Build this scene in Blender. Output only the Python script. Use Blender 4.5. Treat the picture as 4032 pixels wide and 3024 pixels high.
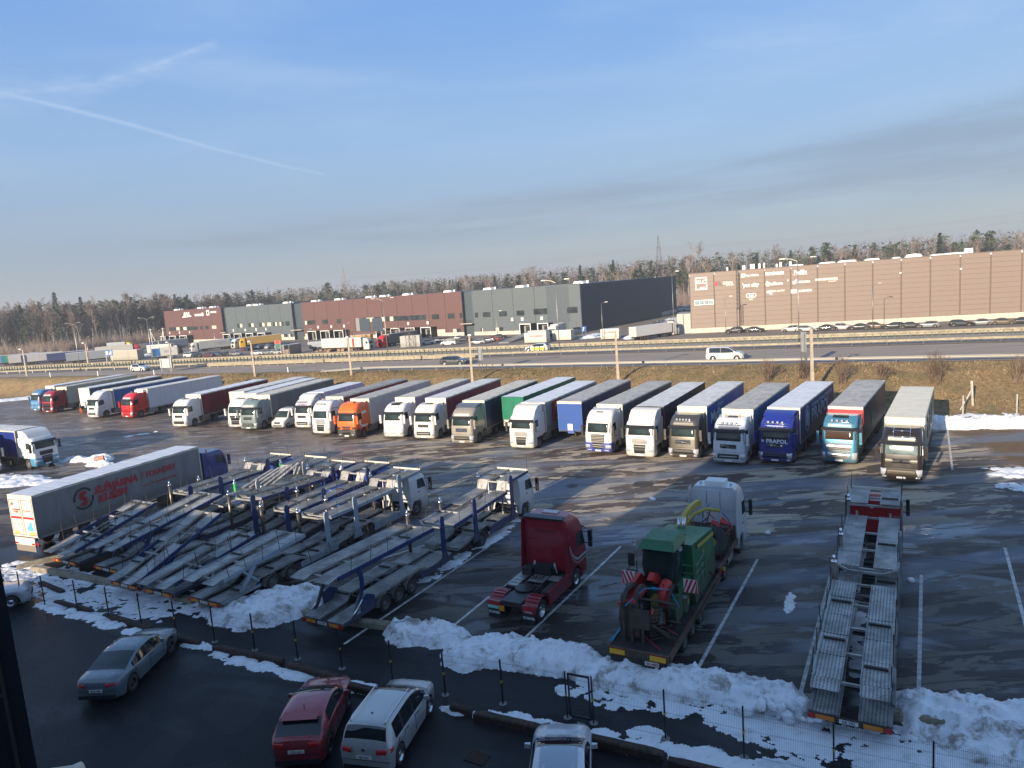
import bpy, bmesh, math, random
from mathutils import Vector, Matrix
from math import sin, cos, pi, radians as R, atan2, hypot, sqrt
SC = bpy.context.scene
for o in list(bpy.data.objects): bpy.data.objects.remove(o)
COL = SC.collection
rnd = random.Random(7)

# ------------------------------------------------------------------ camera
cam_d = bpy.data.cameras.new('camera'); cam = bpy.data.objects.new('camera', cam_d); COL.objects.link(cam)
cam_d.sensor_fit = 'HORIZONTAL'; cam_d.sensor_width = 36.0; cam_d.lens = 36.0*2791.0/4032.0
cam_d.clip_start = 0.1; cam_d.clip_end = 6000
rt = Vector((0.99722876, -0.0103306, -0.07367548)); up = Vector((0.07439622, 0.13847442, 0.98756774)); fw = Vector((0, 0.99031213, -0.13885923))
cam.matrix_world = Matrix(((rt.x, up.x, -fw.x, 0), (rt.y, up.y, -fw.y, 0), (rt.z, up.z, -fw.z, 15.22), (0, 0, 0, 1)))
SC.camera = cam
# ------------------------------------------------------------------ sky, sun, exposure
SUN_EL, SUN_AZ = 15.0, 217.0                       # where the sun stands (azimuth from +Y towards +X)
W = bpy.data.worlds.new('World'); SC.world = W; W.use_nodes = True
wn, wl = W.node_tree.nodes, W.node_tree.links
wn.clear()
sky = wn.new('ShaderNodeTexSky'); sky.sky_type = 'NISHITA'; sky.sun_disc = False
sky.sun_elevation = R(SUN_EL); sky.sun_rotation = R(SUN_AZ); sky.altitude = 20; sky.air_density = 1.0; sky.dust_density = 0.6; sky.ozone_density = 2.0
SUN = bpy.data.lights.new('sun', 'SUN'); SUN.energy = 5.0; SUN.angle = R(0.5); SUN.color = (1.0, 0.84, 0.64)
so = bpy.data.objects.new('sun', SUN); COL.objects.link(so)
sd = Vector((sin(R(SUN_AZ))*cos(R(SUN_EL)), cos(R(SUN_AZ))*cos(R(SUN_EL)), sin(R(SUN_EL))))
so.rotation_euler = sd.to_track_quat('Z', 'Y').to_euler(); so.location = sd*200
SC.view_settings.view_transform = 'Standard'; SC.view_settings.look = 'None'; SC.view_settings.gamma = 1; SC.view_settings.exposure = 0.83
SC.view_settings.use_curve_mapping = False

# ------------------------------------------------------------------ node helper
class NT:
    def __init__(s, tree): s.t = tree; s.n = tree.nodes; s.l = tree.links
    def put(s, sock, v):
        if isinstance(v, bpy.types.NodeSocket): s.l.new(v, sock)
        elif v is not None:
            if sock.type == 'RGBA' and len(v) == 3: v = (*v, 1)
            sock.default_value = v
    def math(s, op, a, b=None, c=None):
        x = s.n.new('ShaderNodeMath'); x.operation = op; s.put(x.inputs[0], a); s.put(x.inputs[1], b)
        if c is not None: s.put(x.inputs[2], c)
        return x.outputs[0]
    def noise(s, vec, scale=1, detail=2, rough=.5, dist=0.0, out=0):
        x = s.n.new('ShaderNodeTexNoise'); s.put(x.inputs['Vector'], vec); x.inputs['Scale'].default_value = scale
        x.inputs['Detail'].default_value = detail; x.inputs['Roughness'].default_value = rough; x.inputs['Distortion'].default_value = dist
        return x.outputs[out]
    def vor(s, vec, scale=1, feature='F1', out=0):
        x = s.n.new('ShaderNodeTexVoronoi'); x.feature = feature; s.put(x.inputs['Vector'], vec); x.inputs['Scale'].default_value = scale
        return x.outputs[out]
    def step(s, v, a, b, lo=0.0, hi=1.0):
        x = s.n.new('ShaderNodeMapRange'); x.interpolation_type = 'SMOOTHSTEP'; s.put(x.inputs[0], v)
        for i, q in enumerate((a, b, lo, hi)): x.inputs[i+1].default_value = q
        return x.outputs[0]
    def mix(s, f, a, b, mode='MIX'):
        x = s.n.new('ShaderNodeMix'); x.data_type = 'RGBA'; x.blend_type = mode
        s.put(x.inputs[0], f); s.put(x.inputs[6], a); s.put(x.inputs[7], b); return x.outputs[2]
    def mapv(s, vec, loc=(0, 0, 0), rot=(0, 0, 0), scale=(1, 1, 1)):
        x = s.n.new('ShaderNodeMapping'); s.put(x.inputs[0], vec); x.inputs[1].default_value = loc; x.inputs[2].default_value = rot; x.inputs[3].default_value = scale
        return x.outputs[0]
    def sep(s, vec): x = s.n.new('ShaderNodeSeparateXYZ'); s.put(x.inputs[0], vec); return x.outputs
    def comb(s, a, b, c):
        x = s.n.new('ShaderNodeCombineXYZ'); s.put(x.inputs[0], a); s.put(x.inputs[1], b); s.put(x.inputs[2], c); return x.outputs[0]
    def bump(s, h, strength=.3, dist=.05):
        x = s.n.new('ShaderNodeBump'); s.put(x.inputs['Height'], h); s.put(x.inputs['Strength'], strength); x.inputs['Distance'].default_value = dist
        return x.outputs[0]

# sky: clear blue above, thin grey-lilac cloud veil low down, a few wisps and one contrail
w = NT(W.node_tree)
tc = wn.new('ShaderNodeTexCoord').outputs['Generated']
x, y, z = w.sep(tc)
zz = w.math('MAXIMUM', z, 0.02)
flat = w.comb(w.math('DIVIDE', x, zz), w.math('DIVIDE', y, zz), 0.0)
az = w.math('ARCTAN2', x, y)                        # azimuth of the view direction
el = w.math('ARCSINE', z)
band = w.comb(w.math('MULTIPLY', az, 1.6), w.math('ADD', w.math('MULTIPLY', el, 11.0), w.math('MULTIPLY', az, -0.9)), 0.0)
n1 = w.noise(band, 1.5, 5, .55, .3)
veil = w.step(el, 0.55, 1.1, 0.90, 0.0)
cl = w.math('MULTIPLY', w.step(n1, .40, .70), w.step(el, .02, .36, .55, .05))
wisp = w.noise(w.mapv(w.comb(az, el, 0.0), (0.3, .2, 0), (0, 0, R(-22)), (1.6, 11, 1)), 1.7, 6, .6, .6)
wi = w.math('MULTIPLY', w.step(wisp, .55, .82), w.step(el, .12, .30, 0.0, .60))
hi = w.math('MULTIPLY', w.step(w.noise(w.mapv(w.comb(az, el, 0.0), (2.1, 0, 0), (0, 0, R(-14)), (1, 4.5, 1)), 2.2, 4, .5, .4), .42, .75), w.step(el, .1, .3, 0.1, .65))
def seg_line(a0, e0, a1, e1, wd):                   # soft streak between two directions
    dx, dy = a1-a0, e1-e0; L = hypot(dx, dy); ux, uy = dx/L, dy/L
    pa = w.math('SUBTRACT', az, a0); pe = w.math('SUBTRACT', el, e0)
    t = w.math('ADD', w.math('MULTIPLY', pa, ux), w.math('MULTIPLY', pe, uy))
    wob = w.math('MULTIPLY', w.math('SUBTRACT', w.noise(w.comb(t, 0.0, 0.0), 9, 3), .5), wd*1.4)
    q = w.math('ABSOLUTE', w.math('ADD', w.math('ADD', w.math('MULTIPLY', pa, -uy), w.math('MULTIPLY', pe, ux)), wob))
    return w.math('MULTIPLY', w.step(q, 0.0, wd, 1.0, 0.0), w.math('MULTIPLY', w.step(t, -.010, .0), w.step(t, L, L+.010, 1.0, 0.0)))
CP = [(-.66, .262), (-.579, .249), (-.514, .236), (-.444, .219), (-.369, .197), (-.287, .175), (-.235, .162)]
con = None
for i, (p, q) in enumerate(zip(CP, CP[1:])):
    v = w.math('MULTIPLY', seg_line(p[0], p[1], q[0], q[1], .0048-.0003*i), .46-.04*i); con = v if con is None else w.math('MAXIMUM', con, v)
WP = [(-.62, .238), (-.549, .247), (-.488, .260), (-.42, .283), (-.350, .311)]; wing = None
for i, (p, q) in enumerate(zip(WP, WP[1:])):
    v = w.math('MAXIMUM', w.math('MULTIPLY', seg_line(p[0], p[1], q[0], q[1], .030-.007*i), .30), w.math('MULTIPLY', seg_line(p[0], p[1]+.003, q[0], q[1]+.002, .012-.002*i), .46)); wing = v if wing is None else w.math('MAXIMUM', wing, v)
wing = w.math('MULTIPLY', wing, w.step(w.noise(w.mapv(w.comb(az, el, 0.0), rot=(0, 0, R(-24)), scale=(12, 45, 1)), 2.0, 6, .7), .3, .7, .15, 1.0))
grad = w.mix(w.step(el, 0.0, .10), (1.20, 1.34, 1.56), (1.13, 1.46, 2.02))
grad = w.mix(w.step(el, .07, .21), grad, (1.10, 1.74, 2.72)); grad = w.mix(w.step(el, .17, .36), grad, (.74, 1.48, 2.95))
pale = w.mix(w.step(el, 0.05, .25), (1.36, 1.58, 1.82), (1.55, 2.15, 3.10))
base = w.mix(veil, sky.outputs[0], w.mix(w.math('MULTIPLY', w.math('MINIMUM', w.math('ADD', w.math('ADD', cl, wi), hi), .8), .75), grad, pale))
# flat grey-mauve cloud sheets low over the land, rising to the right
dsh = w.noise(w.comb(w.math('MULTIPLY', az, 2.6), w.math('MULTIPLY', w.math('SUBTRACT', el, w.math('MULTIPLY', az, .02)), 26.0), 0.0), 1.0, 5, .6, .25)
reg = w.math('MULTIPLY', w.step(el, .045, .085), w.step(w.math('SUBTRACT', el, w.math('MULTIPLY', az, .07)), .105, .135, 1.0, 0.0))
dark = w.math('MULTIPLY', w.math('MULTIPLY', w.step(dsh, .30, .66), reg), w.step(az, -.55, -.2, .15, .48))
base = w.mix(dark, base, (.98, 1.24, 1.62))
base = w.mix(w.math('MINIMUM', w.math('MAXIMUM', con, wing), .9), base, (2.15, 2.65, 3.45))
bg = wn.new('ShaderNodeBackground'); bg.inputs[1].default_value = 0.15
wl.new(base, bg.inputs[0]); wo = wn.new('ShaderNodeOutputWorld'); wl.new(bg.outputs[0], wo.inputs[0])

# ------------------------------------------------------------------ materials
MC = {}
def M(name, col=(.5, .5, .5), rough=.5, metal=0.0, coat=0.0, var=0.0, vscale=1.5, dirt=0.0, bump=0.0, bscale=20, spec=.5, emit=None, dcol=(.12, .10, .08), space='Object'):
    if name in MC: return MC[name]
    m = bpy.data.materials.new(name); m.use_nodes = True; n = NT(m.node_tree)
    b = m.node_tree.nodes['Principled BSDF']; MC[name] = m
    b.inputs['Roughness'].default_value = rough; b.inputs['Metallic'].default_value = metal
    b.inputs['Coat Weight'].default_value = coat; b.inputs['Coat Roughness'].default_value = .06; b.inputs['Specular IOR Level'].default_value = spec
    c = (*col, 1)
    if var or dirt or bump:
        tc = n.n.new('ShaderNodeTexCoord').outputs[space]
        if var:
            f = n.noise(tc, vscale, 4, .6)
            c = n.mix(n.step(f, .3, .7), tuple(min(1, q*(1-var)) for q in col), tuple(min(1, q*(1+var)) for q in col))
        if dirt:
            zz = n.sep(tc)[2]
            f = n.noise(n.mapv(tc, scale=(1, 1, .35)), 3.0, 5, .65)
            low = n.step(zz, 0.2, 1.7, .55, 0.0)
            f = n.math('MULTIPLY', n.step(n.math('ADD', f, low), .42, .95), dirt)
            c = n.mix(f, c, dcol)
            n.put(b.inputs['Roughness'], n.math('ADD', n.math('MULTIPLY', f, .45), rough))
        if bump: n.put(b.inputs['Normal'], n.bump(n.noise(tc, bscale, 4, .6), bump, .02))
    n.put(b.inputs['Base Color'], c)
    if emit: b.inputs['Emission Color'].default_value = (*emit[0], 1); b.inputs['Emission Strength'].default_value = emit[1]
    return m

# ------------------------------------------------------------------ mesh builder
class MB:
    def __init__(s): s.v = []; s.f = []; s.mi = []; s.sm = []; s.m = 0; s.smooth = False
    def add(s, vs, fs, smooth=None):
        k = len(s.v); s.v += [tuple(p) for p in vs]
        for f in fs: s.f.append([k+i for i in f]); s.mi.append(s.m); s.sm.append(s.smooth if smooth is None else smooth)
        return s
    def box(s, x0, x1, y0, y1, z0, z1):
        return s.add([(x0,y0,z0),(x1,y0,z0),(x1,y1,z0),(x0,y1,z0),(x0,y0,z1),(x1,y0,z1),(x1,y1,z1),(x0,y1,z1)],
                     [(0,3,2,1),(4,5,6,7),(0,1,5,4),(1,2,6,5),(2,3,7,6),(3,0,4,7)])
    def hexa(s, p):                                  # 8 points: bottom ring then top ring
        return s.add(p, [(0,3,2,1),(4,5,6,7),(0,1,5,4),(1,2,6,5),(2,3,7,6),(3,0,4,7)])
    def beam(s, a, b, w=.05, h=.05, upv=(0, 0, 1)):
        a, b = Vector(a), Vector(b); d = (b-a)
        if d.length < 1e-6: return s
        d.normalize(); u = Vector(upv)
        if abs(d.dot(u)) > .98: u = Vector((0, 1, 0))
        r = d.cross(u).normalized(); u = r.cross(d)
        r *= w/2; u *= h/2
        return s.hexa([a-r-u, a+r-u, b+r-u, b-r-u, a-r+u, a+r+u, b+r+u, b-r+u])
    def tube(s, pts, r, n=6, r2=None, cap=True):
        pts = [Vector(p) for p in pts]; k = len(s.v); N = len(pts)
        for i, p in enumerate(pts):
            d = (pts[min(i+1, N-1)]-pts[max(i-1, 0)])
            d = d.normalized() if d.length > 1e-9 else Vector((0, 0, 1))
            u = Vector((0, 0, 1)) if abs(d.z) < .95 else Vector((0, 1, 0))
            a = d.cross(u).normalized(); b = a.cross(d)
            rr = r if r2 is None else r+(r2-r)*i/max(1, N-1)
            for j in range(n):
                t = 2*pi*j/n; s.v.append(tuple(p+a*(rr*cos(t))+b*(rr*sin(t))))
        for i in range(N-1):
            for j in range(n):
                q = k+i*n; s.f.append([q+j, q+(j+1) % n, q+n+(j+1) % n, q+n+j]); s.mi.append(s.m); s.sm.append(n > 5)
        if cap:
            s.f.append([k+j for j in range(n)][::-1]); s.mi.append(s.m); s.sm.append(False)
            s.f.append([k+(N-1)*n+j for j in range(n)]); s.mi.append(s.m); s.sm.append(False)
        return s
    def cyl(s, c, r, h, axis='z', n=16, r2=None):
        c = Vector(c); a = {'x': Vector((1,0,0)), 'y': Vector((0,1,0)), 'z': Vector((0,0,1))}[axis]
        return s.tube([c-a*h/2, c+a*h/2], r, n, r2)
    def lathe(s, prof, n=20, axis='x', c=(0, 0, 0)):  # prof: (along axis, radius)
        k = len(s.v); c = Vector(c)
        for (h, r) in prof:
            for j in range(n):
                t = 2*pi*j/n; a, b = r*cos(t), r*sin(t)
                p = {'x': (h, a, b), 'y': (a, h, b), 'z': (a, b, h)}[axis]
                s.v.append((p[0]+c.x, p[1]+c.y, p[2]+c.z))
        for i in range(len(prof)-1):
            for j in range(n):
                q = k+i*n; s.f.append([q+j, q+(j+1) % n, q+n+(j+1) % n, q+n+j]); s.mi.append(s.m); s.sm.append(True)
        return s
    def prism(s, poly, a0, a1, axis='x'):             # polygon in the other two axes, extruded along axis
        def P(q, a): return {'x': (a, q[0], q[1]), 'y': (q[0], a, q[1]), 'z': (q[0], q[1], a)}[axis]
        n = len(poly); vs = [P(q, a0) for q in poly]+[P(q, a1) for q in poly]
        return s.add(vs, [list(range(n))[::-1], [n+i for i in range(n)]]+[(i, (i+1) % n, n+(i+1) % n, n+i) for i in range(n)], False)
    def grid(s, rows, closed=False, smooth=True, flip=False):
        k = len(s.v); nr, nc = len(rows), len(rows[0])
        for r_ in rows: s.v += [tuple(p) for p in r_]
        for i in range(nr-1):
            for j in range(nc if closed else nc-1):
                a, b = k+i*nc+j, k+i*nc+(j+1) % nc
                f = [a, b, b+nc, a+nc]
                s.f.append(f[::-1] if flip else f); s.mi.append(s.m); s.sm.append(smooth)
        return s
    def mesh(s, name, mats=None, fix=True):
        me = bpy.data.meshes.new(name); me.from_pydata(s.v, [], s.f)
        me.polygons.foreach_set('use_smooth', s.sm); me.polygons.foreach_set('material_index', s.mi)
        if mats:
            for m in (mats if isinstance(mats, (list, tuple)) else [mats]): me.materials.append(m)
        if fix:
            b = bmesh.new(); b.from_mesh(me); bmesh.ops.recalc_face_normals(b, faces=b.faces); b.to_mesh(me); b.free()
        me.update(); return me
    def obj(s, name, mats, parent=None, loc=(0, 0, 0), rot=None, fix=True):
        if not s.f: return None
        return link(name, s.mesh(name, mats, fix), parent, loc, rot)
def link(name, me, parent=None, loc=(0, 0, 0), rot=None):
    o = bpy.data.objects.new(name, me); COL.objects.link(o); o.parent = parent; o.location = loc
    if rot: o.rotation_euler = rot
    return o
def tag(o, label, cat, group=None, kind=None):
    if label: o['label'] = label
    if cat: o['category'] = cat
    if group: o['group'] = group
    if kind: o['kind'] = kind
    return o
def thing(name, label, cat, loc=(0, 0, 0), rz=0.0, group=None):
    o = bpy.data.objects.new(name, None); COL.objects.link(o); o.location = loc; o.rotation_euler = (0, 0, rz); o.empty_display_size = .3
    return tag(o, label, cat, group)
def struct(o): o['kind'] = 'structure'; return o
def kids(o): return [c for c in bpy.data.objects if c.parent is o]
def copy_tree(o, km, parent=None, loc=None, rz=None):
    c = o.copy(); COL.objects.link(c); c.parent = parent
    if loc is not None: c.location = loc
    if rz is not None: c.rotation_euler = (0, 0, rz)
    for ch in km.get(o.name, []): copy_tree(ch, km, c)
    return c
def kidmap():
    km = {}
    for c in bpy.data.objects:
        if c.parent: km.setdefault(c.parent.name, []).append(c)
    return km
TXC = {}
def text(parent, s, size, loc, right, upd, mat, name='lettering', align='CENTER', bold=0.0, sx=1.0, shear=0.0, thick=0.0, fitw=None):
    key = (s, bold, shear, align, thick/size if size else 0)
    if key not in TXC:
        cu = bpy.data.curves.new('t', 'FONT'); cu.body = s; cu.size = 1; cu.align_x = align; cu.align_y = 'CENTER'; cu.offset = bold; cu.shear = shear
        cu.resolution_u = 2; cu.extrude = thick/size/2
        o = bpy.data.objects.new('t', cu); COL.objects.link(o); bpy.context.view_layer.update()
        me = bpy.data.meshes.new_from_object(o.evaluated_get(bpy.context.evaluated_depsgraph_get()))
        TXC[key] = ([v.co.copy() for v in me.vertices], [list(p.vertices) for p in me.polygons])
        bpy.data.objects.remove(o); bpy.data.curves.remove(cu); bpy.data.meshes.remove(me)
    vs, fs = TXC[key]; r_, u_ = Vector(right).normalized(), Vector(upd).normalized(); nn = r_.cross(u_)
    if fitw: xs_ = [v.x for v in vs]; sx = fitw/(size*(max(xs_)-min(xs_)))
    b = MB(); L = Vector(loc)
    b.add([L+r_*(v.x*size*sx)+u_*(v.y*size)+nn*(v.z*size) for v in vs], fs)
    return b.obj(name, mat, parent, fix=False)
from mathutils import noise as mn
def fbm(x, y, s, o=4, z=0.0): return mn.fractal(Vector((x*s, y*s, z)), 1.0, 2.0, o, noise_basis='PERLIN_ORIGINAL')
def ext(a, b, c, x, lo=-190.0, hi=120.0):            # quadratic, continued straight outside [lo, hi]
    q = min(max(x, lo), hi); v = a*q*q+b*q+c
    return v+(2*a*q+b)*(x-q)
def y_near(x): return ext(-8.3e-5, -.4926, 103.17, x)
def y_mid(x): return ext(-3.0e-4, -.43, 121.5, x)
def y_far(x): return ext(-3.6e-4, -.425, 134.5, x)
def bank_w(x): t = min(max((x+60)/100.0, 0), 1); return 9.0+9.0*t*t*(3-2*t)
HZ, FZ = 3.0, -1.0                                   # highway level, level of the land beyond it

def lot_material():
    m = bpy.data.materials.new('wet_asphalt'); m.use_nodes = True; n = NT(m.node_tree); b = n.n['Principled BSDF']
    g = n.n.new('ShaderNodeNewGeometry').outputs['Position']
    lot = n.mapv(g, rot=(0, 0, R(30)))               # lot axes: x across the bays, y along them
    px, py, pz = n.sep(g); lx, ly, lz = n.sep(lot)
    st = n.mapv(g, rot=(0, 0, R(10)), scale=(.42, 1.45, 1))
    patch = n.noise(st, .50, 5, .58, .5)
    patch2 = n.noise(n.mapv(g, (7, 3, 0), (0, 0, R(12)), (.5, 1.5, 1)), 1.1, 4, .55, .3)
    dry = n.math('MAXIMUM', n.step(patch, .525, .545), n.math('MULTIPLY', n.step(patch2, .575, .59), .8))
    # how far the land dries and where mud takes over
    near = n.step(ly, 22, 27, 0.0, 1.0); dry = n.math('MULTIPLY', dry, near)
    mud = n.math('MULTIPLY', n.step(n.math('ADD', px, n.math('MULTIPLY', py, -.25)), -48, -22, 1.0, 0.0), n.step(ly, 36, 48))
    dirt_r = n.math('MULTIPLY', n.step(n.math('ADD', n.math('SUBTRACT', px, n.math('MULTIPLY', py, .22)), n.math('MULTIPLY', n.noise(g, .5, 3), 5)), 25.5, 27.5), n.step(py, 42, 47))
    fine = n.noise(g, 9, 5, .7); grain = n.noise(g, 60, 2, .6)
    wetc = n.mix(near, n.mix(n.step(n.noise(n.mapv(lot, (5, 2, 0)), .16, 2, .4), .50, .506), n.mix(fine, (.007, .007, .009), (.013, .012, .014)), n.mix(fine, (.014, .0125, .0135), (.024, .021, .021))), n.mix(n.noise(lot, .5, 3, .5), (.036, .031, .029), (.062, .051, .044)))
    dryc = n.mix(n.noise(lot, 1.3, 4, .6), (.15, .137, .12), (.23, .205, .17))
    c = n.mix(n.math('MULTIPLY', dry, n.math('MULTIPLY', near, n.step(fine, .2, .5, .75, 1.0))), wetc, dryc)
    far = n.math('MAXIMUM', n.step(ly, 43, 50), n.math('MULTIPLY', n.step(lx, -8, -2, 1, 0), n.step(ly, 36, 42)))  # brown ground of the sunlit zone, lightened in colour to show the shadow edge
    brown = n.mix(n.step(n.noise(lot, .22, 4, .5), .3, .6), (.175, .128, .096), (.105, .082, .067))
    brown = n.mix(n.math('MULTIPLY', dry, n.step(fine, .2, .5, .7, 1.0)), brown, (.56, .47, .35))
    c = n.mix(n.math('MULTIPLY', far, .8), c, brown)
    mudc = n.mix(n.noise(n.mapv(lot, scale=(.3, 1.6, 1)), 1.2, 5, .6, .8), (.065, .047, .040), (.17, .12, .092))
    c = n.mix(n.math('MULTIPLY', mud, .8), c, mudc)
    ice = n.math('MULTIPLY', mud, n.step(n.noise(n.mapv(g, rot=(0, 0, R(-35)), scale=(.25, 1.5, 1)), .8, 6, .66, 1.0), .565, .64, 0, .8))
    c = n.mix(ice, c, (.42, .43, .46))
    c = n.mix(dirt_r, c, n.mix(n.noise(g, 1.6, 5, .65), (.13, .080, .045), (.24, .165, .100)))
    # long soft puddle smears: blurred sky reflection painted in as pale blue
    smear_n = n.noise(n.mapv(g, (3.3, 9.6, 0), (0, 0, R(12)), (.062, .30, 1)), 1.0, 4, .52, .6)
    sky_film = n.math('MULTIPLY', n.step(smear_n, .46, .62, 0, .8), n.math('MULTIPLY', n.step(ly, 24, 34), n.math('SUBTRACT', 1.0, mud)))
    c = n.mix(sky_film, c, (.19, .215, .26))
    # seams and old tyre marks
    seam = n.math('ABSOLUTE', n.math('SUBTRACT', n.math('FRACT', n.math('ADD', n.math('DIVIDE', ly, 7.3), n.math('MULTIPLY', n.noise(lot, .15, 2), .12))), .5))
    c = n.mix(n.step(seam, 0.0, .006, .7, 0.0), c, (.012, .012, .013))
    tyre = n.noise(n.mapv(g, rot=(0, 0, R(-28)), scale=(.05, 2.3, 1)), 1.0, 3, .5)
    c = n.mix(n.step(tyre, .60, .66, 0, .42), c, (.02, .019, .019))
    c = n.mix(n.step(grain, .35, .75, 0, .3), c, (.05, .047, .044))
    n.put(b.inputs['Base Color'], c)
    pud = n.noise(n.mapv(lot, (1.7, 4.2, 0), scale=(.5, 1.1, 1)), .26, 4, .5, .4)
    pudm = n.math('MULTIPLY', n.math('MULTIPLY', n.step(pud, .50, .60), n.math('SUBTRACT', 1.0, dry)), n.step(far, 0, 1, 1, .35)); pudm = n.math('MULTIPLY', pudm, n.step(ly, 20, 27, .25, 1.0))
    wetr = n.math('ADD', n.step(fine, .3, .7, .36, .52), n.math('MULTIPLY', far, .12)); n.put(b.inputs['Specular IOR Level'], n.step(n.math('MAXIMUM', pudm, mud), 0, 1, .13, .5))
    r = n.math('ADD', n.math('MULTIPLY', pudm, -.27), wetr)
    r = n.math('ADD', r, n.math('MULTIPLY', dry, .42))
    r = n.math('ADD', r, n.math('MULTIPLY', sky_film, -.12))
    r = n.math('ADD', r, n.math('MULTIPLY', n.math('MULTIPLY', mud, n.step(n.noise(lot, .17, 2), .35, .5)), -.20))
    r = n.math('MAXIMUM', n.math('MAXIMUM', r, .07), n.math('MULTIPLY', dirt_r, .9))
    n.put(b.inputs['Roughness'], n.math('MINIMUM', r, .95))
    h = n.math('ADD', n.math('MULTIPLY', fine, .35), n.math('MULTIPLY', n.noise(n.mapv(g, rot=(0, 0, R(-35)), scale=(.5, 2.2, 1)), 2.2, 5, .62, .9), mud))
    h = n.math('ADD', h, n.math('MULTIPLY', grain, .12))
    n.put(b.inputs['Normal'], n.bump(n.math('MULTIPLY', h, n.math('SUBTRACT', 1.0, n.math('MULTIPLY', pudm, .9))), .35, .05))
    return m
def yard_material(name, a, c2, rough):
    m = bpy.data.materials.new(name); m.use_nodes = True; n = NT(m.node_tree); b = n.n['Principled BSDF']
    g = n.n.new('ShaderNodeNewGeometry').outputs['Position']
    f = n.noise(n.mapv(g, rot=(0, 0, R(23)), scale=(.12, 1, 1)), .8, 5, .6)
    c = n.mix(n.step(f, .3, .7), a, c2); c = n.mix(n.step(n.noise(g, 20, 3, .6), .4, .7, 0, .35), c, tuple(q*.55 for q in a))
    n.put(b.inputs['Base Color'], c); b.inputs['Roughness'].default_value = rough; b.inputs['Specular IOR Level'].default_value = .15
    n.put(b.inputs['Normal'], n.bump(n.noise(g, 30, 3), .15, .02)); return m
def land_material():
    m = bpy.data.materials.new('dry_grass_land'); m.use_nodes = True; n = NT(m.node_tree); b = n.n['Principled BSDF']
    g = n.n.new('ShaderNodeNewGeometry').outputs['Position']
    f = n.noise(g, .35, 6, .65); f2 = n.noise(g, 3.0, 6, .7, .4)
    c = n.mix(n.step(f2, .3, .7), (.17, .108, .046), (.38, .265, .125))
    c = n.mix(n.step(f, .48, .62, 0, .65), c, (.145, .125, .055))
    c = n.mix(n.step(n.noise(g, .9, 4, .6, .5), .56, .70, 0, .6), c, (.14, .072, .036))
    n.put(b.inputs['Base Color'], c); b.inputs['Roughness'].default_value = .95
    n.put(b.inputs['Normal'], n.bump(n.noise(g, 6, 6, .75, .5), .9, .18)); return m
MLAND = land_material(); MLOT = lot_material()
MROAD = yard_material('highway_asphalt', (.30, .252, .212), (.385, .325, .275), .9)
MYARD = yard_material('yard_asphalt', (.21, .178, .155), (.29, .25, .215), .9)
MPAINT = M('road_paint', (.50, .50, .48), .7, var=.3, vscale=3, space='Object', dirt=0.0)
def snow_material(name, dirt):
    m = bpy.data.materials.new(name); m.use_nodes = True; n = NT(m.node_tree); b = n.n['Principled BSDF']
    g = n.n.new('ShaderNodeNewGeometry').outputs['Position']
    f = n.noise(g, 1.1, 6, .68, .5); f2 = n.noise(g, 9, 4, .7)
    c = n.mix(n.step(f2, .3, .7), (.84, .85, .87), (.91, .92, .94))
    c = n.mix(n.math('MULTIPLY', n.step(n.math('ADD', f, n.math('MULTIPLY', f2, .25)), .60, .80), dirt), c, (.28, .235, .19))
    n.put(b.inputs['Base Color'], c); b.inputs['Roughness'].default_value = .55; 
    n.put(b.inputs['Normal'], n.bump(n.math('ADD', f2, n.math('MULTIPLY', n.noise(g, 3.5, 5, .6), 1.5)), .5, .06)); return m
MSNOW = snow_material('snow', .35); MSNOWD = snow_material('dirty_snow', .95)

# ---- terrain: one sheet to the horizon
xs = [-1600, -900, -500, -300]+[-220+i*10 for i in range(38)]+[170, 200, 260, 400, 700, 1200]
def terrain_rows(x):
    w_ = bank_w(x); yn = y_near(x); yf = y_far(x)
    pts = [(-120 if yn-w_-30 > -120 else yn-w_-60, 0.0), (yn-w_-2.0, 0.0)]
    for i in range(9):
        t = i/8.0; s = t*t*(3-2*t); pts.append((yn-w_+t*(w_-.8), HZ*s))
    pts += [(yn+.3, HZ-.03), (yf+1.5, HZ-.03)]
    for i in range(1, 6):
        t = i/5.0; pts.append((yf+1.5+t*9, HZ+(FZ-HZ)*(t*t*(3-2*t))))
    pts += [(yf+60, FZ), (yf+500, FZ), (3200, FZ)]
    return pts
b = MB(); b.grid([[(x, p[0], p[1]) for p in terrain_rows(x)] for x in xs], smooth=True)
struct(b.obj('ground', MLAND))
# the lorry park: asphalt up to the foot of the bank
b = MB(); lx = [-190+i*5 for i in range(65)]
b.grid([[(x, yv, .004) for yv in (-90, 0, 30, min(y_near(x)-bank_w(x)-3.5, 60+.0*x) if x > 36 else y_near(x)-bank_w(x)-(1.2 if x < 30 else 1.2+(x-30)*.5))] for x in lx], smooth=False)
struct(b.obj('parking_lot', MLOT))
def strip(name, f0, f1, z, mat, x0=-420, x1=330, n=76, lift=0.0):
    b = MB(); rows = []
    for i in range(n):
        x = x0+(x1-x0)*i/(n-1); rows.append([(x, f0(x), z+lift), (x, f1(x), z+lift)])
    b.grid(rows, smooth=False); return struct(b.obj(name, mat))
strip('highway', lambda x: y_near(x)+.9, lambda x: y_mid(x)-.7, HZ, MROAD)
strip('highway', lambda x: y_mid(x)+1.0, lambda x: y_far(x)-.4, HZ, MROAD)
strip('median', lambda x: y_mid(x)-.7, lambda x: y_mid(x)+1.0, HZ+.03, M('median_gravel', (.20, .155, .11), .95, var=.3, vscale=2))
b = MB(); b.grid([[(x, y_far(x)+13, FZ+.006), (x, y_far(x)+60, FZ+.006), (x, y_far(x)+330, FZ+.006)] for x in range(-300, 261, 10)], smooth=False)
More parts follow.
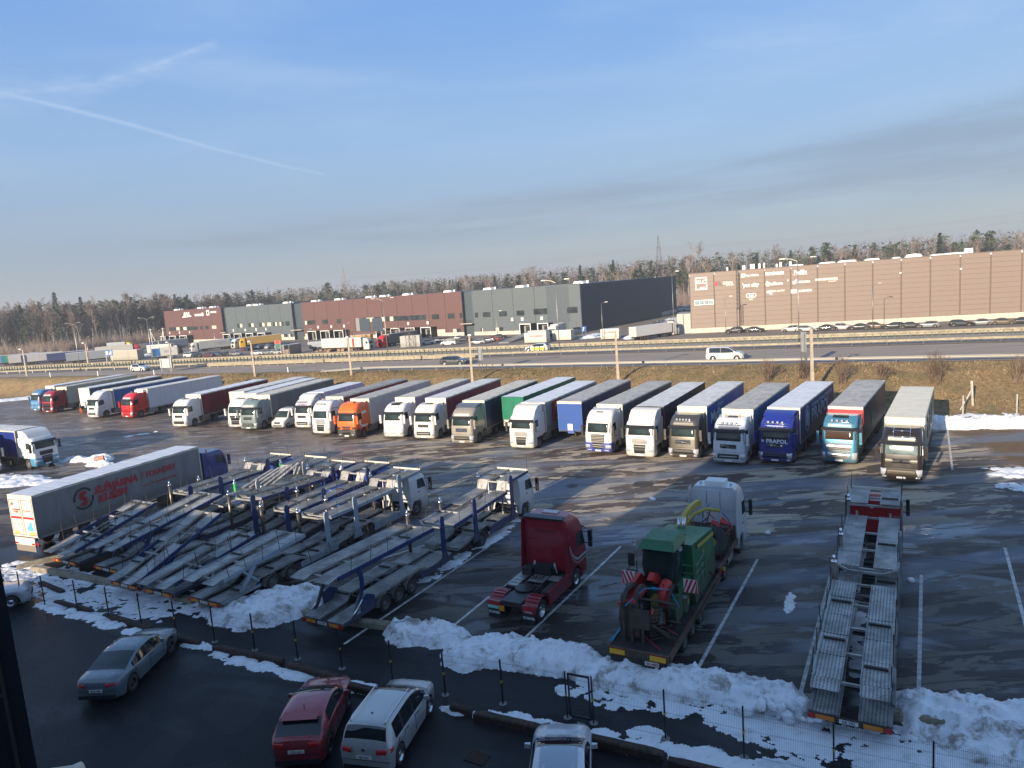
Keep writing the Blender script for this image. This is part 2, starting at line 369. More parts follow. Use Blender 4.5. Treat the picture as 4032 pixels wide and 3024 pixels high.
struct(b.obj('yard_asphalt', MYARD))
def line_on(name, f, z, w_, x0, x1, dash=None, mat=None, ramp=.45):
    b = MB(); L = 1/sqrt(1+ramp*ramp)
    x = x0
    while x < x1:
        ln = (dash[0] if dash else 12)*L; xe = min(x+ln, x1)
        b.add([(x, f(x)-w_/2, z), (xe, f(xe)-w_/2, z), (xe, f(xe)+w_/2, z), (x, f(x)+w_/2, z)], [(0, 1, 2, 3)], False)
        x = xe+(dash[1]*L if dash else 0)
    return struct(b.obj(name, mat or MPAINT))
line_on('road_marking', lambda x: y_near(x)+3.4, HZ+.005, .22, -260, 160)
line_on('road_marking', lambda x: y_near(x)+7.4, HZ+.005, .22, -260, 160, (6, 12))
line_on('road_marking', lambda x: y_near(x)+4.6, HZ+.005, .18, -260, -30, (3, 6))
line_on('road_marking', lambda x: y_mid(x)-2.0, HZ+.005, .18, -260, 160)
line_on('road_marking', lambda x: y_mid(x)+5.8, HZ+.005, .22, -260, 160, (4, 8))
line_on('road_marking', lambda x: y_far(x)-1.6, HZ+.005, .22, -260, 160)
# bay lines painted on the lorry park
U30 = Vector((sin(R(30)), cos(R(30)))); N30 = Vector((U30.y, -U30.x))
def bay_line(x0, y0, x1, y1, w_=.14):
    a, c = Vector((x0, y0)), Vector((x1, y1)); d = (c-a).normalized(); nn = Vector((d.y, -d.x))*w_/2
    nseg = max(1, int((c-a).length/1.1)); b = MB()
    for i in range(nseg):
        p = a+(c-a)*(i/nseg); q = a+(c-a)*((i+.985)/nseg); j = rnd.uniform(-.012, .012)
        b.add([(*(p-nn*(1+j*4)), .009), (*(p+nn), .009), (*(q+nn*(1+j*4)), .009), (*(q-nn), .009)], [(0, 1, 2, 3)], False)
    struct(b.obj('parking_line', MPAINT))
for L in ((18.9,32.2,12.9,22.1),(12.2,35.5,6.2,25.3),(5.5,38.7,-.3,28.9),(-1.9,33.4,-3.6,30.4),(-2.0,40.4,-8.3,29.6),(-5.9,41.3,-13.2,36.0),(24.6,34.6,20.0,26.8),(14.8,32.8,9.2,23.0),(38.0,61.0,30.5,48.3),(28.5,52.0,36.0,64.8)):
    bay_line(*L)

# ---- guard rails
MGALV = M('galvanised_steel', (.36, .345, .31), .42, .75, var=.15)
MDARKM = M('dark_steel', (.035, .036, .04), .5, .6)
def guard_rail(name, f, z, x0, x1, label, rails=(.62,), step=4.0, group=None, end_drop=0.0, post_h=.78, col=MGALV, side=-1, double=False):
    t = thing(name, label, 'guard rail', (x0, f(x0), z), 0, group); ox, oy = x0, f(x0)
    pm = MB().box(-.05, .05, -.06, .06, 0, post_h).mesh('post', MGALV)
    prof = [(-.0, -.155), (.05, -.12), (.055, -.07), (0, -.02), (0, .02), (.055, .07), (.05, .12), (0, .155)]
    for rz in rails:
        x = x0
        while x < x1-.1:
            xe = min(x+step*3, x1); b = MB(); rows = []
            for i in range(4):
                q = x+(xe-x)*i/3; dr = end_drop*max(0, 1-(q-x0)/9.0)
                rows.append([(q-ox, f(q)-oy+side*(.07+p[0]), rz-dr+p[1]) for p in prof])
            b.grid(rows, smooth=True)
            if double: b.grid([[(p[0], p[1]-side*.3, p[2]) for p in r_] for r_ in rows], smooth=True)
            b.obj('rail_beam', col, t, fix=False); x = xe
    x = x0+.5
    while x < x1:
        link('post', pm, t, (x-ox, f(x)-oy, -end_drop*.5*max(0, 1-(x-x0)/9.0))); x += step
    return t
guard_rail('guard_rail', y_near, HZ, -32, 90, 'grey steel guard rail along the near edge of the highway above the grassy bank', (.62,), 4.0, end_drop=.55, col=M('rail_grey', (.30, .29, .26), .55, .4))
GR2 = M('weathered_rail', (.31, .27, .195), .65, .2, var=.2)
guard_rail('guard_rail', lambda x: y_mid(x)-.1, HZ, -200, 90, 'yellowish steel median guard rail carrying the green glare posts', (.62,), 4.0, col=GR2, double=True)
guard_rail('guard_rail', lambda x: y_far(x)+.3, HZ, -200, 100, 'yellowish steel guard rail along the far edge of the highway before the parked cars', (.62, .30), 4.0, col=GR2)
guard_rail('guard_rail', lambda x: y_mid(x)-1.9, HZ, -62, -6, 'short doubled guard rail in front of the median rail at centre left', (.66, .36), 2.0, col=GR2)
# green glare posts on the median
t = thing('glare_screen', 'row of short green glare posts standing on the median guard rail', 'glare screen', (-200, y_mid(-200), HZ))
MGRN = M('glare_green', (.06, .13, .10), .55, var=.15)
gm = MB().box(-.045, .045, -.10, .10, .55, 1.62).mesh('slat', MGRN)
i = 0; x = 92.0; far_b = MB()
while x > -200:
    yv = y_mid(x)+.12
    if i < 298: link('slat', gm, t, (x+200, yv-y_mid(-200), 0), (rnd.uniform(-.03, .03), rnd.uniform(-.05, .05), R(-25)))
    else: far_b.box(x+200-.04, x+200+.04, yv-y_mid(-200)-.08, yv-y_mid(-200)+.08, .55, 1.62)
    x -= .82; i += 1
o = far_b.obj('slat_row', MGRN, t)
if o: o['kind'] = 'stuff'

# ---- concrete and steel lamp posts
MCONC = M('concrete_post', (.40, .34, .27), .9, var=.2, vscale=2)
def lamp_pole(x, y, zb, h, label, lean=0.0):
    t = thing('lamp_post', label, 'lamp post', (x, y, zb), 0, 'concrete lamp posts along the foot of the bank'); t.rotation_euler[1] = lean
    MB().hexa([(-.17,-.14,0),(.17,-.14,0),(.17,.14,0),(-.17,.14,0),(-.11,-.09,h),(.11,-.09,h),(.11,.09,h),(-.11,.09,h)]).obj('pole', MCONC, t)
    b = MB(); b.beam((0, -.05, h-.1), (.1, -.7, h+.12), .05, .05); b.obj('bracket', MDARKM, t)
    b = MB(); b.box(-.14, .30, -1.1, -.55, h+.05, h+.24); b.obj('lamp_head', M('lamp_white', (.75, .75, .72), .4), t)
PL = [(-107.5,157.6,'leftmost concrete lamp post beside the blue cab lorry'),(-96.5,162.5,'second concrete lamp post from the left behind the lorry row'),(-67.5,141.5,'third concrete lamp post from the left, by the highway sign back'),(-44.3,122.3,'fourth concrete lamp post from the left above the white refrigerated trailer'),(-25.6,113.2,'fifth concrete lamp post from the left behind the lilac box lorry'),(-5.5,98.0,'concrete lamp post near the dark estate car on the highway'),(13.4,88.5,'concrete lamp post behind the dark blue corrugated trailer'),(32.0,74.6,'rightmost concrete lamp post behind the white lettered blue trailer')]
ZT = {0: 9.05, 1: 9.2, 2: 8.9, 3: 8.85, 4: 8.85, 5: 8.75, 6: 8.6, 7: 8.5}
for i, (x, yv, lb) in enumerate(PL):
    w_ = bank_w(x); tt = min(max((yv-(y_near(x)-w_))/(w_-.8), 0), 1); zb = HZ*(tt*tt*(3-2*tt))
    lamp_pole(x, yv, zb-.1, ZT[i]-zb, lb, R(rnd.uniform(-.6, .8)))

# ---- snow
def snow(blobs, hmax, cell, mat, label=None, cat='snow', seed=0.0, rough=.6, name='snow_patch', thr=.0, chunk=0.0, kind='stuff', base=.006, rotz=-30, zf=None):
    ca, sa = cos(R(rotz)), sin(R(rotz))
    x0 = min(q[0]-max(q[2], q[3])*1.25 for q in blobs); x1 = max(q[0]+max(q[2], q[3])*1.25 for q in blobs)
    y0 = min(q[1]-max(q[2], q[3])*1.25 for q in blobs); y1 = max(q[1]+max(q[2], q[3])*1.25 for q in blobs)
    nx, ny = int((x1-x0)/cell)+2, int((y1-y0)/cell)+2; H = {}
    for i in range(nx):
        for j in range(ny):
            x, yv = x0+i*cell, y0+j*cell; f = -1
            for q in blobs:
                dx, dy = x-q[0], yv-q[1]
                if abs(dx) > 1.3*max(q[2], q[3]) or abs(dy) > 1.3*max(q[2], q[3]): continue
                a = R(q[4]) if len(q) > 4 else 0.0; c_, s_ = cos(a), sin(a)
                u, v = (dx*s_+dy*c_)/q[2], (dx*c_-dy*s_)/q[3]      # u along azimuth a
                g = (1-(u*u+v*v))*(q[5] if len(q) > 5 else 1.0)
                f = max(f, g)
            if f < -.9: continue
            nz = fbm(x+seed, yv, .9, 5)*rough+fbm(x+seed, yv+50, 3.1, 3)*rough*.35
            h = f+nz-thr
            if hmax < .2: h -= 1.3*max(0, fbm(x*.8, yv, 2.6, 3, 9.0)-.02)
            if h > 0:
                hh = hmax*(1-math.exp(-h*1.9))*(1+.30*fbm(x, yv+seed, 1.7, 4))
                if chunk: hh += chunk*max(0, fbm(x*1.0, yv, 3.3, 3, 5.0))*min(1, h*3)
                H[(i, j)] = max(hh, .004)
    b = MB(); idx = {}
    def vid(i, j):
        if (i, j) not in idx:
            x, yv = x0+i*cell+rnd.uniform(-.3, .3)*cell, y0+j*cell+rnd.uniform(-.3, .3)*cell; h = H.get((i, j), 0)
            idx[(i, j)] = len(b.v); b.v.append((x, yv, (zf(x, yv) if zf else 0)+base+h))
        return idx[(i, j)]
    for (i, j) in list(H):
        if (i+1, j) in H or (i, j+1) in H or (i+1, j+1) in H:
            b.f.append([vid(i, j), vid(i+1, j), vid(i+1, j+1), vid(i, j+1)]); b.mi.append(0); b.sm.append(True)
    # close the left and lower rims so every snow cell has a skirt
    for (i, j) in list(H):
        for (di, dj) in ((-1, 0), (0, -1), (-1, -1)):
            q = (i+di, j+dj)
            if q not in H and not any(((q[0]+a, q[1]+c) in H and q == (i+di, j+dj)) and False for a, c in ((0, 0),)):
                b.f.append([vid(q[0], q[1]), vid(q[0]+1, q[1]), vid(q[0]+1, q[1]+1), vid(q[0], q[1]+1)]); b.mi.append(0); b.sm.append(True)
    o = b.obj(name, mat, fix=False)
    if o and kind: o['kind'] = kind
    if o and label: o['label'] = label; o['category'] = cat
    return o
def seen_faces(o):                                   # drop doubled faces
    bm = bmesh.new(); bm.from_mesh(o.data); seen = set(); dead = []
    for f in bm.faces:
        k = tuple(sorted(v.index for v in f.verts))
        if k in seen: dead.append(f)
        seen.add(k)
    bmesh.ops.delete(bm, geom=dead, context='FACES'); bm.normal_update()
    for f in bm.faces:
        if f.normal.z < 0: f.normal_flip()
    bm.to_mesh(o.data); bm.free()
piles = []
piles.append(snow([(-12.9, 33.9, 2.0, 2.3, 110, 1), (-11.6, 34.5, 1.4, 1.4, 0, .9), (-14.2, 33.6, 1.5, 1.5, 0, .7)], .72, .085, MSNOWD, 'rounded heap of dirty snow beside the low blue car trailer', seed=3, rough=.35, name='snow_heap', chunk=.10))
piles.append(snow([(-5.6, 30.2, 1.2, .9, 0, .8), (-4.2, 29.7, 1.5, 1.0, 116, 1), (-2.6, 28.0, 1.3, 1.3, 116, .8), (-.9, 27.7, 2.1, 1.25, 116, 1.25), (1.2, 26.9, 2.0, 1.2, 116, 1.2), (3.3, 25.5, 2.2, 1.15, 116, 1.0), (5.4, 24.6, 2.2, 1.15, 116, 1.05), (7.2, 23.8, 2.1, 1.15, 116, 1.0), (8.6, 23.1, 1.2, 1.0, 116, .9)], .54, .085, MSNOWD, 'long ridge of dirty ploughed snow between the fence gate and the low loader', seed=11, rough=.38, name='snow_heap', chunk=.22))
piles.append(snow([(13.0, 21.9, 1.2, 1.0, 116, .8), (14.3, 21.2, 1.9, 1.3, 116, 1.2), (16.2, 20.2, 2.2, 1.5, 116, 1.2), (14.2, 20.0, 2.6, 1.2, 116, .5), (17.8, 19.2, 2.0, 1.8, 116, 1.1)], .58, .09, MSNOWD, 'heap of dirty snow right of the silver car transporter tail', seed=23, rough=.36, name='snow_heap', chunk=.2))
piles.append(snow([(38.0, 61.0, 3.2, 1.3, 116, 1), (41.8, 60.0, 3.2, 1.4, 112, 1.1), (45.5, 58.3, 3.4, 1.4, 116, 1.2), (50, 57, 4, 1.6, 116, 1.2), (36.2, 61.6, 2.0, 1.0, 116, .8)], .95, .14, MSNOW, 'bright sunlit ridge of snow at the foot of the grassy bank on the right', seed=31, rough=.3, name='snow_heap', chunk=.15))
def bankz(x, yv):
    w_ = bank_w(x); t_ = min(max((yv-(y_near(x)-w_))/(w_-.8), 0), 1); return HZ*(t_*t_*(3-2*t_))
piles.append(snow([(38.6, 64.3, 3.5, 1.8, 116, .8), (43.5, 62.8, 3.5, 1.7, 116, .8), (48.5, 60.8, 3.5, 1.7, 116, .8)], .07, .14, MSNOW, None, seed=41, rough=1.0, thr=.15, zf=bankz, base=.03))
piles.append(snow([(33.0, 46.2, .8, 1.2, 20), (32.0, 43.6, 1.0, 1.5, 30), (34.5, 47.0, 1.0, 2.0, 30)], .10, .09, MSNOW, None, seed=45, rough=.8, thr=.15))
piles.append(snow([(-29.5, 41.0, 2.4, .9, 116, .7), (-26.5, 38.9, 2.8, 1.5, 116, .9), (-23.0, 37.2, 2.8, 1.6, 116, 1), (-19.8, 35.5, 2.8, 1.5, 116, 1), (-17.0, 34.4, 1.4, .8, 116, .8), (-28.0, 40.8, 2.0, 1.0, 116, .5), (-31.2, 42.9, 1.6, .5, 116, .9)], .06, .075, MSNOW, None, seed=51, rough=1.05, thr=.18))
piles.append(snow([(-31.8, 41.0, 3.0, 2.0, 116, .7), (-28.9, 38.3, 2.2, 1.0, 116, .8), (-25.0, 36.0, 2.2, .55, 116, 1), (-21.5, 34.0, 2.6, .6, 116, 1), (-18.2, 32.1, 2.0, .5, 116, 1), (-15.3, 30.6, 1.8, .30, 116, .8), (-12.2, 28.7, 2.0, .45, 116, 1), (-9.9, 27.4, 1.4, .35, 116, .9), (-7.2, 26.1, 2.0, .42, 116, 1), (-4.6, 24.8, 1.8, .35, 116, .8), (-3.0, 24.0, 1.2, .3, 116, .8)], .12, .06, MSNOW, None, seed=61, rough=.85, thr=.12))
piles.append(snow([(-.2, 23.0, 2.0, .35, 116, .8), (2.2, 21.7, 2.4, .5, 116, 1), (4.9, 20.6, 2.6, .55, 116, 1), (8.0, 19.2, 2.8, .8, 116, 1)], .10, .06, MSNOW, None, seed=67, rough=.8, thr=.15))
piles.append(snow([(2.6, 23.9, 1.3, .5, 116, .8), (4.8, 23.2, 1.5, .6, 116, .9), (6.8, 22.4, 1.5, .9, 116, 1), (8.4, 21.3, 2.2, 1.3, 116, 1.1), (10.6, 20.1, 2.4, 1.2, 116, 1.1), (13.0, 19.0, 2.6, 1.3, 116, 1.1), (15.8, 17.8, 3, 1.6, 116, 1.1), (3.6, 22.0, .5, .35, 116, .8), (1.5, 24.6, .7, .35, 116, .7)], .07, .065, MSNOW, None, seed=71, rough=1.05, thr=.10))
piles.append(snow([(-48.2, 66.8, 3.6, 2.0, 120, 1), (-44.0, 65.2, 3.0, .9, 110, .7), (-51.5, 68.5, 2.5, 1.6, 110, 1)], .22, .14, MSNOW, None, seed=81, rough=.7, thr=.1))
piles.append(snow([(-44.4, 73.9, 1.7, 1.1, 110, 1.1), (-42.6, 71.2, 1.8, .7, 110, .7), (-47.0, 74.5, 2.2, .8, 100, .6)], .65, .12, MSNOWD, 'small dirty heap of snow beside the pink stone block', seed=85, rough=.5, name='snow_heap'))
piles.append(snow([(-1.6, 41.9, 2.6, .5, 30, 1), (-3.9, 38.4, 1.9, .45, 30, .8), (-.2, 44.9, 1.0, .4, 30, .7), (-5.5, 36.0, 1.0, .3, 60, .7), (11.9, 30.5, 1.0, .22, 30, .8), (13.6, 27.6, 1.8, .28, 30, .8), (12.6, 25.6, 1.6, .25, 30, .9), (9.0, 47.0, .3, .2, 0, .8)], .10, .07, MSNOW, None, seed=91, rough=.9, thr=.12))
piles.append(snow([(-47, 88, 2.2, .35, 60, .5), (-95, 140, 12, 3, 80, 1), (-120, 150, 14, 3, 100, 1)], .25, .3, MSNOW, None, seed=97, rough=1.0, thr=.2))
for o in piles:
    if o: seen_faces(o)
# loose lumps of snow broken off the ridge
MLUMP = MSNOW
def lump(r, s):
    me = bmesh.new(); bmesh.ops.create_icosphere(me, subdivisions=2, radius=r)
    for v in me.verts: v.co *= 1+.35*mn.noise(v.co*3.2/r+Vector((s, 0, 0))); v.co.z *= .7
    m_ = bpy.data.meshes.new('lump'); me.to_mesh(m_); me.free(); m_.materials.append(MLUMP); return m_
LM = [lump(.16, i*7.7) for i in range(4)]
for i in range(26):
    a = rnd.random(); cx_, cy_ = 6.2+a*2.9, 23.3-a*1.5; s_ = rnd.uniform(.5, 1.6)
    o = link('snow_lump', LM[i % 4], None, (cx_+rnd.uniform(-.3, .3), cy_+rnd.uniform(-.5, .35), rnd.uniform(.18, .62)), (rnd.random()*6, rnd.random()*6, rnd.random()*6)); o.scale = (s_,)*3
    tag(o, 'broken lump of snow on the front slope of the long ridge near the transporter tail', 'snow lump', 'snow lumps on the ridge')
for i, (x, yv, lb) in enumerate([(6.95, 21.6, 'small white snow lump lying on bare asphalt behind the fence'), (9.85, 22.3, 'snow lump beside the timber end left of the silver transporter tail'), (18.05, 31.6, 'small snow lump on the asphalt in the middle bay right of the transporter'), (14.0, 38.9, 'small snow lump on the open asphalt right of the silver tractor cab')]):
    o = link('snow_lump', LM[i], None, (x, yv, .08)); tag(o, lb, 'snow lump')

# ---- timber and concrete wheel stops
def stop(x0, y0, x1, y1, w_, h, mat, label, group, name, z=.0):
    a, c = Vector((x0, y0, 0)), Vector((x1, y1, 0)); L = (c-a).length; mid = (a+c)/2; rz = atan2((c-a).y, (c-a).x)
    b = MB(); n_ = 10; rows = []
    for i in range(n_+1):
        q = -L/2+L*i/n_; j = [rnd.uniform(-.012, .012) for _ in range(8)]; k_ = .82 if i in (0, n_) else 1
        ch = .05
        rows.append([(q, -w_/2*k_+j[0], 0), (q, -w_/2*k_+j[1], h-ch), (q, -w_/2*k_+ch, h*k_+j[2]*.5), (q, w_/2*k_-ch, h*k_+j[3]*.5), (q, w_/2*k_+j[4], h-ch), (q, w_/2*k_+j[5], 0)])
    b.grid(rows, closed=True, smooth=False); b.add(rows[0], [list(range(6))], False); b.add(rows[-1], [list(range(6))], False)
    o = b.obj(name, mat, None, (mid.x, mid.y, z), (0, 0, rz)); return tag(o, label, 'wheel stop', group)
MTIM = M('creosoted_timber', (.055, .032, .020), .8, var=.45, vscale=6, bump=.5, bscale=12)
MTIML = M('grey_timber', (.26, .225, .165), .85, var=.3, vscale=4, bump=.4, bscale=12)
for i, s_ in enumerate([(-28.3,39.6,-25.9,37.9,.3,.2),(-25.5,36.6,-22.6,35.0,.28,.2),(-21.6,34.4,-18.3,32.45,.3,.22),(-17.6,31.75,-15.1,30.5,.34,.26),(-14.2,30.0,-10.6,28.3,.32,.25),(-10.2,27.9,-7.9,26.6,.34,.28),(-7.7,26.2,-4.3,24.5,.32,.26),(-3.1,24.1,-2.35,23.7,.3,.25),(-2.2,23.45,.1,22.3,.34,.3),(1.0,21.95,3.9,20.5,.34,.3),(4.0,20.3,8.0,18.2,.3,.26)]):
    stop(*s_, MTIM, ['first','second','third','fourth','fifth','sixth','seventh','short eighth','ninth','tenth','eleventh'][i]+' dark timber beam from the left in the row before the wire fence', 'dark timber wheel stops', 'timber_beam')
for i, (s_, lb) in enumerate([((-31.5,42.3,-27.3,45.2,.34,.3), 'long weathered timber beam running back beside the lettered grey trailer'), ((-30.3,42.05,-21.3,37.45,.4,.3), 'long sunlit timber beam behind the leftmost transporter tails'), ((-16.9,34.9,-14.6,33.9,.36,.28), 'timber beam under the tail of the third transporter'), ((-18.9,36.0,-17.4,35.2,.36,.26), 'short timber beam between two transporter tails by the snow'), ((-11.0,33.0,-10.0,32.0,.4,.3), 'pointed timber beam left of the low blue car trailer tail'), ((-8.6,31.6,-5.6,30.45,.42,.3), 'pale timber beam between the low blue car trailer and the snow ridge'), ((8.5,23.35,9.7,22.75,.4,.3), 'timber beam left of the silver transporter tail at the end of the snow ridge'), ((11.35,22.0,12.1,21.6,.4,.3), 'pale concrete stop right of the silver transporter tail'), ((12.5,21.4,13.6,20.85,.42,.32), 'timber beam with a cut end poking into the right snow heap')]):
    stop(*s_, MTIML, lb, 'pale timber wheel stops', 'timber_beam')
# covers and a drain grate
def cover(x, y, r, label, grate=False):
    if grate:
        t = thing('drain_grate', label, 'drain grate', (x, y, .006), R(-30)); MB().box(-.33, .33, -.24, .24, .0, .012).obj('pit', M('black_pit', (.004, .004, .004), .9), t)
        bm_ = MB().box(-.02, .02, -.22, .22, .006, .03).mesh('bar', M('rusty_iron', (.09, .05, .035), .7, .5))
        for i in range(9): link('bar', bm_, t, (-.28+i*.07, 0, 0))
        f = MB(); f.box(-.37, .37, -.28, -.24, 0, .03); f.box(-.37, .37, .24, .28, 0, .03); f.box(-.37, -.33, -.24, .24, 0, .03); f.box(.33, .37, -.24, .24, 0, .03); f.obj('frame', M('rusty_iron', (.09, .05, .035), .7, .5), t)
    else:
        o = MB().cyl((0, 0, .008), r, .012, n=24).obj('manhole_cover', MDARKM, None, (x, y, .006)); tag(o, label, 'manhole cover')
cover(3.9, 51.4, .45, 'small dark manhole cover on the open asphalt in front of the lorries'); cover(9.1, 50.5, .75, 'larger dark oval manhole cover between the lorries and the silver tractor')
cover(-2.05, 21.3, 0, 'rusty rectangular drain grate beside the silver minivan', True)
# pink stone block and litter
o = MB().hexa([(-.5,-.4,0),(.5,-.45,0),(.55,.4,0),(-.5,.45,0),(-.42,-.35,.75),(.45,-.38,.85),(.42,.36,.8),(-.45,.38,.7)]).obj('stone_block', M('pink_stone', (.50, .27, .19), .9, var=.35, vscale=3, bump=.6, bscale=5), None, (-43.2, 72.0, 0), (0, 0, .4)); tag(o, 'pinkish stone block half buried in a snow heap by the left lorries', 'stone block')
# ------------------------------------------------------------------ the building the picture is taken from (it shades the foreground)
MNAVY = M('dark_cladding', (.020, .022, .030), .45, var=.15)
own = thing('office_building', 'dark clad corner of the tall building at the left edge, beside the viewer', 'building', (0, 0, 0))
dS, nS = Vector((sin(R(37)), cos(R(37)), 0)), Vector((cos(R(37)), -sin(R(37)), 0))
def own_block(s0, s1, h0, h1, back=14, off=-1.5):
    p0 = nS*s0+dS*(.186*s0+off); p1 = nS*s1+dS*(.186*s1+off); q = Vector((-.446, -.895, 0))*back
    b = MB(); b.hexa([(p0.x,p0.y,0),(p1.x,p1.y,0),(p1.x+q.x,p1.y+q.y,0),(p0.x+q.x,p0.y+q.y,0),(p0.x,p0.y,h0),(p1.x,p1.y,h1),(p1.x+q.x,p1.y+q.y,h1),(p0.x+q.x,p0.y+q.y,h0)])
    b.obj('wall', MNAVY, own)
own_block(-47.8, -21.35, 10.9, 11.3); own_block(-21.3, -13.3, 18.6, 18.6); own_block(-13.25, 34, 15.15, 15.6)
# dark corner with joints, left of the viewer
cxn = MB(); cxn.hexa([(-4.6,2.2,6),(-1.69,2.2,6),(-1.95,2.52,6),(-4.6,3.0,6),(-4.6,2.2,15.6),(-1.69,2.2,15.6),(-1.95,2.52,15.6),(-4.6,3.0,15.6)]).obj('corner_wall', MNAVY, own)
MJ = M('joint_trim', (.12, .12, .11), .4, .6)
MB().box(-1.752, -1.744, 2.19, 2.199, 6, 14.16).obj('trim', MJ, own)
for zc in (12.6, 13.3, 14.0): MB().box(-4.6, -1.753, 2.19, 2.199, zc-.004, zc+.004).obj('trim', MJ, own)
t = thing('wall_lamp', 'cream wall lamp head at the bottom edge left of centre', 'lamp', (-1.60, 2.2, 13.70))
MB().lathe([(-.06, .0), (-.055, .022), (.02, .026), (.045, .035), (.05, .03), (.05, 0)], 14, 'x').obj('lamp_body', M('cream_plastic', (.66, .62, .50), .5), t)
MB().box(-.04, -.01, -.2, .0, -.06, -.02).obj('bracket', M('cream_plastic', (.66, .62, .50), .5), t)

# ------------------------------------------------------------------ wire fence with posts, and its gate
MFEN = M('fence_black', (.012, .013, .017), .45, var=.2)
MYEL = M('yellow_band', (.62, .36, .03), .5)
FP = [(-32.2,39.5),(-29.95,38.35),(-27.7,37.15),(-25.85,36.25),(-23.5,35.25),(-21.15,34.0),(-18.95,32.9),(-16.7,31.7),(-14.5,30.75),(-10.05,28.6),(-7.9,27.55),(-5.6,26.25),(-3.4,25.05),(-1.2,24.2)]
FP.insert(9, (-12.28, 29.68))
fence = thing('wire_fence', 'long black wire mesh fence with yellow banded posts left of the gate', 'fence', (FP[0][0], FP[0][1], 0))
fence2 = thing('wire_fence', 'black wire mesh fence with yellow banded posts right of the gate', 'fence', (1.95, 22.65, 0))
FP2 = [(4.2, 21.55), (6.4, 20.35), (8.7, 19.2), (11.0, 18.1), (13.3, 17.0), (15.6, 15.8)]
post_me = MB().box(-.024, .024, -.024, .024, 0, 1.75).mesh('post', MFEN); base_me = MB().cyl((0, 0, .01), .15, .02, n=12).mesh('foot', M('concrete_grey', (.22, .21, .20), .9))
band_me = MB().box(-.031, .031, -.031, .031, .84, .93).mesh('band', MYEL)
def fpost(t, x, y):
    o = t.location; p = link('post', post_me, t, (x-o.x, y-o.y, 0), (0, 0, R(-26.5))); link('band', band_me, p); link('foot', base_me, p)
def fpanel(t, a, c):
    o = t.location; a, c = Vector((a[0]-o.x, a[1]-o.y, 0)), Vector((c[0]-o.x, c[1]-o.y, 0)); L = (c-a).length; d = (c-a)/L; b = MB()
    n = int((L-.1)/.05); sd_ = Vector((-d.y, d.x, 0))
    for i in range(n+1):
        p = a+d*(.05+(L-.1)*i/n); w2 = .0026
        b.add([p-d*w2+Vector((0,0,.06)), p+d*w2+Vector((0,0,.06)), p+d*w2+Vector((0,0,1.70)), p-d*w2+Vector((0,0,1.70))], [(0, 1, 2, 3)], False)
        b.add([p-sd_*w2+Vector((0,0,.06)), p+sd_*w2+Vector((0,0,.06)), p+sd_*w2+Vector((0,0,1.70)), p-sd_*w2+Vector((0,0,1.70))], [(0, 1, 2, 3)], False)
    for z in (.1, .5, .95, 1.4, 1.62): b.beam(a+d*.04+Vector((0, 0, z)), a+d*(L-.04)+Vector((0, 0, z)), .004, .005)
    o_ = b.obj('wire_panel', M('wire_coat', (.05, .056, .07), .4), t, fix=False)
for i, p in enumerate(FP):
    fpost(fence, *p)
    if i+1 < len(FP): fpanel(fence, p, FP[i+1])
fpost(fence, 1.08, 23.08); fpanel(fence, FP[-1], (1.08, 23.08))
prev = (1.95, 22.65); fpost(fence2, *prev)
for p in FP2: fpost(fence2, *p); fpanel(fence2, prev, p); prev = p
g = thing('wire_gate', 'closed black framed wire gate in the middle of the fence', 'gate', (1.08, 23.08, 0), atan2(22.65-23.08, 1.95-1.08))
GW = hypot(.87, .43)
fr = MB(); fr.box(.09, .14, -.03, .03, .1, 1.72); fr.box(GW-.12, GW-.07, -.03, .03, .1, 1.72); fr.box(.14, GW-.12, -.03, .03, 1.66, 1.72); fr.box(.14, GW-.12, -.03, .03, .1, .16); fr.obj('gate_frame', MFEN, g)
b = MB()
for i in range(15): b.box(.16+i*.046, .164+i*.046, -.002, .002, .16, 1.66)
for z in (.4, .8, 1.2, 1.5): b.box(.14, GW-.12, .003, .008, z, z+.006)
b.obj('wire_infill', MFEN, g)
t = thing('tripod_stand', 'thin grey tripod stand behind the leftmost fence posts', 'stand', (-28.9, 37.6, 0)); b = MB()
for a in (0, 2.1, 4.2): b.beam((0, 0, 1.3), (.42*cos(a), .42*sin(a), 0), .04, .04)
b.beam((.28, 0, .45), (-.14, .25, .45), .03, .03); b.beam((.28, 0, .45), (-.14, -.25, .45), .03, .03)
b.obj('leg_frame', MDARKM, t); MB().box(-.09, .09, -.06, .06, 1.3, 1.46).obj('head', M('lamp_white', (.75, .75, .72), .4), t)
# old wire fence posts at the foot of the bank
MPOST = M('bleached_post', (.46, .43, .37), .9, var=.2)
for i, (x, yv, h, lb) in enumerate([(41.5, 64.3, 2.0, 'slim pale fence post in snow at the right, nearest the lorry shadow'), (45.0, 62.2, 2.2, 'slim pale fence post in the snow farther right'), (20.3, 82.6, 1.6, 'short post behind the grey curtain trailer roofs'), (-6.8, 95.6, 1.6, 'short post behind the lilac trailer roofs'), (-38.0, 112.5, 1.5, 'short post behind the dark red trailer')]):
    o = MB().box(-.04, .04, -.04, .04, 0, h).obj('fence_post', MPOST, None, (x, yv, 0)); tag(o, lb, 'post', 'posts at the foot of the bank')
t = thing('braced_post', 'braced wooden post pair with a diagonal strut at the foot of the bank', 'post', (44.2, 67.0, .3)); b = MB()
b.beam((0, 0, -.2), (-.1, .1, 2.5), .14, .14); b.obj('upright', MPOST, t); b = MB(); b.beam((-1.7, -.6, -.3), (-.05, .05, 1.7), .08, .08); b.obj('strut', MPOST, t)
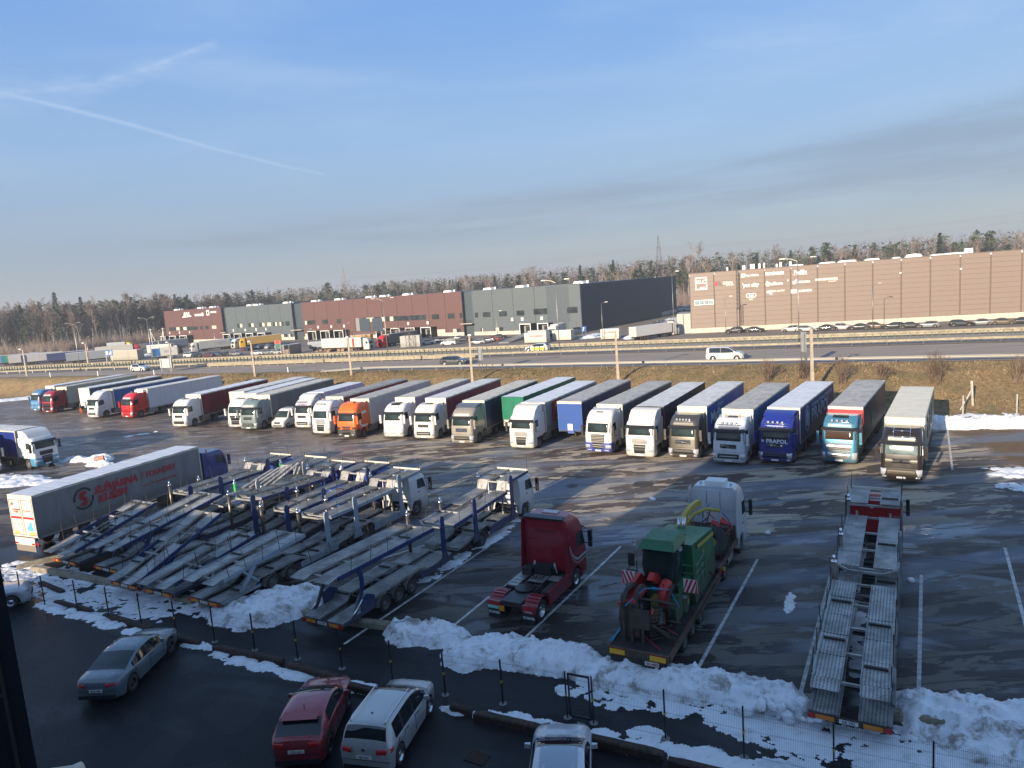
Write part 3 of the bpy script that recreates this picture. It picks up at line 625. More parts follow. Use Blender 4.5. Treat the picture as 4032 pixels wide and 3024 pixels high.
for i in range(11):
    x = -104-i*4.3; yv = 143+i*2.2+(i % 2)*3
    o = MB().box(-.05, .05, -.05, .05, 0, 1.9).obj('fence_post', MPOST, None, (x, yv, 0)); tag(o, 'thin fence post in the dry grass beyond the leftmost cab', 'post', 'posts beyond the leftmost cab')
# delineators
MWH = M('plastic_white', (.78, .78, .75), .5)
for i, (x, lb) in enumerate([(-98, 'white roadside marker post above the roof of the leftmost trailer'), (-84, 'white roadside marker post right of the leftmost lamp posts'), (-69, 'white roadside marker post above the blue trailer'), (-38.5, 'white roadside marker post just left of the guard rail start')]):
    o = MB().prism([(-.06, 0), (.06, 0), (.06, .95), (-.06, 1.05)], -.03, .03, 'y').obj('marker_post', MWH, None, (x, y_near(x)+.2, HZ-.05)); tag(o, lb, 'marker post', 'roadside marker posts')
# sign boards seen from behind
MSB = M('sign_back', (.36, .39, .42), .5, .4, var=.1); MBLU = M('sign_blue', (.02, .10, .42), .5)
def back_sign(x, y, z, w_, h, post, label, rz=0, face=None, col=MSB):
    t = thing('road_sign', label, 'road sign', (x, y, z), rz)
    MB().box(-w_/2, w_/2, -.02, .02, post, post+h).obj('panel', col, t)
    for sx in (-w_*.36, w_*.36): MB().box(sx-.05, sx+.05, -.10, -.03, 0, post+h*.95).obj('post', MGALV, t)
    return t
back_sign(-68.7, 141.5, 1.4, 3.0, 1.9, 2.4, 'grey back of a highway sign on two posts above the blue trailer', R(-20))
back_sign(-4.3, 103.0, 1.6, 1.5, 1.7, 3.0, 'grey back of a highway sign beside the dark estate car', R(-62))
back_sign(34.6, 83.0, 1.9, 1.1, 2.4, 2.9, 'narrow grey back of a tall sign beside the rightmost concrete lamp post', R(-80))
s = back_sign(-121, 215, FZ, 2.4, 1.8, 3.8, 'blue direction sign in front of the grey container, far left', 0, col=MBLU)
MB().box(-.9, -.2, -.035, -.021, 4.2, 5.2).obj('symbol', MWH, s); MB().prism([(.1, 4.2), (.5, 4.2), (.9, 5.2), (.5, 5.2)], -.035, -.021, 'y').obj('symbol', MWH, s)
s = back_sign(20.3, 190, FZ, 1.3, 1.5, 2.2, 'blue road sign with white arrow beside the dark navy wall', 0, col=MBLU)
MB().prism([(-.4, 2.4), (-.2, 2.4), (.05, 3.2), (.25, 3.2), (-.05, 3.5), (-.35, 3.2), (-.15, 3.2)], -.035, -.021, 'y').obj('symbol', MWH, s)

# ------------------------------------------------------------------ tall steel street lamps
def street_lamp(x, y, zb, h, label, arm=1.6, double=True, rz=0.0, r=.09):
    t = thing('street_lamp', label, 'street lamp', (x, y, zb), rz, 'steel street lamps around the highway')
    MB().tube([(0, 0, 0), (0, 0, h)], r, 7, r*.55).obj('pole', MGALV, t)
    for s_ in ((-1, 1) if double else (1,)):
        MB().tube([(0, 0, h-.05), (s_*arm*.5, 0, h+.35), (s_*arm, 0, h+.45)], .045, 5).obj('arm', MGALV, t)
        MB().box(min(s_*arm, s_*(arm+.8)), max(s_*arm, s_*(arm+.8)), -.16, .16, h+.40, h+.52).obj('lamp_head', MGALV, t)
for x, yv, zb, h, lb, dbl in [(-78,155,HZ,10.5,'tall double street lamp in front of the leftmost dark red building',True),(-97,160,HZ,10.5,'tall double street lamp before the left forest',True),(-23,134,HZ,11,'tall double street lamp before the dock doors of the dark red building',True),(8.6,121.5,HZ,12,'tall double street lamp before the grey building beside the taxi',True),(42.7,104,HZ,12.5,'tall double street lamp before the brown lettered wall',True),
    (-139,235,FZ,9,'short street lamp behind the parked trailers far left',False),(-112,228,FZ,9.5,'short street lamp left of the blue sign far left',False),(-53.5,190,FZ,8,'short street lamp right of the yellow lorry',False),(-48.5,213,FZ,8,'short street lamp left of the long white lorry',False),(-2.9,192,FZ,9,'short street lamp in front of the grey building',False),(24.5,184,FZ,9.5,'curved street lamp in front of the dark navy wall',False),(42.6,182,FZ,16,'slim mast lamp between the navy building and the brown building',False),(53.5,174,FZ,9,'short street lamp before the ladder of the brown wall',False),(82.5,160,FZ,10,'slim street lamp among the cars along the brown wall',False),(-101,245,FZ,9,'short street lamp above the white van at the far yard',False)]:
    street_lamp(x, yv, zb, h, lb, 1.7 if dbl else 1.0, dbl, R(-24))

# ------------------------------------------------------------------ brown warehouse
def clad(name, a, c2, rough=.5, hline=0, vline=0):
    if name in MC: return MC[name]
    m = bpy.data.materials.new(name); m.use_nodes = True; n = NT(m.node_tree); b = n.n['Principled BSDF']; MC[name] = m
    tc_ = n.n.new('ShaderNodeTexCoord').outputs['Object']; px, py, pz = n.sep(tc_)
    c = n.mix(n.noise(n.mapv(tc_, scale=(.3, .3, 1)), .5, 4, .6), a, c2); h = None
    if hline:
        f = n.math('ABSOLUTE', n.math('SUBTRACT', n.math('FRACT', n.math('DIVIDE', pz, hline)), .5)); h = n.step(f, 0, .03)
        c = n.mix(n.step(f, 0, .025, .45, 0), c, tuple(q*.5 for q in a))
    n.put(b.inputs['Base Color'], c); b.inputs['Roughness'].default_value = rough; b.inputs['Metallic'].default_value = 0
    return m
MBRW = clad('brown_cladding', (.205, .155, .128), (.235, .180, .148)); MBRWD = M('brown_joint', (.14, .098, .08), .6)
MPLI = M('pale_plinth', (.50, .46, .38), .85, var=.15); MRSN = M('roof_snow', (.82, .82, .84), .6)
BB = thing('brown_warehouse', 'long brown panel warehouse with white company lettering at the right', 'warehouse', (48, 185.8, FZ), atan2(162.6-185.8, 118.7-48))
BAY, ROW, NB = 6.15, 1.182, 22
MB().box(0, BAY*NB, .18, 70, 0, 14.9).obj('wall', MBRWD, BB)
MB().box(-.04, BAY*NB, -.05, .17, 0, 1.27).obj('plinth', MPLI, BB)
pme = MB().box(.16, BAY-.16, 0, .16, .018, ROW-.018).mesh('wall_panel', MBRW)
for i in range(NB):
    for j in range(12):
        if i*12+j < 204: link('wall_panel', pme, BB, (i*BAY, 0, 1.3+j*ROW))
b = MB()
for i in range(17, NB): b.box(i*BAY+.16, (i+1)*BAY-.16, 0, .16, 1.3, 15.45)
b.obj('wall_panel', MBRW, BB)
MB().box(-.1, BAY*NB+.1, -.06, .4, 15.45, 15.6).obj('parapet', MBRWD, BB)
MB().box(0, BAY*NB, .4, 70, 14.9, 15.2).obj('roof', MRSN, BB)
for i, (x, w_, h) in enumerate([(26, 3.5, .3), (33, 4, .35), (37.5, 4.5, .45), (43, 3.5, .4), (48.3, 1.8, .3), (52, 3.6, .75), (57, 3, .3), (60.5, 5, .35), (78, 4, .3), (84, 5, .45)]):
    MB().prism([(x-w_/2, 15.55), (x-w_*.35, 15.6+h*.9), (x+w_*.1, 15.6+h), (x+w_*.4, 15.6+h*.8), (x+w_/2, 15.55)], .6, 2.2, 'y').obj('snow_cap', MRSN, BB)
for x, w_, h in [(9.5, .35, .9), (13.5, .7, 1.0), (15.6, 1.1, 1.2), (17.3, .5, 1.2), (18.4, .4, 1.3), (21.4, .4, .8), (22.3, .5, 1.1), (24.6, .5, 1.2), (63.5, 1.6, 1.1)]:
    MB().box(x-w_/2, x+w_/2, 1.0, 2.0, 15.2, 15.6+h).obj('roof_vent', MWH, BB)
b = MB(); b.box(1.05, 5.95, -.06, -.005, 7.25, 8.55); wf = b.obj('window', MWH, BB)
for k in range(4): MB().box(1.2+k*1.18, 2.28+k*1.18, -.08, -.065, 7.4, 8.4).obj('pane', M('window_pale', (.25, .33, .34), .12, var=.3, vscale=1), wf)
b = MB()
for sx in (11.55, 12.15): b.beam((sx, -.5, 5.6), (sx, -.5, 16.2), .06, .06)
for sx in (12.45, 12.95): b.beam((sx, -.5, 1.7), (sx, -.5, 6.8), .06, .06)
for k in range(34): b.beam((11.55, -.5, 5.7+k*.31), (12.15, -.5, 5.7+k*.31), .035, .035)
for k in range(17): b.beam((12.45, -.5, 1.8+k*.3), (12.95, -.5, 1.8+k*.3), .035, .035)
for k in range(10):
    for dy in (-.9,): b.beam((11.5, dy, 6+k*1.05), (12.2, dy, 6+k*1.05), .04, .04); b.beam((11.5, -.1, 6+k*1.05), (11.5, dy, 6+k*1.05), .04, .04); b.beam((12.2, -.1, 6+k*1.05), (12.2, dy, 6+k*1.05), .04, .04)
for sx in (11.55, 11.85, 12.15): b.beam((sx, -.9, 6), (sx, -.9, 15.6), .03, .03)
b.obj('ladder', MDARKM, BB)
MB().tube([(11.5, -.15, 0), (11.5, -.15, 6)], .07, 6).obj('downpipe', MBRWD, BB)
for x in (19, 23.9, 49, 61.6): MB().box(x-.2, x+.2, -.25, -.002, 11.9, 12.25).obj('floodlight', MWH, BB)
MLET = M('sign_white', (.85, .84, .80), .5); MRED = M('sign_red', (.62, .03, .03), .5); MGRYL = M('sign_grey', (.12, .12, .12), .5)
RX, UZ = (1, 0, 0), (0, 0, 1)
def wt(s, x, z, size, mat=MLET, **k): return text(BB, s, size, (x, -.03, z+1), RX, UZ, mat, **k)
b = MB()
for (x0, x1, z0, z1) in ((1.45, 4.4, 14.15, 14.4), (1.45, 4.4, 11.2, 11.45), (1.45, 1.68, 11.45, 14.15), (4.17, 4.4, 11.45, 14.15)): b.box(x0, x1, -.06, -.012, z0, z1)
b.obj('logo', MLET, BB)
wt('KLC', 2.92, 12.2, 1.35, bold=.02, sx=.95); MB().box(2.6, 4.2, -.04, -.012, 12.05, 12.12).obj('logo', MRED, BB); [MB().box(2.6,4.1-.3*i,-.04,-.012,11.85-i*.17,11.93-i*.17).obj('logo',MLET,BB) for i in range(3)]
MB().prism([(6.15, 12.0), (7.0, 12.05), (7.0, 13.2), (6.75, 13.1), (6.35, 12.6)], -.05, -.012, 'y').obj('logo', MRED, BB); MB().prism([(7.05, 12.05), (8.0, 12.1), (7.8, 12.7), (7.4, 13.1), (7.05, 13.25)], -.05, -.012, 'y').obj('logo', MGRYL, BB)
wt('SIRIN', 9.5, 11.5, 1.05, sx=1.0); MB().box(9.0,11.0,-.04,-.012,11.9,12.02).obj('logo',MLET,BB)
MB().box(12.85, 13.75, -.05, -.012, 13.65, 14.55).obj('logo', MLET, BB); text(BB, 'a', .9, (13.3, -.06, 14.12), RX, UZ, MBRW)
wt('Apotheka', 15.45, 13.05, .82, bold=.02); wt("'pet city", 15.0, 10.6, 1.35, bold=.03, sx=.92)
b = MB()
for cx_, rr in ((14.5, .52), (15.7, .52), (15.1, .42)): 
    for k in range(16):
        a, c_ = 2*pi*k/16, 2*pi*(k+1)/16; b.beam((cx_+rr*cos(a)*1.1, -.04, 8.95+rr*sin(a)), (cx_+rr*cos(c_)*1.1, -.04, 8.95+rr*sin(c_)), .05, .16, (0, 0, 1))
b.obj('logo', MLET, BB); wt('EGO', 15.1, 6.95, .42, bold=.03)
wt('MAGNUM', 20.8, 13.05, 1.0, bold=.05, sx=.98); wt('allium', 21.3, 10.55, 1.2, bold=.015); wt('MICRO MATIC', 21.2, 8.65, .58, bold=.02, sx=1.05)
b = MB()
for k in range(9):
    a = 2*pi*k/9; b.cyl((19.2+.5*cos(a), -.04, 11.5+.5*sin(a)), .13, .04, 'y', 8)
b.cyl((19.2, -.04, 11.5), .22, .04, 'y', 10); b.cyl((19.15, -.04, 9.55), .33, .04, 'y', 12); b.cyl((19.85, -.04, 9.1), .33, .04, 'y', 12); b.cyl((25.4, -.04, 11.5), .45, .04, 'y', 12); b.cyl((25.85, -.04, 12.0), .22, .04, 'y', 10)
b.obj('logo', MLET, BB)
wt('FedEx', 26.8, 12.95, 1.2, bold=.04); wt('ARKAMA', 27.55, 10.5, .82, bold=.02, sx=.9); MB().box(25.0,28.4,-.04,-.012,13.3,13.38).obj('logo',MLET,BB)
MB().box(24.55, 25.85, -.05, -.012, 8.85, 9.75).obj('logo', MLET, BB); text(BB, 'DB', .75, (25.2, -.06, 9.3), RX, UZ, MBRW, bold=.03); wt('SCHENKER', 27.75, 8.3, .72, bold=.03, sx=.95)
wt('OMNISPOWER', 32.7, 10.75, .75, bold=.03, sx=1.05); MB().box(33.2,35.0,-.04,-.012,11.15,11.25).obj('logo',MLET,BB)
MB().box(-3.6, -.1, .5, 9, 0, 5.2).obj('annex', M('pale_cladding', (.42, .40, .36), .6), BB)

# ------------------------------------------------------------------ grey and dark red warehouse
L0 = hypot(194.1, 140.0); GA = thing('grey_red_warehouse', 'very long warehouse with dark red and grey bays, loading docks and a navy side wall', 'warehouse', (-171.4, 356.9, FZ), atan2(216.9-356.9, 22.7+171.4))
MREDC = clad('red_cladding', (.105, .052, .047), (.125, .062, .056), .55, 1.18); MGRC = clad('grey_cladding', (.078, .098, .108), (.095, .116, .126), .55, 1.18)
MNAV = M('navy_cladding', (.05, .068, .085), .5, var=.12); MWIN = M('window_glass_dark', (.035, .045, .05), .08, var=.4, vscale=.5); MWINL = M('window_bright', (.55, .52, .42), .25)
segs = [(1.3, 50.6, 15.6, MREDC, 'wall'), (53.8, 101.3, 15.2, MGRC, 'wall'), (107.6, 192.8, 15.0, MREDC, 'wall'), (197.3, L0, 14.9, MGRC, 'wall')]
for (x0, x1, h, m, nm) in segs:
    n = max(1, round((x1-x0)/8.1)); dx = (x1-x0)/n
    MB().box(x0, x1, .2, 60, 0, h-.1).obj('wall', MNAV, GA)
    for k in range(n): MB().box(x0+k*dx+.05, x0+(k+1)*dx-.05, 0, .19, 1.2, h).obj('wall_panel', m, GA)
    MB().box(x0, x1, -.1, .19, 0, 1.19).obj('plinth', MPLI, GA)
    MB().box(x0-.1, x1+.1, -.05, .5, h, h+.15).obj('parapet', m, GA)
    for k in range(int((x1-x0)/14)):
        q = x0+rnd.uniform(2, 12)+k*13; MB().prism([(q, h), (q+.6, h+.75), (q+3.2, h+.8), (q+3.9, h)], 3, 6, 'y').obj('roof_light', MRSN, GA)
        MB().box(q+5, q+5.6, 3, 3.6, h, h+.9).obj('roof_vent', MWH, GA)
for (x0, x1) in ((50.6, 53.8), (101.3, 107.6), (192.8, 197.3)):
    MB().box(x0+.02, x1-.02, 1.4, 3, 0, 14.9).obj('recess_wall', MNAV, GA)
    MB().box(x0-.3, x1+.3, -1.6, 1.3, 4.0, 4.2).obj('balcony', MPLI, GA)
    b = MB()
    for k in range(9): b.box(x0+k*(x1-x0)/8-.03, x0+k*(x1-x0)/8+.03, -1.55, -1.5, 4.2, 5.3)
    b.box(x0-.3, x1+.3, -1.56, -1.5, 5.25, 5.32); b.obj('railing', MDARKM, GA)
def win(x0, x1, z0, z1, lit=0.0, n=2):
    f = MB().box(x0-.08, x1+.08, -.04, -.005, z0+.92, z1+1.08).obj('window', MDARKM, GA)
    for k in range(n):
        a = x0+(x1-x0)*k/n; c_ = x0+(x1-x0)*(k+1)/n
        MB().box(a+.05, c_-.05, -.06, -.042, z0+1, z1+1).obj('pane', MWINL if rnd.random() < lit else MWIN, f)
TA = lambda t: L0-t
for a, c_ in ((40.0, 41.2), (34.8, 37.8), (28.0, 31.0), (21.1, 24.0)): win(TA(c_), TA(a), 5.1, 6.6)
win(TA(17.3), TA(1.3), 5.2, 6.9, .15, 10)
for a, c_ in ((127.6, 130.4), (124.3, 127.6-.3), (116.4, 119.7), (108.3, 110.8)): win(TA(c_), TA(a), 5.1, 6.6, .4)
win(TA(96.1), TA(84.0), 5.1, 6.7, .3, 6); win(TA(83.5), TA(72.0), 5.1, 6.7, .1, 6); win(TA(71.5), TA(63.7), 5.1, 6.7, 0, 5)
for a, c_ in ((57.4, 60.6), (50.4, 53.2), (46.9, 47.9)): win(TA(c_), TA(a), 5.1, 6.7, .1)
for a, c_ in ((173.6, 177.5), (165.2, 169), (157.4, 161.1), (152.9, 155.6), (148.8, 151.5)): win(TA(c_), TA(a), 5.1, 6.7, .75)
for a, c_ in ((144.6, 147.1), (140.5, 143.2)): win(TA(c_), TA(a), 5.1, 6.7, .4)
win(TA(234.6), TA(209.6), 5.0, 6.5, .25, 8)
for a, c_ in ((205.1, 207.5), (200.4, 203.1), (193.9, 197.6)): win(TA(c_), TA(a), 5.0, 6.5, .3)
for a, c_ in ((38.2, 39.2), (30, 33), (55, 59), (48.2, 51.5), (127, 131), (143, 147), (139.5, 142)): win(TA(c_), TA(a), -.1, 1.4, .45)
MDK = M('dock_black', (.010, .011, .014), .6); MDI = M('dock_inner', (.22, .23, .22), .6)
def dock(x0, x1):
    t = MB(); t.box(x0, x1, -3.2, -.12, 3.35, 3.5); t.box(x0, x0+.15, -3.2, -.12, 0, 3.35); t.box(x1-.15, x1, -3.2, -.12, 0, 3.35); o = t.obj('dock_shelter', MDK, GA)
    MB().box(x0+.2, x1-.2, -1.2, -.9, 0, 3.3).obj('dock_inner', MDI, o)
    b = MB(); b.box(x0-.1, x0+.12, -3.4, -3.22, 0, 3.6); b.box(x1-.12, x1+.1, -3.4, -3.22, 0, 3.6); b.box(x0+.13, x1-.13, -3.4, -3.22, 3.35, 3.6); b.obj('dock_frame', MWH, o)
    MB().box(x0+1.0, x1-1.0, -1.3, -1.22, .3, 2.6).obj('dock_door', MDK, o)
dn = 42
for a, c_ in ((16.8, 20.9), (10.2, 14.0), (58.9, 63.5), (66.6, 71), (74, 78.4), (81.1, 86), (104.2, 109.4), (112.2, 117.4), (120.2, 125.4), (153.5, 158.7), (162, 167.1), (170.5, 175.9), (179, 184.3), (214.4, 220.6), (224.1, 229.8), (233.5, 238.2)):
    dock(TA(c_), TA(a))
k = 0
for t_ in (26, 22, 14.5, 5.5, 72.5, 63, 107, 114.5, 122.5, 157, 164, 172, 181, 217, 226, 235):
    q = TA(t_); o = MB().box(q-.45, q+.45, -.03, -.005, 4.4, 5.4).obj('number_plate', MLET, GA); text(GA, str(46-k), .75, (q, -.05, 4.9), RX, UZ, MGRYL, bold=.02); k += 1
MB().box(TA(25.5), TA(22.0), -.04, -.005, 0, 3.3).obj('door', MGRC, GA); MB().box(TA(5.2), TA(1.9), -.04, -.005, 0, 3.6).obj('door', MGRC, GA)
def gt(s, t_, z, size, **k): return text(GA, s, size, (TA(t_), -.04, z+1), RX, UZ, MLET, **k)
gt('JWL', 217.5, 12.5, 2.2, bold=.06, shear=.3, sx=1.4); MB().prism([(TA(221.5),12.0),(TA(213.5),12.3),(TA(213.5),12.7),(TA(221.5),12.4)],-.05,-.005,'y').obj('logo',MLET,GA); MB().box(TA(210.5),TA(205),-.05,-.005,12.4,13.3).obj('logo',MLET,GA); MB().cyl((TA(204),-.05,13.0),.9,.04,'y',10).obj('logo',MLET,GA)
MB().box(TA(200.6), TA(198.3), -.05, -.005, 12.4, 14.8).obj('logo', MLET, GA); MB().cyl((TA(199.45), -.07, 13.6), .7, .03, 'y', 16).obj('logo', MREDC, GA); gt('MEDIPRIME', 194.9, 12.7, .95, bold=.05)
# navy side wall running away
dv = Vector((46.8, 74.2, 0)); LV = dv.length; rzz = atan2(74.2, 46.8)-GA.rotation_euler[2]
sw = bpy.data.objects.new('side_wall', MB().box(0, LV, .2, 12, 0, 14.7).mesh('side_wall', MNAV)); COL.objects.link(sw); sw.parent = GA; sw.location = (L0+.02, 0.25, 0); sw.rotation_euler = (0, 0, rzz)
npn = 13; pm = MB().box(.05, LV/npn-.05, 0, .19, 1.3, 14.75).mesh('wall_panel', MNAV); MB().box(0, LV, -.05, .19, 0, 1.29).obj('plinth', MPLI, sw)
for k in range(npn): link('wall_panel', pm, sw, (k*LV/npn, 0, 0))
f = MB().box(1.0, 9.0, -.05, -.005, 6.2, 8.0).obj('window', MDARKM, sw)
MB().box(LV*.73, LV*.73+.2, -.2, -.01, 1, 15).obj('downpipe', MWH, sw)

# ------------------------------------------------------------------ lattice gantry with two dark boards
GT = thing('sign_gantry', 'steel lattice gantry with two dark boards seen from behind before the dark red building', 'sign gantry', (-51.0, 232.0, FZ), atan2(211.35-252, -29.8+68))
b = MB(); LG = 32.0
def latt(a, c_, w_, n, r=.07):
    a, c_ = Vector(a), Vector(c_); d = (c_-a).normalized(); u = Vector((0, 1, 0)) if abs(d.y) < .9 else Vector((1, 0, 0)); v = d.cross(u).normalized(); C = [(-1, -1), (1, -1), (1, 1), (-1, 1)]
    for i, (p, q) in enumerate(C):
        o1 = u*p*w_/2+v*q*w_/2; o2 = u*C[(i+1) % 4][0]*w_/2+v*C[(i+1) % 4][1]*w_/2
        b.beam(a+o1, c_+o1, r*1.3, r*1.3)
        for k in range(n):
            f0, f1 = k/n, (k+1)/n; b.beam(a+(c_-a)*f0+(o1 if k % 2 else o2), a+(c_-a)*f1+(o2 if k % 2 else o1), r*.7, r*.7)
latt((0, 0, 0), (0, 0, 5.2), 1.3, 6); latt((LG, 0, 0), (LG, 0, 6.4), 1.6, 6); latt((0, 0, 4.8), (LG, 0, 5.6), 1.2, 20)
b.obj('lattice', M('gantry_steel', (.20, .15, .13), .7, .4), GT)
for x0 in (7.0, 14.0): MB().box(x0, x0+5.6, -.75, -.62, 5.0, 9.0).obj('board', MNAV, GT)
MB().box(4.6, 6.7, -.8, -.6, 5.1, 9.2).obj('board_frame', MDI, GT)

# ------------------------------------------------------------------ pylons and wires
MPY = M('pylon_steel', (.24, .25, .27), .7, .3)
def pylon(x, y, zb, h, label, w_=7.0, rz=0):
    t = thing('pylon', label, 'pylon', (x, y, zb), rz, 'lattice pylons beyond the forest'); b = MB()
    def wd(z): return w_*(1-z/h)**1.15*.5+.25
    N = 12; zs = [h*(1-(1-i/N)**1.35) for i in range(N+1)]
    for i in range(N):
        z0, z1 = zs[i], zs[i+1]; a, c_ = wd(z0), wd(z1)
        for sx in (-1, 1):
            for sy in (-1, 1): b.beam((sx*a, sy*a, z0), (sx*c_, sy*c_, z1), .15, .15)
            b.beam((sx*a, -a, z0), (sx*c_, c_, z1), .14, .14); b.beam((-a, sx*a, z0), (c_, sx*c_, z1), .14, .14); b.beam((a, sx*a, z0), (-c_, sx*c_, z1), .14, .14)
    for z, l in ((h*.62, 6.5), (h*.78, 5.0)):
        for sx in (-1, 1): b.beam((0, 0, z+.9), (sx*l, 0, z), .18, .18); b.beam((0, 0, z-.3), (sx*l, 0, z), .18, .18); b.beam((sx*l, 0, z), (sx*l, 0, z-1.1), .12, .12)
    b.obj('lattice', MPY, t); return t
pylon(-125, 560, -1, 40, 'lattice pylon with two cross arms above the trees left of centre', 8)
pylon(128, 590, -1, 47, 'tall lattice pylon above the trees between the two warehouses', 8, .9)
b = MB()
for (a, c_) in (((-131.5, 560, 23.5), (-330, 600, 26)), ((-118.5, 560, 23.5), (128, 590, 30)), ((-120, 560, 29.5), (128, 590, 38)), ((128, 590, 28), (420, 560, 36)), ((128, 590, 36), (420, 565, 42)), ((-130, 560, 29), (-330, 610, 31))):
    pts = []
    for i in range(13):
        f = i/12; p = Vector(a)*(1-f)+Vector(c_)*f; p.z -= 5.5*4*f*(1-f)*.7; pts.append(p)
    b.tube(pts, .06, 3)
tag(b.obj('power_lines', MPY), 'thin power lines strung between the pylons', 'power lines')
t = thing('wooden_mast', 'pair of pale braced masts before the left forest', 'mast', (-150, 300, -1)); b = MB(); MPM = M('pale_mast', (.5, .48, .42), .8)
for x0, s_ in ((0, 1), (5.2, -1)):
    m_ = MB(); m_.beam((x0, 0, 0), (x0, 0, 9), .34, .34); m_.beam((x0+s_*2.4, .4, 0), (x0, 0, 7.8), .3, .3); m_.beam((x0-.8, 0, 8.6), (x0+.8, 0, 8.6), .14, .14); m_.obj('frame', MPM, t)
# ------------------------------------------------------------------ vegetation
MBK = M('pine_bark', (.21, .13, .085), .9, var=.3, vscale=.4); MBW = M('birch_bark', (.33, .30, .265), .85, var=.3, vscale=.5); MTW = M('twig_brown', (.215, .165, .14), .9, var=.3, vscale=.3)
MNEED = M('pine_needles', (.062, .088, .055), .85, var=.5, vscale=.25); MNEED2 = M('spruce_needles', (.030, .055, .036), .85, var=.4, vscale=.25)
def pine(seed, h):
    r = random.Random(seed); t = MB(); c = MB(); b0 = h*r.uniform(.42, .55); lean = r.uniform(-.6, .6)
    t.tube([(0, 0, 0), (lean*.3, 0, h*.4), (lean, .2, h*.75), (lean, .3, h*.96)], .24, 5, .05)
    for i in range(24):
        z = b0+(h-b0)*(i/23)**.9; a = r.uniform(0, 6.28); l = (h*.16)*(1.05-.75*((z-b0)/(h-b0))**1.6)*r.uniform(.6, 1.15); e = Vector((lean*z/h+l*cos(a), l*sin(a), z+l*.25))
        t.tube([(lean*z/h, 0, z-.3), e], .07, 3, .02)
        for k in range(8):
            q = Vector((lean*z/h, 0, z))*.35+e*.65+Vector((r.gauss(0, .75), r.gauss(0, .75), r.gauss(0, .35)))*(.5+l*.28)
            for m in range(4):
                u = Vector((r.gauss(0, 1), r.gauss(0, 1), r.gauss(0, .45))).normalized()*r.uniform(.35, .75); v = Vector((r.gauss(0, 1), r.gauss(0, 1), r.gauss(0, .45))).normalized()*r.uniform(.3, .6)
                p = q+Vector((r.gauss(0, .35), r.gauss(0, .35), r.gauss(0, .22))); c.add([p-u, p+v*.6, p+u, p-v], [(0, 1, 2, 3)], False)
    return t.mesh('trunk', MBK, False), c.mesh('crown', MNEED, False)
def spruce(seed, h):
    r = random.Random(seed); t = MB(); c = MB(); t.tube([(0, 0, 0), (0, 0, h)], .22, 5, .02)
    for i in range(34):
        z = h*(.12+.87*i/33); l0 = h*.15*(1-(i/34.0))**.85+.25
        for k in range(9):
            a = r.uniform(0, 6.28); l = l0*r.uniform(.7, 1.15)
            for m in range(3):
                f = .35+.33*m; p = Vector((l*f*cos(a), l*f*sin(a), z-l*f*.35+r.gauss(0, .1))); d = Vector((cos(a), sin(a), -.35)); s = Vector((-sin(a), cos(a), r.gauss(0, .3)))*r.uniform(.25, .5)
                c.add([p-d*.4, p+s, p+d*.45-Vector((0, 0, .2)), p-s-Vector((0, 0, .15))], [(0, 1, 2, 3)], False)
    return t.mesh('trunk', MBK, False), c.mesh('crown', MNEED2, False)
def birch(seed, h, twig=1.0):
    r = random.Random(seed); t = MB(); c = MB()
    def grow(p, d, l, rad, lev):
        q = p; pts = [p]; n = 3
        for i in range(n):
            d = (d+Vector((r.gauss(0, .10), r.gauss(0, .10), .10 if lev < 2 else -.02))).normalized(); q = q+d*(l/n); pts.append(q)
        (t if lev < 2 else c).tube(pts, rad, 4 if lev < 2 else 3, rad*.55, cap=False)
        if lev >= 3: return
        for k in range((10, 7, 6)[lev]):
            f = r.uniform(.38 if lev == 0 else .2, 1.0); i = min(n-1, int(f*n)); pp = pts[i].lerp(pts[i+1], f*n-i); a = r.uniform(0, 6.28)
            dd = (d*.9+Vector((cos(a), sin(a), .25))*.62).normalized(); grow(pp, dd, l*(.34 if lev == 0 else .5)*(1.15-f*.4)*r.uniform(.7, 1.2), max(.028, rad*(.36 if lev == 0 else .5)), lev+1)
        if lev == 2:
            for k in range(int(5*twig)):
                e = pts[-1]+Vector((r.gauss(0, .7), r.gauss(0, .7), r.gauss(-.1, .7))); s_ = Vector((.06, .05, .02)); c.add([pts[-1]-s_, pts[-1]+s_, e], [(0, 1, 2)], False)
    grow(Vector((0, 0, 0)), Vector((r.gauss(0, .03), r.gauss(0, .03), 1)), h*.86, h*.0085+.03, 0)
    return t.mesh('trunk', MBW, False), c.mesh('crown', MTW, False)
PINES = [pine(i, h) for i, h in enumerate((22, 24, 26, 21, 25))]; SPR = [spruce(30+i, h) for i, h in enumerate((21, 25, 18))]; BIR = [birch(60+i, h) for i, h in enumerate((21, 23, 18, 24, 20, 16))]
def tree(kind, x, y, z, s, label, group):
    tr, cr = kind; e = thing({'p': 'pine_tree', 's': 'spruce_tree', 'b': 'birch_tree'}[group[1]], label, {'p': 'pine tree', 's': 'spruce tree', 'b': 'bare tree'}[group[1]], (x, y, z), rnd.uniform(0, 6.28), group[0])
    e.scale = (s, s, s*rnd.uniform(.92, 1.08)); link('trunk', tr, e); link('crown', cr, e)
def edge_y(x):                                       # near edge of the forest
    P_ = [(-420, 330), (-300, 345), (-215, 352), (-185, 385), (-150, 440), (-100, 470), (0, 455), (70, 365), (110, 350), (180, 330), (320, 300)]
    for i in range(len(P_)-1):
        if P_[i][0] <= x <= P_[i+1][0]: f = (x-P_[i][0])/(P_[i+1][0]-P_[i][0]); return P_[i][1]*(1-f)+P_[i+1][1]*f
    return 340
ft = random.Random(5)
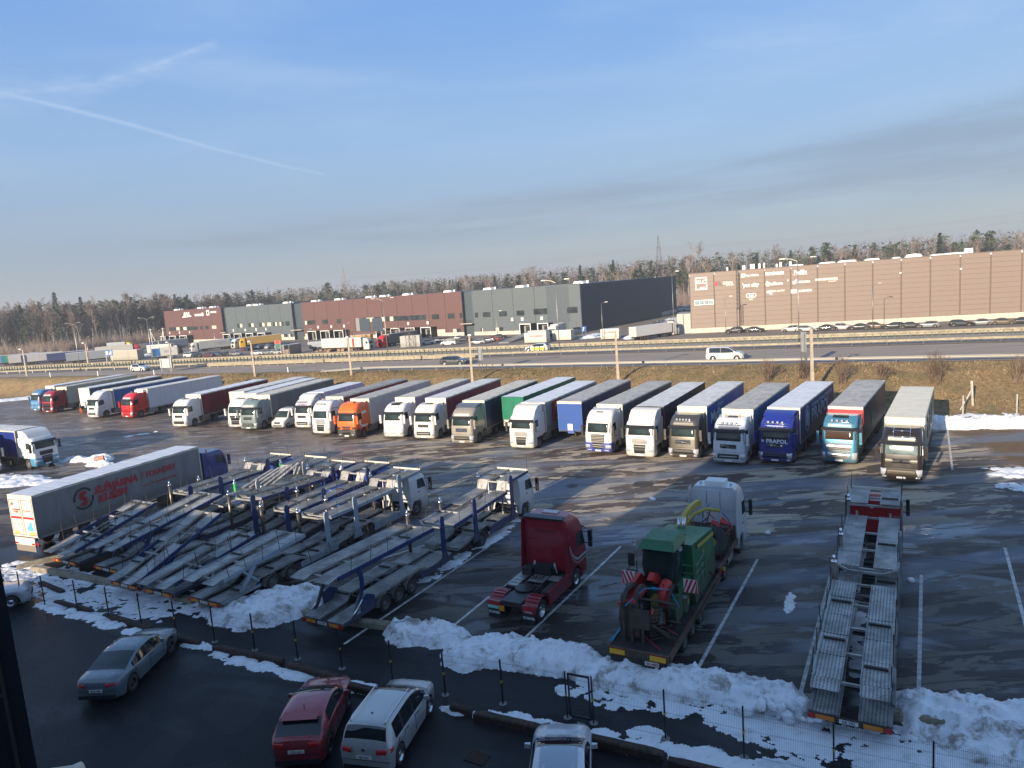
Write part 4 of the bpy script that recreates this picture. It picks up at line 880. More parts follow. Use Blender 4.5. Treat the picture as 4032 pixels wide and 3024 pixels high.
# counts stay under the limit for each kind; the mass behind is one woodland
npn = nbr = nsp = 0
for i in range(700):
    x = -265+(ft.random())*520
    if i < 190: x = -300+ft.random()*140            # the near wood on the left
    row = ft.random()**1.3*45; y = edge_y(x)+row; left = x < -165
    hk = 1.0 if left else ft.uniform(.86, 1.05)
    conf = ft.random() < ((.56 if x < -178 else .2) if left else (.30 if x < 60 else .26))
    if left and row < 9: conf = ft.random() < .15
    where = 'in the near wood at the far left' if left else ('behind the dark red and grey warehouse' if x < 70 else 'behind the brown warehouse')
    if conf and ft.random() < .72:
        if npn < 240: tree(PINES[ft.randrange(5)], x, y, -1, hk*ft.uniform(.76, .98), 'green topped pine with a bare trunk '+where, ('pines '+where, 'p')); npn += 1
    elif conf:
        if nsp < 90: tree(SPR[ft.randrange(3)], x, y, -1, hk*ft.uniform(.75, 1.1), 'dark pointed spruce '+where, ('spruces '+where, 's')); nsp += 1
    elif nbr < 295: tree(BIR[ft.randrange(6)], x, y, -1, hk*ft.uniform(.72, 1.12), 'bare leafless pale trunked tree '+where, ('bare trees '+where, 'b')); nbr += 1
# the mass of the wood behind: stems and canopy as one object
b = MB(); b2 = MB(); b3 = MB()
for i in range(8200):
    x = ft.uniform(-560, 640); y = edge_y(max(-420, min(320, x)))+12+ft.random()*90; h = ft.uniform(14, 22.5); a = ft.random()*3.14; w_ = ft.uniform(.07, .17); dx, dy = cos(a)*w_, sin(a)*w_; l = ft.gauss(0, .7)
    (b if ft.random() < .8 else b3).add([(x-dx, y-dy, -1), (x+dx, y+dy, -1), (x+l+dx*.3, y+dy*.3, h), (x+l-dx*.3, y-dy*.3, h)], [(0, 1, 2, 3)], False)
    for k in range(15):
        z = h*ft.uniform(.30, 1.15); l2 = ft.uniform(1.0, 2.6); a2 = ft.random()*6.28; p = Vector((x+l*z/h, y, z*.93)); e = p+Vector((cos(a2)*l2*.6, sin(a2)*l2*.6, l2*.9)); b.add([p, p+Vector((.26, .14, .0)), e], [(0, 1, 2)], False)
    if ft.random() < (.7 if x < -150 else .25):
        for k in range(16):
            p = Vector((x+ft.gauss(0, 1.3), y+ft.gauss(0, 1.3), h*ft.uniform(.6, 1.05))); u = Vector((ft.gauss(0, 1), ft.gauss(0, 1), ft.gauss(0, .5)))*.8; v = Vector((ft.gauss(0, 1), ft.gauss(0, 1), ft.gauss(0, .5)))*.55
            b2.add([p-u, p+v, p+u, p-v], [(0, 1, 2, 3)], False)
e = thing('woodland', 'mass of bare stems and evergreens deeper in the wood behind the warehouses', 'woodland', (0, 0, 0)); e['kind'] = 'stuff'
for bb, nm, m in ((b, 'stems', MTW), (b2, 'canopy', MNEED), (b3, 'pale_stems', MBW)): o = bb.obj(nm, m, e, fix=False); o['kind'] = 'stuff'
b = MB()
for i in range(2600):                                # scrub along the edge of the wood
    x = ft.uniform(-320, -120) if i % 3 else ft.uniform(40, 130); y = edge_y(x)-ft.uniform(0, 9); h = ft.uniform(2, 6.5)
    for k in range(7):
        a = ft.random()*6.28; p = Vector((x+ft.gauss(0, .3), y, -1)); e_ = p+Vector((cos(a)*h*.3, sin(a)*h*.3, h*ft.uniform(.7, 1.1))); b.add([p, p+Vector((.10, 0, 0)), e_+Vector((.03, 0, 0)), e_], [(0, 1, 2, 3)], False)
o = b.obj('undergrowth', MTW, None, fix=False); tag(o, 'brown leafless scrub along the foot of the wood', 'scrub', kind='stuff')
# bare bushes on the bank
MBUSH = M('bush_twig', (.15, .105, .075), .9, var=.3)
def bush(seed, h, w_, n=70):
    r = random.Random(seed); b = MB()
    for i in range(n):
        a = r.random()*6.28; s = r.random(); p = Vector((r.gauss(0, .22), r.gauss(0, .22), 0)); sp = w_*s*.5; e = Vector((cos(a)*sp, sin(a)*sp*.8, h*(1-.35*s*s)*r.uniform(.7, 1.05))); m = p.lerp(e, .5)+Vector((0, 0, h*.08))
        b.tube([p, m, e], .022, 3, .008, cap=False)
        for k in range(6):
            f = r.uniform(.35, 1); q = m.lerp(e, f) if f > .5 else p.lerp(m, f*2); g_ = q+Vector((r.gauss(0, .28), r.gauss(0, .28), r.uniform(.2, .75))); b.add([q-Vector((.012, 0, 0)), q+Vector((.012, 0, 0)), g_], [(0, 1, 2)], False)
    return b.mesh('branches', MBUSH, False)
BU = [bush(i, h, w_) for i, (h, w_) in enumerate(((2.6, 3.2), (3.0, 3.4), (2.0, 2.6)))]
for x, y, k, s, lb in [(29.5, 81, 0, 1.0, 'bare bush on the bank above the light blue trailer'), (36.2, 77, 1, .95, 'bare bush on the bank right of the rightmost concrete lamp post'), (39.8, 75.5, 2, 1.0, 'low bare bush on the bank between two larger ones'), (44.2, 73.0, 1, 1.1, 'large bare bush on the bank above the cream trailer roof'), (50.6, 69.8, 0, 1.15, 'bare bush behind the braced post on the bank'), (52.5, 70.5, 2, 1.0, 'thin bare bush right of the braced post'), (33.2, 80, 2, 1.1, 'low bare bush by the foot of the tall sign')]:
    o = link('bush', BU[k], None, (x, y, bankz(x, y)), (0, 0, rnd.random()*6)); o.scale = (s,)*3; tag(o, lb, 'bush', 'bare bushes on the bank')
# dry grass on the bank
MGR = [M('grass_straw', (.235, .165, .085), .95, var=.35, vscale=.6, space='Object'), M('grass_olive', (.15, .118, .056), .95, var=.35, vscale=.5, space='Object')]
b = MB()
for i in range(52000):
    x = -75+ft.random()**.8*150; w_ = bank_w(x); yn = y_near(x); y = yn-w_-1.0+ft.random()*(w_+.8)
    if x > 36 and y < yn-w_+1.5 and ft.random() < .7: continue
    z = bankz(x, y); h = ft.uniform(.07, .20)*(1.5 if fbm(x, y, .25, 2) > .12 else .8); a = ft.random()*6.28; d = Vector((cos(a), sin(a), 0))*.06; l = Vector((ft.gauss(.05, .10), ft.gauss(0, .10), h)); p = Vector((x, y, z-.02)); b.m = 0 if fbm(x, y+70, .12, 3) > -.12 else 1
    b.add([p-d, p+d, p+l+d*.3], [(0, 1, 2)], False)
o = b.obj('grass', MGR, None, fix=False); tag(o, 'dry yellow brown grass covering the highway bank', 'grass', kind='stuff')
# ------------------------------------------------------------------ vehicle materials and shared meshes
MTY = M('tyre_rubber', (.018, .018, .019), .8, dirt=.7, dcol=(.06, .05, .042)); MRIM = M('steel_rim', (.34, .34, .33), .5, .5, dirt=.7); MALU = M('polished_rim', (.62, .63, .65), .22, .95)
MCH = M('chassis_black', (.022, .022, .024), .6, dirt=.6, dcol=(.07, .058, .048)); MPLA = M('black_plastic', (.020, .020, .022), .5); MGLS = M('cab_glass', (.022, .034, .034), .06, spec=.42, var=.5, vscale=1.2)
MHL = M('headlight', (.55, .56, .58), .08, .4); MAMB = M('amber_lens', (.85, .30, .02), .3); MREDL = M('red_lens', (.45, .015, .012), .25); MCHR = M('chrome', (.75, .75, .76), .12, 1.0); MPLT = M('plate_white', (.72, .72, .70), .5)
MTANK = M('aluminium_tank', (.48, .48, .48), .35, .85, dirt=.5); MGREEN_P = M('plate_green', (.25, .62, .50), .5); MGRILLE = M('grille_black', (.010, .010, .011), .45)
def paint(name, col, dirt=.35, metal=0.0, rough=.32): return M('paint_'+name, col, rough, metal, coat=.6, dirt=dirt, dcol=(.10, .085, .068))
def wheel_meshes(key, r, w_, rim, dual=False, n=20):
    if key in WM: return WM[key]
    t = MB(); h = w_/2; prof = [(-h, r*.58), (-h, r*.88), (-h*.75, r), (h*.75, r), (h, r*.88), (h, r*.58)]
    t.lathe(prof, n); t.lathe([(-h*.6, r*.6), (-h*.6, .01)], n)
    if dual: t.lathe([(q-w_-.05, b_) for q, b_ in prof], n)
    k = MB(); k.lathe([(h*.98, r*.60), (h*.80, r*.55), (h*.35, r*.50), (h*.30, r*.33), (h*.75, r*.24), (h*.80, r*.10), (h*.80, 0.0)] if not dual else [(h*.98, r*.60), (h*.70, r*.56), (-h*.35, r*.48), (-h*.45, r*.30), (h*.35, r*.22), (h*.42, 0.0)], n)
    for i in range(10):
        a = 2*pi*i/10; k.box(h*.3, h*.48, r*.40*cos(a)-.018, r*.40*cos(a)+.018, r*.40*sin(a)-.018, r*.40*sin(a)+.018)
    WM[key] = (t.mesh('wheel', MTY), k.mesh('rim', rim)); return WM[key]
WM = {}
def wheel(t, key, x, y, r, side):
    tm, km_ = WM[key]; o = link('wheel', tm, t, (x, y, r), (rnd.random()*6 if side > 0 else 0, 0, 0 if side > 0 else pi)); link('rim', km_, o); return o
wheel_meshes('truck', .50, .30, MRIM); wheel_meshes('truckA', .50, .30, MALU); wheel_meshes('dual', .50, .28, MRIM, True); wheel_meshes('dualA', .50, .28, MALU, True); wheel_meshes('small', .40, .28, MRIM)

def ringpts(z, yf, yb, hw, r, rb=.06, n=5):           # rounded footprint at a height: front towards +y
    p = []
    for (cx_, cy_, a0, rr) in ((hw-r, yf-r, 0, r), (-hw+r, yf-r, 90, r), (-hw+rb, yb+rb, 180, rb), (hw-rb, yb+rb, 270, rb)):
        for i in range(n+1):
            a = R(a0+90*i/n); p.append((cx_+rr*cos(a), cy_+rr*sin(a), z))
    return p
class Shell:                                          # lofted body whose front and side can carry fitted patches
    def __init__(s, rings): s.r = rings
    def at(s, z):
        r = s.r
        if z <= r[0][0]: return r[0]
        for a, b in zip(r, r[1:]):
            if a[0] <= z <= b[0]: f = (z-a[0])/max(1e-6, b[0]-a[0]); return tuple(p*(1-f)+q*f for p, q in zip(a, b))
        return r[-1]
    def loft(s, b, cap=True):
        rows = [ringpts(*q) for q in s.r]; b.grid(rows, closed=True)
        if cap: b.add(rows[-1], [list(range(len(rows[-1])))], False)
        b.add(rows[0], [list(range(len(rows[0])))[::-1]], False); return b
    def fpt(s, x, z, off=0.0):
        z_, yf, yb, hw, r = s.at(z)[:5]
        ax = abs(x)
        if ax <= hw-r: return (x, yf+off, z)
        d = min(1.0, (ax-(hw-r))/r); a = math.asin(d); return (math.copysign(hw-r+(r+off)*sin(a), x), yf-r+(r+off)*cos(a), z)
    def front(s, b, z0, z1, x0, x1, off=.012, nx=8, nz=3, x0t=None, x1t=None, rim=True):
        x0t = x0 if x0t is None else x0t; x1t = x1 if x1t is None else x1t; rows = []
        for j in range(nz+1):
            f = j/nz; z = z0+(z1-z0)*f; a, c = x0+(x0t-x0)*f, x1+(x1t-x1)*f; rows.append([s.fpt(a+(c-a)*i/nx, z, off) for i in range(nx+1)])
        if rim:
            rows = [[s.fpt(x0+(x1-x0)*i/nx, z0, -.01) for i in range(nx+1)]]+rows+[[s.fpt(x0t+(x1t-x0t)*i/nx, z1, -.01) for i in range(nx+1)]]
        return b.grid(rows)
    def side(s, b, sx, quad, off=.012):               # quad: (y0,z0),(y1,z1).. polygon on the side
        pts = [(sx*(s.at(z)[3]+off), y, z) for (y, z) in quad]; inn = [(sx*(s.at(z)[3]-.02), y, z) for (y, z) in quad]; n = len(pts)
        return b.add(pts+inn, [list(range(n))]+[(i, (i+1) % n, n+(i+1) % n, n+i) for i in range(n)], False)

CAB = {
 'V': dict(up=[(1.12,2.90,.70,1.23,.30),(1.6,2.88,.70,1.24,.32),(1.98,2.84,.70,1.24,.34),(2.45,2.74,.70,1.23,.36),(2.86,2.62,.70,1.21,.38),(3.12,2.50,.70,1.19,.42),(3.42,2.16,.70,1.15,.48),(3.60,1.70,.70,1.08,.5)], ws=(2.0,2.80)),
 'S': dict(up=[(1.12,2.90,.70,1.24,.26),(1.6,2.90,.70,1.25,.28),(2.0,2.86,.70,1.25,.30),(2.5,2.76,.70,1.24,.34),(2.85,2.68,.70,1.22,.36),(3.25,2.52,.70,1.19,.42),(3.62,2.20,.70,1.13,.5),(3.80,1.85,.70,1.02,.5)], ws=(2.02,2.80)),
 'D': dict(up=[(1.12,2.88,.70,1.24,.22),(1.7,2.88,.70,1.25,.24),(2.05,2.85,.70,1.25,.24),(2.5,2.76,.70,1.24,.26),(2.86,2.66,.70,1.23,.30),(3.05,2.58,.70,1.21,.34),(3.22,2.35,.70,1.15,.4)], ws=(2.08,2.80)),
 'L': dict(up=[(1.05,2.86,.85,1.20,.24),(1.6,2.86,.85,1.22,.26),(1.95,2.82,.85,1.22,.28),(2.4,2.72,.85,1.20,.30),(2.62,2.64,.85,1.17,.34),(2.76,2.40,.85,1.08,.4)], ws=(1.78,2.50)),
}
def cab(t, kind, col, o):
    """tractor cab on local axes: front towards +y, trailer front wall at y=0"""
    C = CAB[kind]; up_ = Shell(C['up']); body = o.get('mat') or paint(col[0], col[1], o.get('dirt', .3), o.get('metal', 0.0)); low = paint(*o['low']) if 'low' in o else body
    cb = up_.loft(MB()).obj('cab_body', body, t); zb, zt = C['ws']; z0 = C['up'][0][0]
    lo = Shell([(.30,2.82,2.02,1.17,.25),(.42,2.92,2.02,1.24,.27),(.75,2.95,2.02,1.245,.27),(1.10,2.92,2.02,1.235,.28)] if kind != 'L' else [(.34,2.78,2.0,1.15,.22),(.5,2.90,2.0,1.22,.24),(1.03,2.88,2.0,1.21,.24)])
    lo.loft(MB()).obj('bumper', low, t)
    b = MB()                                          # wheel arch and rear lower corner
    for sx in (-1, 1):
        rows = []
        for i in range(9):
            a = pi*i/8; yy, zz_ = 1.47+.60*cos(a), .52+.62*sin(a); rows.append([(sx*.80, yy, zz_), (sx*1.22, yy, zz_)])
        b.grid(rows)
        b.box(min(sx*.95, sx*1.22), max(sx*.95, sx*1.22), .72, .86, .5, z0)
        pts = [(.72, z0+.01)]+[(1.47-.60*cos(pi*i/10), .52+.62*sin(pi*i/10)) for i in range(11)]+[(2.15, z0+.01)]
        b.prism(pts, sx*1.19, sx*1.228, 'x')
    b.obj('wheel_arch', MPLA if kind in 'DI' else body, t)
    g = MB(); up_.front(g, zb, zt, -1.13, 1.13, .012, 10, 4); ws = g.obj('windscreen', o.get('glass', MGLS), t)
    if o.get('curtain'): g = MB(); up_.front(g, zt-.2, zt-.02, -1.1, 1.1, .02, 8, 1); g.obj('curtain', M('curtain_pale', (.55, .53, .50), .9), ws)
    for sx in (-1, 1):
        yA, yB = 1.62, 2.42
        g = MB(); up_.side(g, sx, [(yA, zb+.05), (yB+.12, zb-.02), (yB-.08, zt-.08), (yA+.05, zt-.05)]); g.obj('side_window', MGLS, t)
        d = MB()
        for q in ([(1.50, .55+z0-.5), (1.52, z0), (1.54, zt+.02), (1.52, zt+.02)], [(2.56, z0), (2.58, z0), (2.50, zb), (2.48, zb)]): up_.side(d, sx, q, .004)
        up_.side(d, sx, [(1.66, 1.55), (1.86, 1.55), (1.86, 1.61), (1.66, 1.61)], .02); d.obj('door_trim', MPLA, t)
        m = MB(); mx = sx*1.47
        m.box(mx-.09, mx+.09, 2.70, 2.88, zb-.02, zb+.58); m.box(mx-.09, mx+.09, 2.70, 2.86, zb-.30, zb-.05)
        mo = m.obj('mirror', o.get('mirror', body) if not isinstance(o.get('mirror'), str) else MPLA, t)
        m = MB(); m.beam((sx*1.18, 2.62, zb+.5), (mx, 2.76, zb+.5), .04, .04); m.beam((sx*1.20, 2.7, zb-.1), (mx, 2.76, zb-.1), .04, .04); m.obj('mirror_arm', MPLA, mo)
        m = MB(); m.box(mx-.08, mx+.08, 2.685, 2.698, zb, zb+.56); m.obj('mirror_glass', MGLS, mo)
    # front details by make of face
    f = o.get('face', kind); G = lambda *a, m=MGRILLE, nm='grille', **k: (lambda q: (up_ if a[0] >= z0 else lo).front(q, *a, **k).obj(nm, m, t))(MB())
    def slats(sh, z_a, z_b, x0, x1, n, m, off=.03):
        b = MB()
        for i in range(n):
            zc = z_a+(z_b-z_a)*(i+.5)/n; sh.front(b, zc-.022, zc+.022, x0, x1, off, 6, 1)
        return b.obj('grille_slat', m, t)
    grim = o.get('grille_mat', MGRILLE)
    if f == 'V':                                      # tall face, slim upper grille with diagonal bar, wide lower grille
        G(1.42, 1.72, -.62, .62); b = MB(); b.beam((-.5, up_.fpt(0, 1.48)[1]+.03, 1.47), (.5, up_.fpt(0, 1.68)[1]+.03, 1.67), .03, .03); b.cyl((0, up_.fpt(0, 1.57)[1]+.035, 1.57), .075, .03, 'y', 12); b.obj('badge', MCHR, t)
        slats(up_, 1.44, 1.70, -.58, .58, 2, o.get('slat', MPLA), .02)
        lo.front(MB(), .62, .98, -.82, .82).obj('grille', grim, t); slats(lo, .72, .86, -.68, .68, 1, o.get('bar', body), .05)
        if 'frame' in o: b = MB(); up_.front(b, 1.72, 1.75, -.64, .64, .03, 6, 1); up_.front(b, 1.39, 1.42, -.64, .64, .03, 6, 1); b.obj('grille_frame', o['frame'], t)
        for sx in (-1, 1): b = MB(); lo.front(b, .56, 1.02, sx*.98, sx*1.20, .02, 4, 2, sx*.86, sx*1.225); b.obj('headlight', MHL, t)
        for sx in (-1, 1): b = MB(); lo.front(b, .42, .52, sx*.88, sx*1.12, .015, 3, 1); b.obj('fog_light', MHL, t)
    elif f == 'W':                                    # newer face: one large grille plate
        b = MB(); up_.front(b, 1.13, 1.75, -.80, .80, .02, 8, 2, -.88, .88); b.obj('grille', o.get('plate', MGRILLE), t); b = MB(); lo.front(b, .55, 1.08, -.66, .66, .02, 8, 2, -.8, .8); b.obj('grille', o.get('plate', MGRILLE), t)
        for zc in (.68, .84, 1.0): slats(lo, zc-.05, zc+.05, -.5, .5, 1, MGRILLE, .035)
        for zc in (1.24, 1.40): slats(up_, zc-.05, zc+.05, -.42, .42, 1, MGRILLE, .035)
        b = MB(); b.beam((-.45, up_.fpt(0, 1.5)[1]+.04, 1.5), (.45, up_.fpt(0, 1.68)[1]+.04, 1.70), .03, .03); b.obj('badge', MCHR, t)
        for sx in (-1, 1): b = MB(); lo.front(b, .55, 1.06, sx*.84, sx*1.16, .02, 4, 2, sx*.98, sx*1.225); b.obj('headlight', MHL, t)
    elif f == 'D':
        G(1.38, 1.80, -.66, .66); slats(up_, 1.40, 1.80, -.66, .66, 4, o.get('slat', body), .03)
        G(1.14, 1.30, -.52, .52); b = MB(); lo.front(b, .56, 1.09, -.46, .46, .015, 6, 2, -.52, .52); b.obj('grille', MGRILLE, t); slats(lo, .62, 1.06, -.44, .44, 4, MPLA, .03)
        for sx in (-1, 1): b = MB(); lo.front(b, .70, .95, sx*.78, sx*1.20, .018, 4, 1); b.obj('headlight', MHL, t)
    elif f == 'S':
        b = MB(); up_.front(b, 1.14, 1.84, -.60, .60, .015, 6, 2, -.66, .66); b.obj('grille', MGRILLE, t); slats(up_, 1.14, 1.80, -.60, .60, 5, o.get('slat', MCHR), .04); b = MB(); lo.front(b, .62, 1.09, -.5, .5, .015, 6, 2); b.obj('grille', MGRILLE, t); slats(lo, .66, 1.06, -.48, .48, 2, o.get('slat', MCHR), .04)
        for sx in (-1, 1): b = MB(); lo.front(b, .66, .95, sx*.72, sx*1.18, .02, 4, 1); b.obj('headlight', MHL, t)
        for sx in (-1, 1): b = MB(); lo.front(b, .42, .52, sx*.6, sx*1.0, .015, 4, 1); b.obj('fog_light', MHL, t)
    elif f == 'I':
        b = MB(); up_.front(b, 1.30, 1.44, -.55, .55, .015, 6, 1, -.62, .62); up_.front(b, 1.14, 1.26, -.50, .50, .015, 6, 1); b.obj('grille', MGRILLE, t); slats(up_, 1.44, 1.52, -.66, .66, 1, MCHR, .03)
        lo.front(MB(), .66, 1.06, -.5, .5).obj('grille', MGRILLE, t)
        for sx in (-1, 1): b = MB(); up_.front(b, 1.16, 1.40, sx*.78, sx*1.18, .02, 4, 1); b.obj('headlight', MPLA, t); b = MB(); lo.front(b, .5, .62, sx*.66, sx*.95, .02, 3, 1); b.obj('fog_light', MHL, t)
    elif f == 'M':
        b = MB(); up_.front(b, 1.13, 1.72, -.62, .62, .015, 6, 2, -.84, .84); b.obj('grille', MGRILLE, t); b = MB(); b.lathe([(.0, .15), (.02, .15), (.02, .12), (0, .12)], 16, 'y', (0, up_.fpt(0, 1.55)[1]+.02, 1.5)); b.obj('badge', MCHR, t)
        b = MB(); lo.front(b, .6, 1.08, -.6, .6, .015, 6, 2); b.obj('grille', MGRILLE, t); slats(lo, .62, 1.06, -.58, .58, 3, MPLA, .03)
        for sx in (-1, 1): b = MB(); lo.front(b, .55, .98, sx*.82, sx*1.18, .02, 4, 2); b.obj('headlight', MHL, t)
    elif f == 'R':
        b = MB(); up_.front(b, 1.12, 1.5, -.6, .6, .015, 6, 2); b.obj('grille', MGRILLE, t)
        for sx in (-1, 1): b = MB(); lo.front(b, .62, .9, sx*.74, sx*1.15, .02, 4, 1); b.obj('headlight', MHL, t)
    MB().box(-.27, .27, lo.fpt(0, .45)[1]+.005, lo.fpt(0, .45)[1]+.022, .38, .50).obj('number_plate', MPLT, t)
    b = MB()
    for x0, x1 in ((-.75, -.25), (.15, .7)): b.beam((x0, up_.fpt(x0, zb+.02)[1]+.03, zb+.0), (x1, up_.fpt(x1, zb+.28)[1]+.03, zb+.22), .022, .02)
    b.obj('wiper', MPLA, t)
    if o.get('visor', kind in 'VSD'):
        rows = [[up_.fpt(-1.16+2.32*i/8, zt+.06, .03) for i in range(9)], [tuple(Vector(up_.fpt(-1.16+2.32*i/8, zt-.14, .22))) for i in range(9)]]
        b = MB(); b.grid(rows); b.grid([[(p[0], p[1], p[2]+.03) for p in r_] for r_ in rows]); b.obj('sun_visor', o.get('visor_mat', MPLA), t)
    if kind in 'VS' and o.get('sign', True):
        b = MB(); up_.front(b, zt+.10, zt+.36, -.80, .80, .02, 8, 1); b.obj('sign_panel', o.get('sign_mat', M('sign_panel_pale', (.50, .52, .50), .2)), t)
    if o.get('signtext'): text(t, o['signtext'][0], o['signtext'][1], tuple(Vector(up_.fpt(0, zt+.23, .05))), (-1, 0, 0), (0, -.35, 1), o['signtext'][2], sx=o['signtext'][3] if len(o['signtext']) > 3 else 1, bold=.02)
    if o.get('hatch', kind == 'V'): MB().hexa([(-.36,1.55,3.585),(.36,1.55,3.585),(.36,1.05,3.6),(-.36,1.05,3.6),(-.36,1.55,3.66),(.36,1.55,3.66),(.36,1.05,3.66),(-.36,1.05,3.66)]).obj('roof_hatch', MPLA, t)
    rt_z = C['up'][-1][0]
    if o.get('spoiler'):                              # wind deflector up to the trailer roof
        sm = paint(*o['spoiler']) if isinstance(o['spoiler'], tuple) else body; zs = rt_z-.02; top = o.get('top', 3.98)
        yfs = 2.15 if kind == 'D' else 1.75
        rows = [[(x*1.12, yfs, zs) for x in (-1, -.5, 0, .5, 1)], [(x*1.13, yfs-.35, zs+(top-zs)*.55) for x in (-1, -.5, 0, .5, 1)], [(x*1.15, yfs-.85, zs+(top-zs)*.95) for x in (-1, -.5, 0, .5, 1)], [(x*1.17, .42, top) for x in (-1, -.5, 0, .5, 1)]]
        b = MB(); b.grid(rows)
        for sx in (0, -1):
            b.add([rows[0][sx], rows[1][sx], rows[2][sx], rows[3][sx], (rows[3][sx][0], .42, zs)], [(0, 1, 2, 3, 4)], False)
        b.obj('roof_spoiler', sm, t)
    if o.get('side_fairing', True):
        for sx in (-1, 1): b = MB(); b.hexa([(sx*1.22,.25,1.2),(sx*1.24,.25,1.2),(sx*1.24,.70,1.2),(sx*1.22,.70,1.2),(sx*1.20,.25,rt_z),(sx*1.22,.25,rt_z),(sx*1.22,.70,rt_z),(sx*1.20,.70,rt_z)]); b.obj('side_deflector', body, t)
    if 'lights' in o:                                 # bar with spot lamps on the roof
        n = o['lights']; zc = o.get('lz', rt_z-.02); yl = up_.at(min(zc-.12, rt_z))[1]+.10
        b = MB(); b.tube([(-.95, yl-.25, zc-.28), (-.90, yl, zc-.12), (-.6, yl+.03, zc-.10), (.6, yl+.03, zc-.10), (.90, yl, zc-.12), (.95, yl-.25, zc-.28)], .03, 6); lb = b.obj('light_bar', MCHR, t)
        for i in range(n):
            x = -.52+1.04*i/(n-1); q = MB(); q.lathe([(-.08, .03), (-.06, .085), (.02, .10), (.03, .085)], 12, 'y', (x, yl+.05, zc+.02)); q.obj('spot_lamp', MCHR, lb); MB().cyl((x, yl+.075, zc+.02), .082, .02, 'y', 12).obj('lamp_lens', MHL, lb)
    if o.get('beacons'):
        for x in (-.55, .55): MB().cyl((x, 1.3, rt_z+.1), .07, .16, n=10).obj('beacon', MAMB, t)
    return body, up_, lo
def chassis(t, drive_y=-2.3, tank=True, wk='truck', dk='dual', rear=-3.0, skirt=None):
    b = MB()
    for sx in (-.42, .42): b.box(sx-.05, sx+.05, rear, 2.4, .72, .98)
    for yy in (.3, -.6, -1.4, rear+.1): b.box(-.37, .37, yy-.05, yy+.05, .75, .95)
    b.cyl((0, drive_y, .5), .12, 1.7, 'x', 8); b.cyl((0, 1.47, .5), .09, 1.8, 'x', 8); b.box(-.6, .6, -.2, 2.0, .45, .72); b.obj('chassis', MCH, t)
    if tank:
        for sx, L_ in ((-1, 1.5), (1, 1.1)):
            b = MB(); b.hexa([(sx*.55,-1.35,.42),(sx*1.12,-1.35,.42),(sx*1.12,-1.35+L_,.42),(sx*.55,-1.35+L_,.42),(sx*.55,-1.35,1.02),(sx*1.12,-1.35,1.02),(sx*1.12,-1.35+L_,1.02),(sx*.55,-1.35+L_,1.02)]); o_ = b.obj('fuel_tank', MTANK if not skirt else skirt, t)
            b = MB()
            for f in (.25, .55, .85): b.box(min(sx*.53, sx*1.135), max(sx*.53, sx*1.135), -1.35+L_*f-.03, -1.35+L_*f+.03, .41, 1.035)
            b.obj('tank_strap', MCH, o_)
    for sx in (-1, 1):
        wheel(t, wk, sx*1.04, 1.47, .5, sx); wheel(t, dk, sx*1.04, drive_y, .5, sx)
        b = MB(); rows = []
        for i in range(7):
            a = pi*(.08+.84*i/6); rows.append([(sx*.62, drive_y+.60*cos(a), .5+.60*sin(a)), (sx*1.22, drive_y+.60*cos(a), .5+.60*sin(a))])
        b.grid(rows); b.obj('mudguard', MPLA, t)

def curtain_mat(name, col, fold=.5, gloss=.42):
    if name in MC: return MC[name]
    m = bpy.data.materials.new(name); m.use_nodes = True; n = NT(m.node_tree); b = n.n['Principled BSDF']; MC[name] = m
    tc_ = n.n.new('ShaderNodeTexCoord').outputs['Object']; px, py, pz = n.sep(tc_)
    w_ = n.math('FRACT', n.math('DIVIDE', n.math('ADD', py, 40.0), .68)); strap = n.math('ABSOLUTE', n.math('SUBTRACT', w_, .5))
    f = n.noise(n.mapv(tc_, scale=(1, 1.4, .35)), 1.3, 4, .6); low = n.step(pz, 1.2, 2.2, .45, 0.0)
    c = n.mix(n.step(f, .25, .75), tuple(q*.78 for q in col), tuple(min(1, q*1.1) for q in col)); c = n.mix(n.math('MULTIPLY', n.step(n.math('ADD', f, low), .55, 1.0), .55), c, (.11, .095, .08))
    c = n.mix(n.step(strap, 0.0, .035, .35, 0.0), c, tuple(q*.45 for q in col))
    n.put(b.inputs['Base Color'], c); b.inputs['Roughness'].default_value = gloss; b.inputs['Specular IOR Level'].default_value = .35
    n.put(b.inputs['Normal'], n.bump(n.math('ADD', n.math('MULTIPLY', n.step(strap, 0, .06), .6), n.noise(n.mapv(tc_, scale=(1, 2.2, .25)), 1.2, 3, .5)), fold, .05)); return m
def roof_mat(name, col, dirt=.4):
    if name in MC: return MC[name]
    m = bpy.data.materials.new(name); m.use_nodes = True; n = NT(m.node_tree); b = n.n['Principled BSDF']; MC[name] = m
    tc_ = n.n.new('ShaderNodeTexCoord').outputs['Object']; px, py, pz = n.sep(tc_)
    rib = n.math('ABSOLUTE', n.math('SUBTRACT', n.math('FRACT', n.math('DIVIDE', n.math('ADD', py, 40.0), .62)), .5))
    f = n.noise(n.mapv(tc_, scale=(1.6, .5, 1)), 1.6, 6, .65, .4)
    c = n.mix(n.step(f, .3, .75), tuple(q*(1-dirt*.75) for q in col), col); c = n.mix(n.step(n.noise(tc_, .9, 4, .6, .3), .50, .68, 0, dirt), c, (.20, .17, .13))
    c = n.mix(n.step(rib, 0, .05, .22, 0), c, tuple(q*.5 for q in col))
    n.put(b.inputs['Base Color'], c); b.inputs['Roughness'].default_value = .5
    n.put(b.inputs['Normal'], n.bump(n.math('ADD', n.step(rib, 0, .12), n.noise(n.mapv(tc_, scale=(1, 2.5, 1)), .8, 2)), .5, .04)); return m
MCRM = M('trailer_cream', (.62, .59, .50), .5, var=.12, dirt=.45, dcol=(.20, .13, .08))
